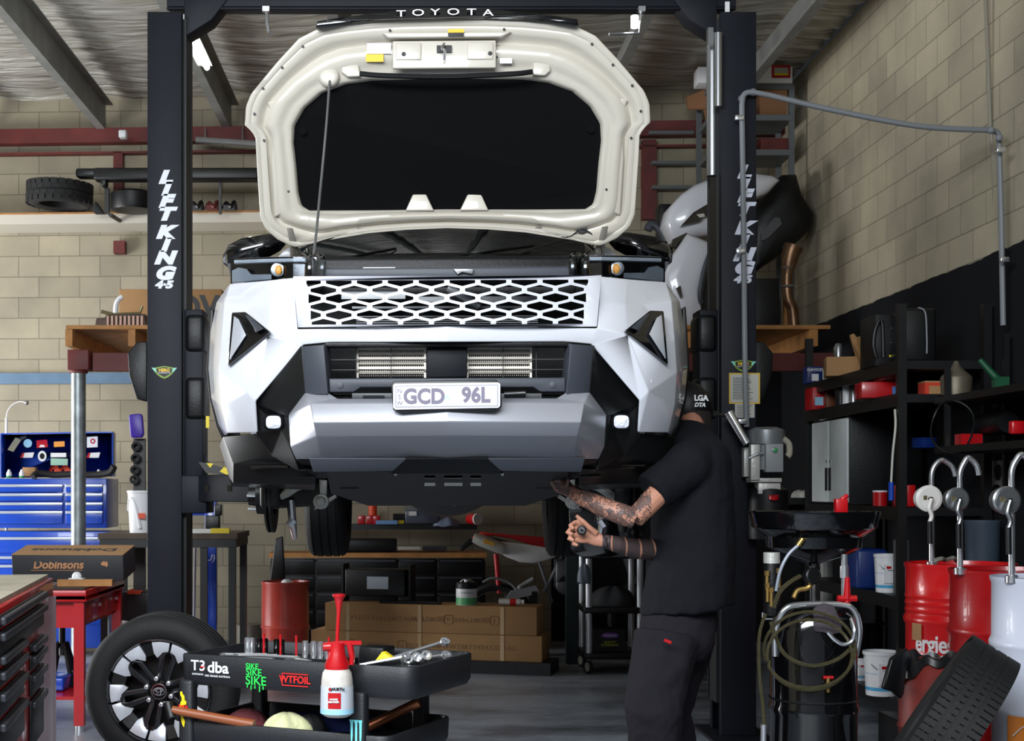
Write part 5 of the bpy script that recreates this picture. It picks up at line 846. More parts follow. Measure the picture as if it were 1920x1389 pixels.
for y0, y1 in ((9.5, 9.915), (9.92, 10.335)):
    q = MB(); q.box((2.948, (y0 + y1) / 2, 1.645), (.015, y1 - y0 - .01, .57)); d = q.build('door', GD, gc, bevel=.003); yh = 9.88 if y0 < 9.6 else 9.96; q = MB(); q.box((2.937, yh - .0, 1.52), (.012, .03, .16)); q.build('handle', BLK, d); q = MB(); q.cyl((2.935, yh, 1.645), (2.942, yh, 1.645), .012); q.build('lock', CHR, d)
q = MB(); q.tube(bez([P(1678, 768, 8.5), P(1679, 800, 8.45), P(1674, 850, 8.45), P(1671, 904, 8.45)], 6), .007, 8); wr = item(q, 'wire_puller', mat('pale_cord', (190, 190, 180), .5), 'pale thin cord with a blue handle hanging from the second rack shelf', 'cord', smooth=True); q = MB(); q.cyl(P(1671, 904, 8.45), P(1671, 938, 8.45), .016); child(q, 'handle', BLU, wr)
for x, Y, lb in ((1650, 8.95, 'red tin with a white lid on the middle rack shelf'),): q = MB(); c = on(x, Y, 1.342); q.lathe([(.045, 0), (.045, .09)], c, n=20); o = item(q, 'tin', RED, lb, 'tin', smooth=True); q = MB(); q.lathe([(.046, .09), (.046, .10)], c, n=20); child(q, 'lid', WHT, o)
for x, Y, lb in ((1683, 8.6, 'red clamp hanging at the near rack post, left one'), (1706, 8.5, 'red clamp hanging right of the near rack post')): ibox(x, Y, 1.345, .05, .05, .13, RED, 'clamp', lb, 'clamp')
q = MB(); c = on(1560, 10.1, 1.345); q.box(c + Vector((-.35, .1, .0)), (.5, .3, .03)); 
def bucket(px, Y, z, r, h, label, name='bucket', body=WHT, band=mat('bucket_blue_band', (70, 160, 205), .5)):
    t = thing(name, label, 'bucket', on(px, Y, z)); c = on(px, Y, z); q = MB(); q.lathe([(r * .86, 0), (r * .99, h * .93), (r * 1.05, h * .93), (r * 1.05, h), (r * .97, h), (r * .84, .01)], c, n=32); q.build('pail', body, t, smooth=True)
    for a, b in ((.12, .2), (.5, .85)): q = MB(); q.lathe([(r * (.865 + .13 * a), h * a), (r * (.865 + .13 * b), h * b)], c, n=32, cap=False); q.build('label_band', band, t, smooth=True)
    q = MB(); q.box(c + Vector((-.01, -r * .955, h * .5)), (r * .7, .012, h * .5)); q.build('label', WHT, t); q = MB(); q.box(c + Vector((-.01, -r * .965, h * .66)), (r * .4, .012, h * .07)); q.build('label_strip', RED, t)
    q = MB(); q.tube(bez([c + Vector((-r, 0, h * .9)), c + Vector((-r * .5, -r * .9, h * .62)), c + Vector((r * .5, -r * .95, h * .62)), c + Vector((r, 0, h * .9))], 6), .003, 6); q.build('handle', STL, t); return t
bucket(1662, 8.9, .802, .075, .24, 'white and blue bucket on the rack shelf above the floor level one'); bucket(1652, 8.72, .182, .105, .27, 'white and blue bucket on the lowest rack shelf'); bucket(1614, 9.4, .182, .06, .15, 'small white tub left of the bucket on the lowest rack shelf', 'tub')
ibox(1622, 9.3, .802, .2, .3, .26, mat('deep_blue_plastic', (14, 44, 110), .4), 'blue_container', 'deep blue container on the rack shelf left of the white bucket', 'container', bevel=.02); q = MB(); c = on(1598, 9.5, .802); q.lathe([(.055, 0), (.055, .2), (.03, .24)], c, n=20); item(q, 'oil_bottle', BLKG, 'black bottle with blue label left of the deep blue container', 'bottle', smooth=True)
ibox(1690, 8.62, .802, .07, .1, .34, mat('jerry_grey', (92, 92, 94), .5), 'jerry_can', 'tall grey jerry can beside the near rack post', 'can', bevel=.01)
q = MB(); c = on(1640, 9.2, .182); q.lathe([(.16, .0), (.17, .35), (.18, .36), (.18, .38)], c + Vector((0, .35, 0)), n=28); item(q, 'waste_bin', BLKG, 'black round bin standing behind the buckets on the lowest shelf', 'bin', smooth=True)
for k, (x, Y, lb) in enumerate(((1500, 10.9, 'left crumpled parts bag on the dark bench behind the power unit'), (1515, 10.85, 'right crumpled parts bag on the dark bench behind the power unit'))):
    item(cloth(on(x, Y, 1.385), .07, .06, .06, 30 + k), 'parts_bag', mat('milky_bag', (170, 170, 165), .4), lb, 'bag', smooth=True)
q = MB(); q.box(on(1500, 10.9, 1.36), (.35, .4, .05)); q.box(on(1500, 11.05, .68), (.3, .05, 1.3)); item(q, 'side_bench', BLKM, 'dark narrow bench behind the power unit and far rack post', 'bench')
# --- wall shelf above the drums
ws = thing('wall_shelf', 'dark double wall shelf above the oil drums', 'shelf', (3.3, 7.4, 1.72))
for z in (1.99, 1.70): q = MB(); q.box((3.3, 7.4, z - .02), (.40, 1.9, .04)); q.build('shelf_board', BLKM, ws)
for y in (6.6, 8.2): q = MB(); q.box((3.12, y, 1.9), (.03, .03, .5)); q.box((3.46, y, 1.9), (.03, .03, .9)); q.build('bracket', BLKM, ws)
def onb(px, x, z): return Vector((x, x * F / (px - CX), z))
oc = MB(); c = onb(1746, 3.2, 2.0); oc.box(c + Vector((0, -.0, .05)), (.12, .12, .10)); o = item(oc, 'carton', mat('orange_red_carton', (200, 60, 36), .5), 'orange red carton with a pale label on the upper wall shelf', 'box'); q = MB(); q.box(c + Vector((0, -.061, .055)), (.07, .002, .05)); child(q, 'label', CARD, o); q = MB(); q.box(c + Vector((0, 0, .105)), (.12, .12, .01)); child(q, 'lid', CARD, o)
fn = MB(); c = onb(1793, 3.2, 2.0); fn.lathe([(.085, 0), (.09, .10), (.085, .11), (.03, .16), (.012, .2)], c, n=28); item(fn, 'funnel_can', mat('dull_tin', (104, 98, 82), .5, .5), 'round dull metal can with a conical top on the upper wall shelf', 'can', smooth=True)
q = MB(); c = onb(1850, 3.25, 2.13); q.tube([c + Vector((-.04, 0, .05)), c + Vector((.05, -.02, -.06))], [.016, .022], 12); q.box(c + Vector((.07, -.02, -.09)), (.08, .05, .08)); item(q, 'heat_gun', mat('deep_green', (16, 74, 44), .45), 'green handled tool leaning on the upper wall shelf', 'power tool', smooth=True)
q = MB(); c = onb(1733, 3.2, 1.705); 
for k in range(4): q.lathe([(.07, .0), (.078, .008), (.07, .016)], c + Vector((0, 0, .016 * k)), n=24, cap=False)
item(q, 'air_hose_coil', mat('deep_blue_plastic', (14, 44, 110), .4), 'coil of blue air hose on the lower wall shelf', 'hose', smooth=True)
q = MB(); c = onb(1816, 3.2, 1.705); q.box(c + Vector((0, 0, .03)), (.12, .1, .06)); item(q, 'carton', RED, 'flat red box on the lower wall shelf above the second drum', 'box'); q = MB(); c = onb(1906, 3.15, 1.74); q.box(c + Vector((0, 0, .03)), (.07, .05, .07)); item(q, 'red_gun', RED, 'red tool at the right edge on the lower wall shelf', 'tool', bevel=.01)
q = MB(); c = onb(1870, 3.3, 1.82); q.lathe([(.06, -.15), (.065, -.1), (.065, .15), (.05, .2)], c, (0, 1, 0), 20); item(q, 'hose_reel', BLK, 'dark cylinder lying on the lower wall shelf', 'cylinder', smooth=True)
q = MB(); c = onb(1786, 3.05, 1.80); q.tube([c + Vector((.12 * math.cos(t), -.02 * math.sin(3 * t), .15 * math.sin(t))) for t in [2 * PI * k / 28 for k in range(29)]], .006, 8, cap=False); item(q, 'black_hose', BLK, 'thin black hose looped over the front of the wall shelf', 'hose', smooth=True)
q = MB(); c = onb(1869, 3.50, 1.53); q.box((3.512, c.y, 1.5), (.006, .36, .24)); cl = item(q, 'wall_poster', mat('dim_paper', (128, 128, 126), .7), 'pale poster with dark drawings on the wall behind the drum pumps', 'poster'); q = MB(); q.sphere((3.507, c.y, 1.55), (.003, .05, .05)); q.sphere((3.507, c.y + .02, 1.44), (.003, .07, .04)); child(q, 'drawing', BLK, cl)
q = MB(); c = on(1842, 8.24, .95); q.lathe([(.09, 0), (.10, .30), (.105, .31), (.105, .32)], c, n=28); q.box(c + Vector((0, 0, -.475)), (.25, .25, .94)); item(q, 'grease_pail', mat('dim_blue_pail', (62, 74, 88), .5), 'dim blue grey pail standing behind the second drum', 'pail', smooth=True)
# --- drums, pumps
def drum(px, Y, label, m, ribs=()):
    c = on(px, Y, .20); t = thing('oil_drum', label, 'drum', c, 0, 'oil drums with hand pumps'); R = .29; h = .85; pr = [(R - .012, 0), (R, .0), (R, .02), (R - .006, .03)]
    for z in (.245, .545): pr += [(R - .006, z - .03), (R + .004, z - .012), (R + .006, z), (R + .004, z + .012), (R - .006, z + .03)]
    for z in ribs: pr += [(R - .006, z - .012), (R - .001, z), (R - .006, z + .012)]
    pr += [(R - .006, h - .03), (R, h - .018), (R + .002, h), (R - .008, h), (R - .012, h - .02), (.0, h - .018)]
    q = MB(); q.lathe(pr, c, n=72); q.build('barrel', m, t, smooth=True, ang=30); return t, c
def wrap(mb, s, c, R, a0, z, size, sx=1, **k):
    vs, fs = curve_mesh(text=s, size=size, extrude=.0008, **k); mb.add([c + Vector(((R + .001 + v.z) * math.sin(a0 + v.x * sx / R), -(R + .001 + v.z) * math.cos(a0 + v.x * sx / R), z + v.y)) for v in vs], fs)
DR = mat('drum_red', (206, 22, 26), .28, coat=.4); DW = mat('drum_white', (205, 210, 224), .35, coat=.2)
q = MB(); q.box((2.98, 7.0, .10), (.66, 2.0, .19)); item(q, 'spill_pallet', BLK, 'black spill pallet under the three oil drums', 'pallet', bevel=.01)
d1, c1 = drum(1801, 7.68, 'bright red oil drum with white lettering, farthest of the three', DR, (.595, .633, .67)); q = MB(); wrap(q, 'ergies', c1, .29, -.86, .425, .13, sx=.78, offset=.003, space=.95); q.build('lettering', WHT, d1)
def wpatch(mb, c, R, a, b, z0, z1): return mb.rings([[c + Vector(((R + .003) * math.sin(t), -(R + .003) * math.cos(t), z)) for t in [a + (b - a) * k / 6 for k in range(7)]] for z in (z0, z1)], cap=False, close=False)
q = MB(); wpatch(q, c1, .29, -.44, -.05, .68, .80).build('label', WHT, d1, solid=.001); q = MB(); wrap(q, 'Qua', c1, .294, -.36, .74, .03, offset=.001); q.build('label_word', BLK, d1); q = MB(); wpatch(q, c1, .29, -1.35, -1.1, .44, .54).build('scuffed_patch', CARD, d1, solid=.001)
d2, c2 = drum(1893, 7.07, 'plain darker red oil drum standing between the other two', mat('drum_dark_red', (168, 16, 20), .32, coat=.3)); d3, c3 = drum(1984, 6.46, 'white oil drum with an orange band at the right edge', DW)
q = MB(); wpatch(q, c3, .294, -1.2, .3, .10, .235).build('orange_band', mat('band_orange', (226, 130, 34), .4), d3, solid=.001)
q = MB(); q.tube([c3 + Vector((.298 * math.sin(t), -.298 * math.cos(t), .16 + .05 * math.sin(6 * t))) for t in [-1.1 + .05 * k for k in range(26)]], .003, 6); q.build('band_line', WHT, d3)
def pump(px, Y, label, bm, disc, body_dx=-8, r=.055, hook=45, zb=1.03, near=True):
    c = on(px, Y, zb); t = thing('hand_pump', label, 'hand pump', c, 0, 'hand pumps on the drums'); s = F / Y
    q = MB(); q.cyl(c, c + Vector((0, 0, .42)), .015, n=14); q.lathe([(.03, 0), (.03, .03), (.02, .035)], c, n=12); q.build('riser', CHR, t, smooth=True)
    top = c + Vector((0, 0, .40)); q = MB(); k = hook / s; q.tube(bez([top, top + Vector((0, 0, .10)), top + Vector((.02, 0, .15)), top + Vector((k * .45, 0, .175)), top + Vector((k * .85, 0, .14)), top + Vector((k, 0, .09))], 6), .014, 12); q.build('spout', CHR, t, smooth=True)
    bc_ = top + Vector((body_dx / s, -.03, -.03)); q = MB(); q.lathe([(r, 0), (r * 1.15, .006), (r * 1.15, .02), (r, .026), (r, .07), (r * .6, .075)], bc_, (0, 1, 0), 32); b = q.build('pump_body', bm, t, smooth=True)
    q = MB(); q.lathe([(r * .9, -.004), (r * .9, .0)], bc_, (0, 1, 0), 32); q.build('face_plate', disc, b); q = MB(); q.box(bc_ + Vector((-.025, -.006, .005)), (.018, .006, .022)); q.build('brass_plate', mat('dull_brass', (120, 112, 80), .4, .6), b); q = MB(); q.cyl(bc_ + Vector((0, -.03, 0)), bc_, .010); q.build('crank_shaft', BLKM, b)
    q = MB(); q.tube(bez([bc_ + Vector((0, -.03, 0)), bc_ + Vector((-.015, -.035, -.05)), bc_ + Vector((-.002, -.035, -.09)), bc_ + Vector((-.012, -.035, -.125))], 5), .011, 10); q.build('crank', bm, t, smooth=True); q = MB(); q.cyl(bc_ + Vector((-.012, -.035, -.12)), bc_ + Vector((-.012, -.04, -.24)), .013); q.build('grip', BLK, t)
WM = mat('white_cast', (222, 220, 214), .35)
pump(1747, 7.55, 'hand pump with a white round body, on the far red drum', WM, WM, -8, .062, 45); pump(1800, 6.98, 'steel hand pump with a grey body on the middle red drum', STL, STL, -8, .052, 36); pump(1897, 6.35, 'steel hand pump on the white drum at the right edge', STL, STL, -13, .056, 42)
q = MB(); q.tube(bez([c1 + Vector((-.2, -.12, .862)), c1 + Vector((-.16, -.15, .88)), c1 + Vector((-.12, -.1, .87)), c1 + Vector((-.1, -.16, .885)), c1 + Vector((-.06, -.1, .865))], 5), .012, 6); item(q, 'drum_rag', mat('grey_rag', (120, 118, 112), .9), 'small crumpled grey rag on the top of the far red drum', 'rag', smooth=True)
# --- rusty bin with bag, leaning tyres
rbn = thing('waste_drum', 'rusty red waste drum lined with a black bag', 'bin', on(1752, 6.6, 0)); c = on(1752, 6.6, 0); RS = mat('rusty_red', (132, 44, 36), .5, var=.45, scale=9)
q = MB(); q.lathe([(.165, 0), (.165, .02), (.16, .04), (.16, .33), (.168, .345), (.16, .36), (.16, .63), (.166, .65), (.15, .65), (.15, .05)], c, n=48); q.build('barrel', RS, rbn, smooth=True); q = MB(); wpatch(q, c, .16, -.55, .1, .16, .30).build('sticker', mat('faded_yellow', (196, 196, 70), .6), rbn, solid=.001)
q = MB(); random.seed(4); q.rings([[c + Vector((rr_ * math.cos(a) * (1 + .03 * math.sin(9 * a)), rr_ * math.sin(a) * (1 + .03 * math.sin(9 * a)), zz_ + dz * math.sin(3 * a + 1) + .012 * math.sin(11 * a))) for a in [2 * PI * k / 60 for k in range(60)]] for rr_, zz_, dz in ((.178, .60, .05), (.176, .63, .03), (.172, .67, .01), (.155, .675, .01), (.14, .62, 0))], cap=False); q.build('bin_bag', mat('bag_black', (14, 14, 17), .35), rbn, smooth=True)
q = MB(); pts = [(1702, 1215), (1690, 1222), (1672, 1235), (1660, 1275), (1655, 1292), (1672, 1296), (1690, 1312), (1696, 1300), (1700, 1262), (1712, 1232)]; q.ppoly(pts, [6.5, 6.48, 6.45, 6.45, 6.45, 6.45, 6.46, 6.47, 6.48, 6.5], .04); q.build('bag_tail', mat('bag_black', (14, 14, 17), .35), rbn, bevel=.01)
q = MB(); tyre(q, (2.215, 5.9, .44), (math.cos(.56) * .93, -.36 * math.cos(.56), -math.sin(.56)), .41, .225, .235, 4, n=120, lugs=84); item(q, 'tyre', RUB, 'black tyre with its tread facing out leaning in front of the drums', 'tyre', smooth=True, ang=40)
# --- oil drainer
od = thing('oil_drainer', 'black wheeled oil drainer with a wide round pan and coiled hose', 'oil drainer', on(1525, 6.0, 0)); c = on(1525, 6.0, 0)
q = MB(); q.lathe([(.16, .1), (.18, .12), (.18, .50), (.186, .515), (.186, .53), (.18, .545), (.18, .86), (.165, .91), (.12, .945), (.05, .955)], c, n=48); q.build('tank', BLKG, od, smooth=True); q = MB(); q.lathe([(.183, .56), (.187, .565), (.183, .57)], c, n=48, cap=False); q.build('tank_band', BLKM, od, smooth=True)
q = MB(); zt = .94; q.tube(bez([c + Vector((-.175, -.05, .75)), c + Vector((-.18, -.08, .86)), c + Vector((-.15, -.1, .945)), c + Vector((-.08, -.1, .968)), c + Vector((.08, -.1, .968)), c + Vector((.14, -.1, .945)), c + Vector((.17, -.08, .86)), c + Vector((.165, -.05, .75))], 6), .013, 12); q.build('handle', CHR, od, smooth=True)
pc = Vector((on(1532, 6.05, 0).x, 6.1, 1.33)); q = MB(); q.lathe([(.27, .02), (.275, .025), (.275, .015), (.262, -.045), (.205, -.055), (.2, -.13), (.15, -.16), (.06, -.19), (.03, -.2), (.028, -.21), (.0, -.21)], pc, n=56, cap=False); q.lathe([(.272, .022), (.25, -.05), (.18, -.10), (.0, -.12)], pc, n=56, cap=False); q.build('drain_pan', BLKG, od, smooth=True)
q = MB(); q.cyl(pc + Vector((.0, 0, -.2)), c + Vector((.02, .05, .93)), .02); q.build('pan_post', BLKM, od); q = MB(); v = P(1583, 1052, 5.95); q.cyl(v + Vector((0, 0, .03)), v + Vector((0, 0, -.17)), .013); q.lathe([(.018, 0), (.018, .05)], v + Vector((0, 0, -.07)), n=8); q.build('valve_stem', CHR, od, smooth=True)
q = MB(); v = P(1588, 1122, 5.93); q.tube([v + Vector((-.04, 0, 0)), v + Vector((.04, 0, 0))], .014, 8); q.tube([v, v + Vector((0, -.005, .09))], [.016, .01], 8); q.cyl(v + Vector((0, 0, -.03)), v + Vector((0, 0, .02)), .012); q.build('valve_tap', RED, od, smooth=True)
q = MB(); v = P(1553, 1270, 5.8); q.tube([v + Vector((-.02, 0, 0)), v + Vector((.02, 0, 0))], .007, 8); q.build('drain_tap', RED, od); q = MB(); q.cyl(v + Vector((0, 0, .0)), v + Vector((0, 0, -.06)), .008); q.build('drain_cock', mat('brass', (170, 140, 80), .35, .8), od)
q = MB(); v = P(1518, 1080, 5.9); q.lathe([(.034, 0), (.036, .01), (.036, .03), (.03, .035)], v, (.3, -1, .1), 24); q.build('gauge', BLK, od, smooth=True); q = MB(); q.tube(bez([v + Vector((.01, 0, -.03)), v + Vector((-.01, 0, -.05)), v + Vector((-.05, 0, -.06)), v + Vector((-.07, -.01, -.09))], 5), .011, 8); q.build('brass_elbow', mat('brass', (170, 140, 80), .35, .8), od, smooth=True)
q = MB(); v = P(1447, 1100, 5.95); q.lathe([(.03, -.12), (.034, -.1), (.034, .10), (.03, .12)], v, n=20); q.build('probe_holder', BLK, od, smooth=True); q = MB(); q.lathe([(.0345, .1), (.0345, .145)], v, n=24); q.build('holder_label', ALU, od)
for k, (dx, dz) in enumerate(((-.03, .07), (-.012, .0), (.02, .08), (-.028, .02))): q = MB(); q.cyl(v + Vector((dx, -.04, dz - .08)), v + Vector((dx, -.04, dz)), .007); q.lathe([(.011, 0), (.011, .02)], v + Vector((dx, -.04, dz - .02)), n=6); q.build('probe', mat('brass', (170, 140, 80), .35, .8), od)
q = MB(); q.tube(bez([P(1455, 1108, 5.9), P(1463, 1070, 5.9), P(1478, 1040, 5.9), P(1497, 1022, 5.9)], 6), .007, 8); q.build('clear_tube', mat('clear_blue_tube', (130, 138, 150), .3), od, smooth=True); q = MB(); q.cyl(P(1496, 1023, 5.9), P(1505, 1010, 5.9), .011); q.build('tube_fitting', mat('brass', (170, 140, 80), .35, .8), od)
q = MB(); q.tube(bez([P(1430, 1148, 5.8), P(1430, 1158, 5.8), P(1434, 1160, 5.8), P(1448, 1160, 5.8)], 4), .004, 6); q.tube(bez([P(1552, 1185, 5.75), P(1566, 1200, 5.75), P(1582, 1208, 5.75), P(1598, 1200, 5.75), P(1602, 1180, 5.75), P(1596, 1160, 5.78)], 6), .008, 8); q.build('hose_hook', CHR, od, smooth=True)
HS = mat('braided_steel_hose', (96, 90, 64), .35, .7, bump=1, bscale=300)
hp = []
for k in range(81): t = PI * .9 + 2 * PI * k / 40; r_ = 84 if k < 40 else 78; hp.append(P(1518 + r_ * math.cos(t) * 1.02, 1218 + (r_ * .85) * math.sin(t) + (10 if k > 40 else 0), 5.76 + .04 * math.sin(t * .5)))
q = MB(); q.tube(hp, .0065, 8); q.build('hose_coil', HS, od, smooth=True); q = MB(); q.tube(bez([P(1445, 1165, 5.78), P(1470, 1225, 5.76), P(1520, 1248, 5.76), P(1570, 1236, 5.76), P(1600, 1210, 5.78)], 6), .008, 8); q.tube(bez([P(1450, 1140, 5.8), P(1462, 1110, 5.8), P(1480, 1092, 5.82), P(1500, 1080, 5.86)], 6), .009, 8); q.tube(bez([P(1436, 1150, 5.76), P(1424, 1190, 5.76), P(1424, 1260, 5.76), P(1431, 1330, 5.76), P(1432, 1365, 5.76)], 6), .007, 8); q.parts('hose', HS, od, smooth=True)
q = MB(); q.cyl(P(1432, 1358, 5.76), P(1431, 1400, 5.76), .012); q.build('hose_end', CHR, od)
for a in range(3): t = PI / 2 + a * 2 * PI / 3; q = MB(); q.cyl(c + Vector((.2 * math.cos(t) - .015, .2 * math.sin(t), .05)), c + Vector((.2 * math.cos(t) + .015, .2 * math.sin(t), .05)), .05); q.tube([c + Vector((.1 * math.cos(t), .1 * math.sin(t), .13)), c + Vector((.2 * math.cos(t), .2 * math.sin(t), .1))], .015, 8); q.build('castor', BLK, od)
q = MB(); q.ppoly([(1527, 1142), (1545, 1130), (1566, 1136), (1578, 1165), (1582, 1186), (1560, 1190), (1545, 1186), (1528, 1185)], [5.84, 5.86, 5.86, 5.84, 5.80, 5.78, 5.79, 5.80], .03); item(q, 'rag', mat('dark_grey_rag', (66, 60, 66), .95, bump=.5), 'dark grey rag hung over the handle of the oil drainer', 'rag', bevel=.01)
q = MB(); v = on(1563, 6.0, 1.345); q.box(v + Vector((0, -.1, .03)), (.05, .04, .07)); q.tube([v + Vector((0, -.1, .06)), v + Vector((.03, -.1, .08))], .01, 8); item(q, 'red_clamp', RED, 'small red clamp standing on the rim of the oil pan', 'clamp', bevel=.006)
# --- stored parts at the right of the platform and the grey rack behind
gr = thing('storage_rack', 'grey steel rack reaching the roof above the right end of the platform', 'rack', (2.85, 12.6, 2.76)); GS = mat('rack_grey', (92, 96, 98), .5)
for x in (1330, 1484): 
    for dy_ in (0, .45): q = MB(); c = P(x, 400, 12.5 + dy_); q.box((P(x, 0, 12.5).x, 12.5 + dy_, 3.9), (.045, .04, 2.25)); q.build('post', GS, gr)
for y in (163, 222, 287, 400): a = P(1330, y, 12.5); b_ = P(1484, y, 12.5); q = MB(); q.box(((a.x + b_.x) / 2, 12.72, a.z), (b_.x - a.x, .5, .05)); q.build('shelf', GS if y != 222 else GS, gr)
a = P(1400, 158, 12.5); q = MB(); q.box((P(1400, 0, 12.4).x, 12.55, P(0, 158, 12.5).z + .07), (.83, .2, .14)); o = item(q, 'long_carton', WHT, 'long white carton with a red end label on top of the grey rack', 'box', bevel=.003); q = MB(); q.pbox(1447, 122, 1482, 146, 12.445, .004); child(q, 'end_label', RED, o); q = MB(); q.pbox(1452, 127, 1478, 141, 12.44, .004); child(q, 'label_window', mat('dim_paper2', (170, 170, 160), .6), o); q = MB(); q.pbox(1452, 137, 1478, 141, 12.436, .003); child(q, 'label_stripe', YEL, o)
q = MB(); z0 = P(0, 222, 12.5).z + .025; c = P(1445, 0, 12.6); q.box((c.x, 12.65, z0 + .115), (.24, .3, .23)); item(q, 'carton', mat('dull_carton', (122, 84, 54), .8), 'brown carton on the grey rack under the long white carton', 'box'); q = MB(); f = [P(1285, 182, 12.9), P(1310, 178, 12.9), P(1336, 160, 12.6), P(1336, 210, 12.6), P(1328, 250, 12.6), P(1320, 205, 12.7), P(1290, 205, 12.9)]; q.prism(f, [v_ + Vector((0, .02, 0)) for v_ in f]); item(q, 'carton_piece', mat('dull_carton', (122, 84, 54), .8), 'torn brown cardboard leaning at the left post of the grey rack', 'cardboard')
q = MB(); z0 = P(0, 287, 12.5).z + .025; q.box((P(1450, 0, 12.6).x, 12.7, z0 + .06), (.25, .3, .12)); item(q, 'parts_case', REDD, 'dark red case on the grey rack shelf below the brown carton', 'case'); q = MB(); q.box((P(1440, 0, 12.6).x, 12.7, P(0, 400, 12.5).z + .10), (.3, .3, .15)); item(q, 'parts_case', BLK, 'black case low on the grey rack behind the white bumper', 'case')
for x, y in ((1222, 250), (1228, 306), (1228, 352)): q = MB(); a = P(x, y, 13.3); q.box(a + Vector((.18, 0, 0)), (.42, .08, .03)); struct(q.build('trim_16', GS))
def shell(pts, Y, dep, bulge, cen): """thick bulging body panel"""; q = MB(); fr = [P(a, b, Y) for a, b in pts]; c = P(cen[0], cen[1], Y); q.rings([[c + (p - c) * s + Vector((0, d, 0)) for p in fr] for s, d in ((1, dep), (1, 0), (.93, -bulge * .5), (.75, -bulge * .85), (.4, -bulge), (.05, -bulge))]); return q
bp_ = thing('car_bumper', 'white car bumper tipped on end behind the right lift column', 'bumper', P(1350, 605, 11.8)); q = shell([(1245, 420), (1252, 392), (1275, 366), (1300, 348), (1340, 332), (1400, 322), (1450, 330), (1462, 338), (1440, 362), (1400, 380), (1350, 400), (1345, 440), (1300, 446), (1262, 452)], 11.75, .2, .1, (1330, 385)); q.build('panel', CW, bp_, smooth=True, ang=50)
q = MB(); q.ppoly([(1276, 424), (1300, 398), (1334, 378), (1340, 400), (1318, 408), (1312, 415)], 11.6, .05); q.build('lamp_opening', BLKG, bp_); q = MB(); q.ppoly([(1306, 402), (1320, 400), (1322, 406), (1312, 408)], 11.59, .02); q.build('lamp_bezel', CHR, bp_); q = MB(); q.ppoly([(1258, 462), (1262, 448), (1288, 436), (1290, 442), (1272, 466)], 11.55, .05); q.build('trim_clip', BLKG, bp_)
fd_ = thing('car_wing', 'white car wing standing on the platform behind the open car', 'car panel', P(1290, 605, 11.4)); q = shell([(1240, 520), (1262, 478), (1290, 438), (1338, 458), (1328, 500), (1316, 540), (1312, 565), (1320, 619), (1290, 619), (1262, 590)], 11.35, .12, .06, (1290, 520)); q.build('panel', CW, fd_, smooth=True, ang=50)
q = MB(); q.tube(bez([P(1338, 458, 11.3), P(1322, 500, 11.28), P(1313, 545, 11.28), P(1314, 568, 11.3)], 6), .02, 8); q.build('arch_lip', DK, fd_, smooth=True); q = MB(); q.ppoly([(1316, 560), (1330, 500), (1345, 460), (1356, 470), (1356, 621), (1322, 621)], 11.5, .1); q.build('arch_liner', BLK, fd_); q = MB(); q.ppoly([(1268, 540), (1276, 535), (1280, 556), (1276, 558)], 11.25, .03); q.build('side_marker', BLKG, fd_)
bb2 = thing('car_bumper', 'black car bumper stood on end right of the lift column', 'bumper', P(1465, 600, 11.9)); q = shell([(1400, 420), (1424, 380), (1452, 345), (1466, 328), (1492, 327), (1502, 365), (1526, 402), (1522, 425), (1500, 450), (1462, 480), (1430, 500), (1405, 520)], 12.17, .25, .12, (1462, 415)); q.build('panel', BLK, bb2, smooth=True, ang=50); q = MB(); q.ppoly([(1426, 438), (1452, 408), (1462, 408), (1466, 420), (1440, 446), (1428, 452)], 12.03, .03); q.build('headlamp', mat('dim_lens', (90, 94, 100), .15, .5), bb2)
ex = thing('exhaust_section', 'brown scorched exhaust pipe stood upright at the right of the platform', 'exhaust', P(1488, 602, 11.6)); q = MB(); q.tube(bez([P(1490, 624, 11.6), P(1486, 580, 11.6), P(1478, 560, 11.6), P(1476, 520, 11.6), P(1482, 480, 11.6), P(1488, 462, 11.6)], 6), [.045] * 20 + [.055, .06, .066, .07, .07, .075, .075, .08, .08, .082, .082], 16); q.build('pipe', mat('scorched_steel', (116, 88, 66), .35, .8, var=.4, scale=12), ex, smooth=True)
for y in (505, 540): q = MB(); q.lathe([(.055, 0), (.06, .01), (.055, .02)], P(1477, y, 11.6), n=16, cap=False); q.build('weld_ring', STL, ex)
q = MB(); q.tube(bez([P(1214, 432, 12.0), P(1222, 420, 12.0), P(1238, 432, 12.0), P(1250, 452, 12.0)], 5), .035, 10); item(q, 'parts_casting', DK, 'dark grey elbow casting left of the white bumper', 'casting', smooth=True); q = MB(); q.pbox(1212, 455, 1262, 642, 12.3, .3); item(q, 'storage_crate', BLK, 'black crate on the platform behind the right door mirror', 'crate', bevel=.02)
q = MB(); q.pbox(1236, 382, 1262, 454, 12.3, .2); item(q, 'stacked_panel', BLK, 'black folded panel behind the upper left of the white bumper', 'panel', bevel=.01)
q = MB(); q.pbox(1408, 522, 1462, 637, 12.1, .3); item(q, 'storage_crate', BLK, 'black crate behind the scorched exhaust pipe', 'crate', bevel=.01); q = MB(); q.tube([P(1474, 330, 12.45), P(1474, 640, 12.2)], .03, 8); item(q, 'timber_length', WOOD, 'length of old timber leaning behind the black bumper', 'timber')

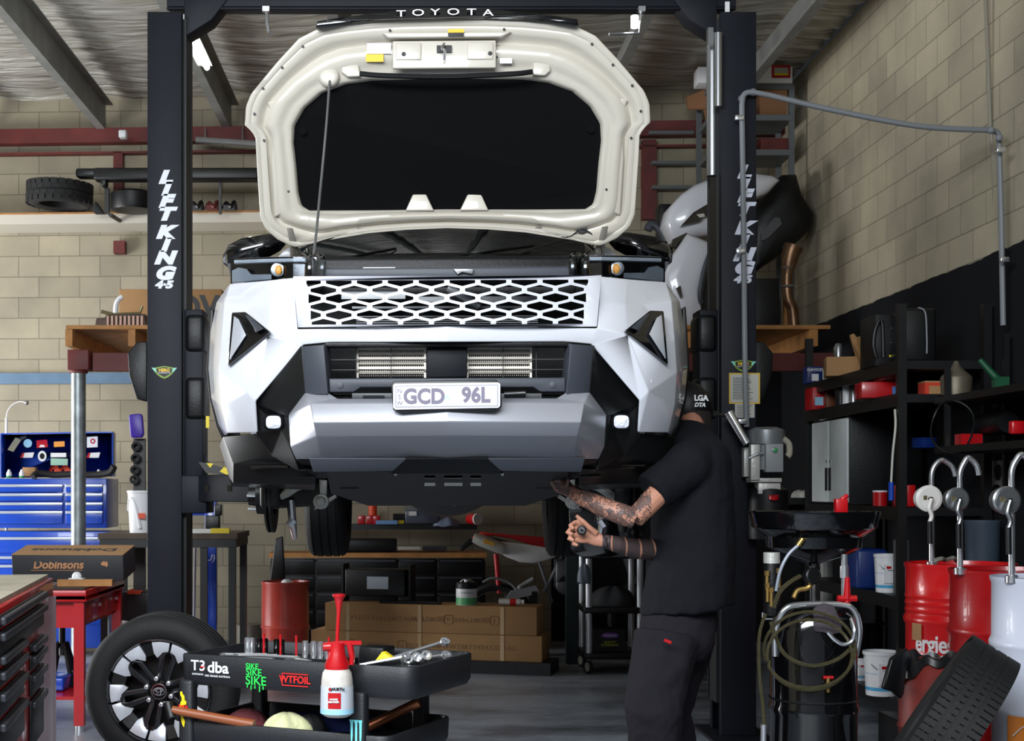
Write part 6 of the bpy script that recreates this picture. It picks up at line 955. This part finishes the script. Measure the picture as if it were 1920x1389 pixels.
# ================================================================ centre background, under the car
bd = thing('drawer_bench', 'black drawer bench with a wooden top along the back wall', 'bench', (-.3, 12.9, 0)); Y = 12.7
q = MB(); a = P(505, 1037, Y); b_ = P(912, 1044, Y); q.box(((a.x + b_.x) / 2, Y + .2, (a.z + b_.z) / 2), (b_.x - a.x, .5, .04)); q.build('bench_top', WOOD, bd); q = MB(); q.box(((a.x + b_.x) / 2, Y + .22, b_.z / 2 - .02), (b_.x - a.x - .02, .44, b_.z - .04)); q.build('case', BLKM, bd)
for x0, x1 in ((508, 590), (593, 745), (748, 818), (821, 908)):
    for k in range(5): q = MB(); q.pbox(x0, 1047 + k * 32, x1, 1076 + k * 32, Y - .02, .03); d = q.build('drawer', BLK, bd, bevel=.003); q = MB(); q.pbox(x0 + 4, 1050 + k * 32, x1 - 4, 1053 + k * 32, Y - .035, .02); q.build('drawer_pull', DK, d)
q = MB(); q.box((-.1, 13.25, 1.10), (1.45, .3, .05)); item(q, 'back_shelf', BLKM, 'black shelf board on the back wall seen under the car', 'shelf'); zs = 1.126
def onz(px, Y, z): return Vector(((px - CX) * Y / F, Y, z))
for k, (x, lb) in enumerate(((678, 'left red plastic bin on the shelf under the car'), (694, 'middle red plastic bin on the shelf under the car'), (706, 'right red plastic bin on the shelf under the car'))): q = MB(); c = onz(x, 13.15, zs); q.box(c + Vector((0, 0, .04)), (.07, .1, .08)); item(q, 'parts_bin', RED, lb, 'bin', 'red bins on the back shelf', bevel=.006)
q = MB(); c = onz(699, 13.25, zs); q.lathe([(.04, 0), (.04, .17), (.03, .18)], c, n=18); item(q, 'aerosol_can', ORG, 'orange can behind the red bins on the shelf under the car', 'can', smooth=True); q = MB(); c = onz(725, 13.1, zs); q.box(c + Vector((0, 0, .018)), (.2, .1, .035)); item(q, 'flat_box', mat('pale_blue2', (110, 150, 200), .5), 'flat pale blue box on the shelf under the car', 'box')
q = MB(); c = onz(752, 13.1, zs); q.box(c + Vector((0, 0, .02)), (.05, .06, .03)); item(q, 'tape_roll', YEL, 'small yellow item beside the flat blue box', 'tape'); q = MB(); c = onz(750, 13.25, zs); q.box(c + Vector((0, 0, .05)), (.13, .1, .09)); item(q, 'battery_box', BLK, 'black box behind the small yellow item on the shelf', 'box')
q = MB(); c = onz(792, 13.15, zs); q.box(c + Vector((0, 0, .07)), (.32, .2, .13)); cr = item(q, 'clear_crate', mat('cloudy_crate', (72, 76, 92), .3), 'cloudy grey storage crate on the shelf under the car', 'crate', bevel=.01); q = MB(); q.box(c + Vector((0, -.01, .145)), (.34, .22, .03)); child(q, 'crate_lid', GY, cr); q = MB(); q.box(c + Vector((-.09, -.105, .10)), (.07, .004, .04)); child(q, 'crate_label', WHT, cr)
item(cloth(onz(835, 13.1, zs), .11, .06, .07, 44), 'parts_bag', mat('bluish_bag', (120, 134, 160), .3), 'bluish plastic bag beside the storage crate under the car', 'bag', smooth=True)
tn = MB(); c = onz(890, 13.0, zs + .05); tn.lathe([(.05, 0), (.05, .12)], c + Vector((-.04, .06, 0)), (.6, -1, 0), 24); tn = item(tn, 'plastic_tub', RED, 'red tub with a round white lid lying on the shelf under the car', 'tub', smooth=True); q = MB(); q.lathe([(.052, .12), (.052, .135), (.036, .136), (.034, .128)], c + Vector((-.04, .06, 0)), (.6, -1, 0), 24); child(q, 'lid', WHT, tn, smooth=True)
zb_ = P(0, 1036, Y).z; q = MB(); c = onz(672, 12.9, zb_); q.box(c + Vector((0, 0, .06)), (.70, .3, .12)); item(q, 'tool_case', BLK, 'wide black tool case lying on the bench under the car', 'tool case', bevel=.015); q = MB(); c = onz(767, 12.75, zb_ + .035); q.cyl(c - Vector((.1, 0, 0)), c + Vector((.1, 0, 0)), .02); item(q, 'grease_tube', ALU, 'pale metal tube lying on the bench right of the black case', 'tube', smooth=True); q = MB(); c = onz(815, 12.85, zb_); q.box(c + Vector((0, 0, .03)), (.22, .08, .04)); item(q, 'hand_file', DK, 'dark flat tool on the bench under the car', 'tool')
# two long cartons, pallet, heater, tin
BR = Matrix.Rotation(-.27, 3, 'Z'); B0 = Vector((P(608, 0, 11.45).x, 11.45, 0)); Bx = BR @ Vector((1, 0, 0)); By = BR @ Vector((0, 1, 0)); L1_ = 1.74
def lbox(mb, x0, x1, y0, y1, z0, z1): return mb.box(B0 + Bx * ((x0 + x1) / 2) + By * ((y0 + y1) / 2) + Vector((0, 0, (z0 + z1) / 2)), (x1 - x0, y1 - y0, z1 - z0), BR)
q = MB(); lbox(q, -.15, 1.85, .0, .40, .0, .10); item(q, 'pallet', BLK, 'low black pallet under the two long brown cartons', 'pallet'); CP = mat('carton_print', (124, 92, 60), .7)
for nm, x0, x1, z0, z1, lb in ((0, -.12, 1.78, .101, .305, 'lower of the two long brown cartons, lying on the black pallet'), (1, .0, 1.74, .307, .53, 'upper of the two long brown cartons, under the paint tin')):
    q = MB(); lbox(q, x0, x1, .02, .36, z0, z1); o = item(q, 'long_carton', CARD, lb, 'box', 'long cartons under the car', bevel=.004); zc = (z0 + z1) / 2; q = MB(); up = -1 if nm else 1
    for s_, x_, sz in ((('WWW.DIRTY4X4.COM.AU', .50, .055), ('@DIRTY4X4', .86, .05), ('@DIRTY4X4', 1.22, .05)) if nm else (('@DIRTY4X4', .40, .05), ('@DIRTY4X4', .82, .05), ('WWW.DIRTY4X4.COM.AU', 1.25, .055))): text(q, s_, B0 + Bx * x_ + By * .0185 + Vector((0, 0, zc)), Bx * up, (0, 0, up), sz, .0005)
    for x_, ch in (((1.03, 'o'), (1.40, 'f')) if nm else ((.22, 'f'), (.65, 'o'))):
        cc = B0 + Bx * x_ + By * .0185 + Vector((0, 0, zc)); ring = [(a * .035, b * .035) for a, b in ((-1, -.7), (-.7, -1), (.7, -1), (1, -.7), (1, .7), (.7, 1), (-.7, 1), (-1, .7), (-1, -.7))]; q.tube([cc + Bx * a + Vector((0, 0, b)) for a, b in ring], .003, 4, cap=False); text(q, ch, cc, Bx * up, (0, 0, up), .06, .0005)
    child(q, 'print', CP, o); q = MB()
    for x_ in (.18, .78, 1.45): lbox(q, x_, x_ + .03, .016, .019, z0 + .003, z1 - .003)
    for c_ in q.islands(): child(c_, 'packing_tape', mat('packing_tape', (186, 158, 120), .25), o)
q = MB(); c = B0 + Bx * 1.16 + By * .1 + Vector((0, 0, .532)); q.lathe([(.082, 0), (.084, .004), (.084, .165), (.08, .175)], c, n=32); pt_ = item(q, 'paint_tin', WHT, 'white and green paint tin standing on the long brown cartons', 'tin', smooth=True); q = MB(); q.lathe([(.0845, .004), (.0845, .06)], c, n=32, cap=False); child(q, 'green_band', mat('tin_green', (90, 170, 110), .4), pt_); q = MB(); q.lathe([(.0847, .13), (.0847, .17), (.078, .182), (.072, .176), (0, .176)], c, n=32, cap=False); child(q, 'black_top', BLK, pt_); q = MB(); q.cyl(c + Vector((0, -.02, .176)), c + Vector((0, -.02, .20)), .02); q.tube([c + Vector((-.05, 0, .178)), c + Vector((-.03, 0, .195)), c + Vector((.03, 0, .195)), c + Vector((.05, 0, .178))], .008, 6); child(q, 'tin_cap', CHR, pt_); q = MB(); text(q, 'Fuel & Cleaner', c + Vector((0, -.0855, .10)), (1, 0, 0), (0, 0, 1), .018, .0005); child(q, 'tin_words', DK, pt_)
q = MB(); c = B0 + Bx * 1.42 + By * .12 + Vector((0, 0, .56)); q.cyl(c, c + Bx * .17, .027); ac = item(q, 'aerosol_can', ALU, 'silver spray can lying on the upper brown carton', 'spray can', smooth=True); q = MB(); q.cyl(c + Bx * .09, c + Bx * .14, .0275); child(q, 'red_band', RED, ac); q = MB(); q.cyl(c + Bx * .17, c + Bx * .2, .02); child(q, 'can_cap', WHT, ac)
ht = thing('garage_heater', 'black boxed heater with a pale label standing on the long cartons', 'heater', B0 + Bx * .38 + By * .22 + Vector((0, 0, .53))); q = MB(); lbox(q, .13, .64, .14, .34, .58, .80); q.build('body', BLK, ht, bevel=.01); q = MB(); lbox(q, .32, .50, .135, .141, .64, .74); q.build('label', mat('pale_label', (150, 160, 170), .5), ht)
for x_ in (.10, .67): q = MB(); lbox(q, x_ - .01, x_ + .01, .16, .32, .531, .84); q.build('side_frame', BLKM, ht)
q = MB(); lbox(q, .45, .95, .05, .13, .532, .55); item(q, 'flat_black_lid', BLK, 'flat black lid lying on the upper brown carton', 'lid')
bar = thing('steel_drum', 'small dull red steel drum on the floor under the brake disc', 'drum', onz(535, 11.3, 0)); c = onz(535, 11.3, 0); BRR = mat('barrel_red', (178, 58, 44), .36, var=.25, coat=.2)
q = MB(); q.lathe([(.185, 0), (.19, .02), (.187, .03), (.187, .33), (.197, .35), (.197, .36), (.19, .37), (.187, .69), (.192, .70), (.192, .715), (.18, .715), (.178, .70), (0, .70)], c, n=48); q.build('barrel', BRR, bar, smooth=True, ang=30); item(cloth(c + Vector((.02, -.08, .702)), .05, .04, .035, 51), 'paper_wad', WHT, 'crumpled white paper on the small red drum', 'paper', smooth=True)
q = MB(); q.ppoly([(505, 1095), (516, 1010), (530, 1005), (535, 1095)], 11.9, .05); q.box(onz(520, 11.92, .33), (.1, .06, .66)); item(q, 'tapered_stand', BLK, 'black tapered stand behind the small red drum', 'stand', bevel=.01); q = MB(); c = onz(468, 12.6, 0); q.lathe([(.12, 0), (.13, .24), (.12, .25)], c, n=24); item(q, 'metal_pail', mat('dull_pail', (128, 124, 116), .5, .4), 'dull metal pail at the back wall behind the socket cart', 'pail', smooth=True)
# dirt bike
mc = thing('dirt_bike', 'red and white dirt bike parked behind the brown cartons', 'motorcycle', (1.15, 12.3, 0)); Y = 12.3
def K2(x, y, d=0): return P(x, y, Y + d)
q = MB(); q.lathe([(.27, -.05), (.31, -.055), (.335, -.03), (.335, .03), (.31, .055), (.27, .05), (.27, -.05)], K2(930, 1165), (0, 1, 0), 48, cap=False); q.build('rear_tyre', RUB, mc, smooth=True); q = MB(); q.lathe([(.272, -.03), (.262, -.02), (.262, .02), (.272, .03)], K2(930, 1165), (0, 1, 0), 48, cap=False); q.lathe([(.04, -.06), (.04, .06)], K2(930, 1165), (0, 1, 0), 16)
for k in range(18): t = 2 * PI * k / 18; c = K2(930, 1165); q.cyl(c + pol(.04, t, .03 * (-1) ** k), c + pol(.265, t + .2, 0), .003, n=5)
q.build('rear_rim', STL, mc, smooth=True)
q = MB(); q.lathe([(.29, -.04), (.33, -.045), (.355, -.02), (.355, .02), (.33, .045), (.29, .04), (.29, -.04)], K2(1215, 1160), (0, 1, 0), 48, cap=False); q.build('front_tyre', RUB, mc, smooth=True)
q = MB(); q.ppoly([(862, 1026), (880, 1010), (905, 1004), (940, 1012), (960, 1018), (958, 1026), (905, 1014), (885, 1020), (866, 1034)], Y - .08, .18); q.build('rear_mudguard', BLK, mc, bevel=.006); q = MB(); q.ppoly([(884, 1010), (905, 998), (950, 1002), (1050, 1010), (1056, 1028), (1010, 1026), (960, 1010), (925, 1004), (900, 1008)], Y - .09, .2); q.build('seat', mat('seat_red', (186, 20, 30), .5), mc, bevel=.01)
q = MB(); q.ppoly([(930, 1014), (985, 1020), (1050, 1030), (1058, 1040), (1020, 1052), (1000, 1056), (975, 1054), (950, 1044), (928, 1030)], Y - .13, .04); q.build('side_panel', WHT, mc, bevel=.008); q = MB(); q.tube([K2(888, 1008, -.14), K2(900, 1012, -.14), K2(935, 1026, -.14), K2(945, 1030, -.14)], [.04, .052, .052, .045], 18); q.build('silencer', ALU, mc, smooth=True); q = MB(); q.ppoly([(908, 1010), (928, 1018), (926, 1024), (906, 1018)], Y - .197, .01); q.build('silencer_badge', mat('badge_gold', (210, 160, 50), .4), mc)
q = MB(); q.tube([K2(1000, 1085, -.06), K2(975, 1100, -.06), K2(930, 1165, -.06)], .02, 8); q.ppoly([(958, 1108), (1005, 1098), (1012, 1112), (945, 1128)], Y - .12, .04); q.build('swing_arm', mat('swingarm_alloy', (170, 172, 176), .4, .5), mc); q = MB(); q.cyl(K2(930, 1038, -.03), K2(936, 1112, -.03), .022); q.build('fork_leg', RED, mc, smooth=True)
q = MB(); q.tube([K2(1058, 1035), K2(1035, 1080), K2(1020, 1110)], .016, 8); q.tube([K2(1010, 1050), K2(1030, 1110), K2(1035, 1130)], .014, 8); q.build('frame', GY, mc); q = MB(); q.lathe([(.09, -.1), (.09, .1)], K2(1060, 1095), (0, 1, 0), 20); q.box(K2(1060, 1070), (.18, .2, .2)); q.build('engine', mat('engine_grey', (100, 102, 106), .45, .6), mc, bevel=.01)
q = MB(); q.ppoly([(1050, 1010), (1110, 985), (1135, 1000), (1120, 1045), (1060, 1040)], Y - .14, .28); q.build('fuel_tank', WHT, mc, bevel=.02); q = MB(); q.tube([K2(1150, 985, .0), K2(1215, 1160, 0)], .03, 10); q.build('front_fork', STL, mc); q = MB(); q.tube([K2(1140, 975, -.35), K2(1150, 985, 0), K2(1140, 975, .35)], .014, 8); q.build('handlebar', BLKM, mc); q = MB(); q.tube(bez([K2(905, 1092, -.1), K2(925, 1084, -.1), K2(955, 1092, -.1), K2(972, 1110, -.1)], 6), .012, 8); q.build('wheel_cover', GY, mc, smooth=True); q = MB(); q.box(K2(1000, 1152, 0), (.05, .25, .42)); q.build('centre_stand', BLKM, mc)
# green post, trolley behind the mechanic
q = MB(); q.pbox(1062, 950, 1084, 1245, 11.7, .09); item(q, 'steel_post', mat('dark_green_steel', (30, 44, 46), .5), 'dark green steel post right of the brown cartons', 'post'); tl = thing('tool_trolley', 'black three-tier trolley with silver corner posts behind the mechanic', 'trolley', (1.62, 11.3, 0)); Y = 11.1
xa, xb = P(1104, 0, Y).x, P(1200, 0, Y).x
for z in (.93, .50, .14): q = MB(); q.box(((xa + xb) / 2, Y + .22, z), (xb - xa + .08, .5, .05)); q.build('tray', BLK, tl, bevel=.01)
for x in (xa, xb):
    for y in (Y, Y + .44): q = MB(); q.cyl((x, y, .14), (x, y, .93), .026, n=16); q.build('corner_post', mat('silver_post', (196, 200, 206), .35, .5), tl, smooth=True); q = MB(); q.lathe([(.05, -.014), (.054, -.01), (.054, .01), (.05, .014)], (x, y, .054), (1, .4, 0), 20); ca = q.build('castor', RUB, tl, smooth=True); q = MB(); q.lathe([(.036, -.016), (.036, .016)], (x, y, .054), (1, .4, 0), 16); q.tube([(x, y - .01, .054), (x, y, .11), (x, y, .14)], .008, 6); q.build('castor_hub', ALU, ca)
q = MB(); c = onz(1142, 11.2, .167); q.box(c + Vector((0, .05, .09)), (.24, .2, .18)); sp = item(q, 'carton', BLK, 'black carton with a purple badge on the lowest trolley tray', 'box'); q = MB(); f = [c + Vector((.0 + .07 * math.cos(t), -.051, .13 + .022 * math.sin(t))) for t in [2 * PI * k / 24 for k in range(24)]]; q.prism(f, [p + Vector((0, .002, 0)) for p in f]); child(q, 'badge', mat('badge_purple', (110, 60, 150), .5), sp); q = MB(); text(q, 'Dobinsons', c + Vector((0, -.053, .13)), (1, 0, 0), (0, 0, 1), .024, .0005, shear=.2); child(q, 'print', WHT, sp); q = MB(); text(q, 'QUALITY\nSUSPENSION', c + Vector((0, -.053, .065)), (1, 0, 0), (0, 0, 1), .024, .0005); child(q, 'print', mat('print_lime', (190, 200, 40), .5), sp)
item(cloth(onz(1095, 11.05, .75), .05, .05, .12, 61), 'grey_bag', mat('slate_bag', (110, 118, 132), .6), 'slate grey cloth bag hung at the left post of the trolley', 'bag', smooth=True); item(cloth(onz(1150, 11.3, .527), .18, .15, .15, 62), 'grease_rag_pile', mat('dark_rag_pile', (40, 42, 46), .8), 'pile of dark rags on the middle trolley tray', 'rags', smooth=True)
# ================================================================ the mechanic
man = thing('person', 'person in black cap, black t-shirt and dark work trousers reaching up under the car', 'person', (1.15, 6.05, 0))
def remesh(o, vox, smooth=6, disp=0, dsc=.1):
    m_ = o.modifiers.new('r', 'REMESH'); m_.mode = 'VOXEL'; m_.voxel_size = vox; m_.use_smooth_shade = True
    if smooth: s_ = o.modifiers.new('s', 'SMOOTH'); s_.iterations = smooth; s_.factor = .5
    if disp: tx = bpy.data.textures.new('folds', 'CLOUDS'); tx.noise_scale = dsc; tx.noise_depth = 3; d_ = o.modifiers.new('d', 'DISPLACE'); d_.texture = tx; d_.strength = disp; d_.mid_level = .5; d_.texture_coords = 'LOCAL'
    return o
def ell(c, rx, ry, ang=0, n=20, tilt=0):
    """elliptic ring, rx along the facing direction (x), ry across (y)"""
    out = []
    for k in range(n):
        t = 2 * PI * k / n; x = rx * math.cos(t); y = ry * math.sin(t); xr_, yr_ = x * math.cos(ang) - y * math.sin(ang), x * math.sin(ang) + y * math.cos(ang)
        out.append(Vector(c) + Vector((xr_, yr_, xr_ * tilt)))
    return out
M = lambda x, y, Y: P(x, y, Y)
sk = bpy.data.materials.new('skin_tattoos_shade'); sk.use_nodes = True; nt = sk.node_tree; N = nt.nodes.new; L = nt.links.new; b = nt.nodes['Principled BSDF']; b.inputs['Roughness'].default_value = .5; b.inputs['Subsurface Weight'].default_value = .1; b.inputs['Subsurface Radius'].default_value = (.02, .008, .004)
g = N('ShaderNodeNewGeometry'); sx = N('ShaderNodeSeparateXYZ'); L(g.outputs['Position'], sx.inputs[0])
def math_(op, a, v, c=None):
    n_ = N('ShaderNodeMath'); n_.operation = op
    for i, q_ in enumerate((a, v, c)):
        if q_ is None: continue
        if isinstance(q_, (int, float)): n_.inputs[i].default_value = q_
        else: L(q_, n_.inputs[i])
    return n_.outputs[0]
no = N('ShaderNodeTexNoise'); no.inputs['Scale'].default_value = 28; no.inputs['Detail'].default_value = 3; no.inputs['Distortion'].default_value = 2.5; L(g.outputs['Position'], no.inputs[0])
n9 = N('ShaderNodeTexNoise'); n9.inputs['Scale'].default_value = 16; n9.inputs['Detail'].default_value = 4; L(g.outputs['Position'], n9.inputs[0]); ink_shade1 = math_('MAXIMUM', math_('MULTIPLY', math_('GREATER_THAN', n9.outputs[0], .47), .78), math_('LESS_THAN', math_('ABSOLUTE', math_('SUBTRACT', no.outputs[0], .5), 0), .035)); up_ = math_('MULTIPLY', math_('GREATER_THAN', math_('MULTIPLY_ADD', sx.outputs['X'], .4, sx.outputs['Z']), 1.641), math_('LESS_THAN', sx.outputs['X'], .985)); band = math_('MULTIPLY', math_('LESS_THAN', sx.outputs['Z'], 1.29), math_('GREATER_THAN', sx.outputs['X'], .80))  # tattoo fill on the near forearm also carries the shadow towards the hand
wv = N('ShaderNodeTexWave'); wv.inputs['Scale'].default_value = 5; wv.inputs['Distortion'].default_value = 3; L(g.outputs['Position'], wv.inputs[0]); gap = math_('LESS_THAN', wv.outputs['Fac'], .965)
ink_shade = math_('MULTIPLY', math_('MAXIMUM', math_('MULTIPLY', ink_shade1, up_), math_('MULTIPLY', band, gap)), .90)
mx_ = N('ShaderNodeMixRGB'); L(ink_shade, mx_.inputs[0]); mx_.inputs[1].default_value = lin((184, 130, 106)); mx_.inputs[2].default_value = lin((40, 46, 54)); L(mx_.outputs[0], b.inputs['Base Color'])
q = MB()
def limb(pts, rs, n=14): q.tube(pts, rs, n)
# trunk, neck, head
q.rings([ell(M(1280, 1165, 6.08), .12, .16), ell(M(1290, 1080, 6.08), .11, .14), ell(M(1300, 980, 6.08), .115, .16), ell(M(1305, 900, 6.1), .105, .17), ell(M(1308, 860, 6.12), .09, .16), ell(M(1310, 836, 6.13), .06, .09)])
limb([M(1312, 840, 6.14), M(1300, 812, 6.22), M(1292, 792, 6.32)], [.065, .058, .06])
hc_ = M(1288, 769, 6.36); q.sphere(hc_, (.098, .078, .115), 24, 16); q.sphere(hc_ + Vector((-.055, 0, -.055)), (.045, .05, .05)); q.sphere(hc_ + Vector((-.098, 0, -.02)), (.016, .013, .02)); q.sphere(hc_ + Vector((-.088, 0, -.06)), (.014, .026, .008)); q.sphere(hc_ + Vector((-.09, 0, .02)), (.012, .05, .012))
for s in (-1, 1): q.sphere(hc_ + Vector((.01, s * .078, -.01)), (.022, .01, .032))
# near (left) arm
limb([M(1310, 850, 5.95), M(1275, 880, 5.88), M(1235, 925, 5.82), M(1190, 972, 5.78)], [.062, .056, .049, .042]); limb([M(1190, 972, 5.78), M(1168, 965, 5.78), M(1125, 948, 5.82), M(1090, 932, 5.86), M(1066, 918, 5.88)], [.042, .045, .041, .034, .027]); limb([M(1068, 920, 5.88), M(1052, 908, 5.9), M(1040, 898, 5.92)], [.028, .038, .03])
for k, (dx, dy_) in enumerate(((-6, -2), (-3, -8), (3, -10), (9, -10))): limb([M(1046, 902, 5.91 - k * .012), M(1040 + dx, 893 + dy_, 5.90 - k * .016), M(1044 + dx, 882 + dy_, 5.90 - k * .016), M(1052 + dx, 880 + dy_, 5.91 - k * .016)], [.010, .009, .0085, .0075], 10)
limb([M(1062, 912, 5.86), M(1066, 899, 5.85), M(1060, 889, 5.86)], [.012, .010, .008], 10)
# far (right) arm with the hand closed on a tool
limb([M(1312, 855, 6.22), M(1290, 930, 6.22), M(1262, 1020, 6.15)], [.062, .055, .045]); limb([M(1262, 1020, 6.15), M(1235, 1032, 6.08), M(1190, 1028, 5.98), M(1155, 1020, 5.92), M(1134, 1014, 5.90)], [.044, .047, .044, .035, .028])
q.rings([[M(x, y, 5.88) + Vector((math.cos(a_) * 0, math.sin(t) * th, 0)) + Vector((-.25, 0, 1)).normalized() * math.cos(t) * w_ for t in [2 * PI * k / 14 for k in range(14)]] for x, y, w_, th, a_ in ((1136, 1015, .026, .022, 0), (1124, 1011, .033, .021, 0), (1110, 1006, .040, .019, 0), (1098, 1002, .040, .016, 0), (1094, 1001, .034, .012, 0))])
for (x0, y0), (x1, y1), (x2, y2), (x3, y3), r0 in (((1100, 987), (1078, 979), (1069, 985), (1076, 992), .0088), ((1098, 996), (1071, 990), (1064, 998), (1074, 1002), .0092), ((1098, 1006), (1073, 1003), (1067, 1010), (1077, 1013), .0088), ((1100, 1015), (1080, 1014), (1075, 1020), (1084, 1022), .0076)):
    limb([M(x0, y0, 5.875), M((x0 + x1) / 2, (y0 + y1) / 2, 5.86), M(x1, y1, 5.85), M(x2, y2, 5.835), M(x3, y3, 5.825)], [r0 * 1.25, r0 * 1.2, r0 * 1.18, r0 * 1.12, r0 * .98], 12)
limb([M(1118, 1000, 5.865), M(1106, 990, 5.85), M(1094, 978, 5.845), M(1080, 966, 5.85)], [.015, .012, .0105, .008], 10)
# legs and feet under the trousers
for (x0, Y0), (x1, Y1), (x2, Y2) in (((1258, 6.0), (1225, 5.90), (1232, 5.98)), ((1285, 6.18), (1262, 6.22), (1275, 6.30))):
    limb([M(x0, 1170, Y0), M((x0 + x1) / 2, 1250, (Y0 + Y1) / 2), M(x1, 1330, Y1), M((x1 + x2) / 2 + 6, 1410, (Y1 + Y2) / 2), Vector((M(x2, 0, Y2).x, Y2, .10))], [.07, .07, .06, .05, .04])
body = remesh(q.build('body', sk, man), .004, 2)
# t-shirt
TS = mat('black_cotton', (17, 18, 24), .9, bump=.25, bscale=500, spec=.2); q = MB()
q.rings([ell(M(1288, 1142, 6.08), .205, .235, tilt=.12), ell(M(1290, 1120, 6.08), .20, .235, tilt=.06), ell(M(1294, 1060, 6.08), .185, .22), ell(M(1300, 980, 6.08), .175, .22), ell(M(1304, 905, 6.08), .160, .22, tilt=-.1), ell(M(1308, 860, 6.08), .145, .215, tilt=-.2), ell(M(1312, 830, 6.08), .115, .17, tilt=-.3), ell(M(1303, 806, 6.18), .085, .09, tilt=-.2), ell(M(1296, 790, 6.25), .074, .076, tilt=-.2)], cap=True)
q.tube([M(1318, 852, 6.0), M(1290, 872, 5.9), M(1250, 902, 5.85), M(1222, 924, 5.83)], [.09, .098, .092, .088], 20); q.tube([M(1316, 855, 6.18), M(1296, 910, 6.24), M(1285, 950, 6.22)], [.09, .095, .09], 20)
remesh(q.build('t_shirt', TS, man), .011, 7, .030, .16)
# trousers
TR = mat('dark_work_cotton', (29, 27, 33), .9, bump=.25, bscale=400, spec=.2); q = MB()
q.rings([ell(M(1276, 1120, 6.08), .15, .18), ell(M(1274, 1165, 6.08), .165, .19), ell(M(1268, 1200, 6.07), .165, .185), ell(M(1262, 1235, 6.07), .14, .16)])
for (x0, Y0), (x1, Y1), (x2, Y2), rr_ in (((1250, 5.98), (1224, 5.90), (1228, 5.98), .118), ((1285, 6.18), (1250, 6.22), (1268, 6.30), .108)):
    q.tube([M(x0, 1195, Y0), M((x0 + x1) / 2, 1262, (Y0 + Y1) / 2), M(x1, 1330, Y1), M((x1 + x2) / 2 + 4, 1400, (Y1 + Y2) / 2), M(x2, 1470, Y2), Vector((M(x2, 0, Y2).x, Y2, .07))], [rr_ * 1.2, rr_ * 1.1, rr_, rr_ * .95, rr_ * .85, rr_ * .85], 20)
remesh(q.build('trousers', TR, man), .012, 6, .040, .13)
q = MB(); q.box(M(1252, 1202, 5.775) + Vector((0, 0, 0)), (.03, .012, .012), Matrix.Rotation(.4, 3, 'Y')); q.build('pocket_tag', RED, man)
for (x2, Y2) in ((1232, 5.98), (1275, 6.30)):
    q = MB(); cx_ = M(x2, 0, Y2).x; q.rings([[Vector((cx_ + x + 0 * t, Y2 + w_ * math.cos(t), .055 + h_ * math.sin(t) * (1 if math.sin(t) > 0 else .8))) for t in [2 * PI * k / 16 for k in range(16)]] for x, w_, h_ in ((.09, .02, .03), (.075, .042, .06), (.0, .047, .08), (-.09, .048, .055), (-.17, .046, .045), (-.21, .03, .035), (-.222, .01, .02))]); q.build('boot', BLK, man, smooth=True)
# cap with brim, hair, logo
q = MB(); hc2 = hc_ + Vector((0, 0, .012)); q.rings([[hc2 + Vector((.112 * math.cos(p) * math.cos(a), .092 * math.cos(p) * math.sin(a), .118 * math.sin(p))) for a in [2 * PI * k / 28 for k in range(28)]] for p in (-.15, .0, .3, .6, .9, 1.2, 1.5)]); q.sphere(hc2 + Vector((0, 0, .12)), (.01, .01, .005), 8, 6); cap_ = q.build('cap', BLK, man, smooth=True)
q = MB(); q.rings([[hc2 + Vector((.10 + r_ * math.cos(a), .075 * math.sin(a), -.015 - r_ * .35)) for a in [-PI / 2 + PI * k / 12 for k in range(13)]] for r_ in (0, .05, .075)], cap=False, close=False); q.build('cap_brim', BLK, cap_, solid=.004)
q = MB(); text(q, 'LGA', hc2 + Vector((.045, -.090, .036)), (.95, .22, 0), (0, .15, .98), .036, .002, offset=.0015); text(q, 'DTA', hc2 + Vector((.038, -.094, .006)), (.95, .2, 0), (0, .1, .98), .026, .002, shear=.3, offset=.001); q.build('cap_logo', WHT, cap_)
q = MB(); q.rings([[hc_ + Vector((.104 * math.cos(a), .084 * math.sin(a), z_)) for a in [-2.3 + 4.6 * k / 16 for k in range(17)]] for z_ in (.0, -.035, -.09)], cap=False, close=False); q.build('hair', mat('dark_hair', (30, 22, 18), .8), man, solid=.006)
# print on the back of the shirt
q = MB(); 
for pts in ([(1337, 842), (1341, 862), (1345, 868)], [(1344, 850), (1347, 872), (1352, 884)], [(1350, 868), (1356, 880), (1360, 884)], [(1358, 892), (1362, 900)]): q.tube([M(a, b_, 5.915 + (a - 1335) * .003) for a, b_ in pts], .004, 6)
q.build('shirt_print', WHT, man)
# the tool in the hand and the one above
q = MB(); c = M(1090, 994, 5.83); q.cyl(c + Vector((.0, -.02, 0)), c + Vector((.01, .14, .0)), .019, n=20); rt = item(q, 'ratchet', BLK, 'black handled ratchet held in the right hand of the person', 'ratchet', bevel=.002); q = MB(); q.tube([c + Vector((.010 * math.cos(t), -.0215, .010 * math.sin(t))) for t in [2 * PI * k / 20 for k in range(21)]], .002, 6, cap=False); child(q, 'end_ring', CHR, rt)
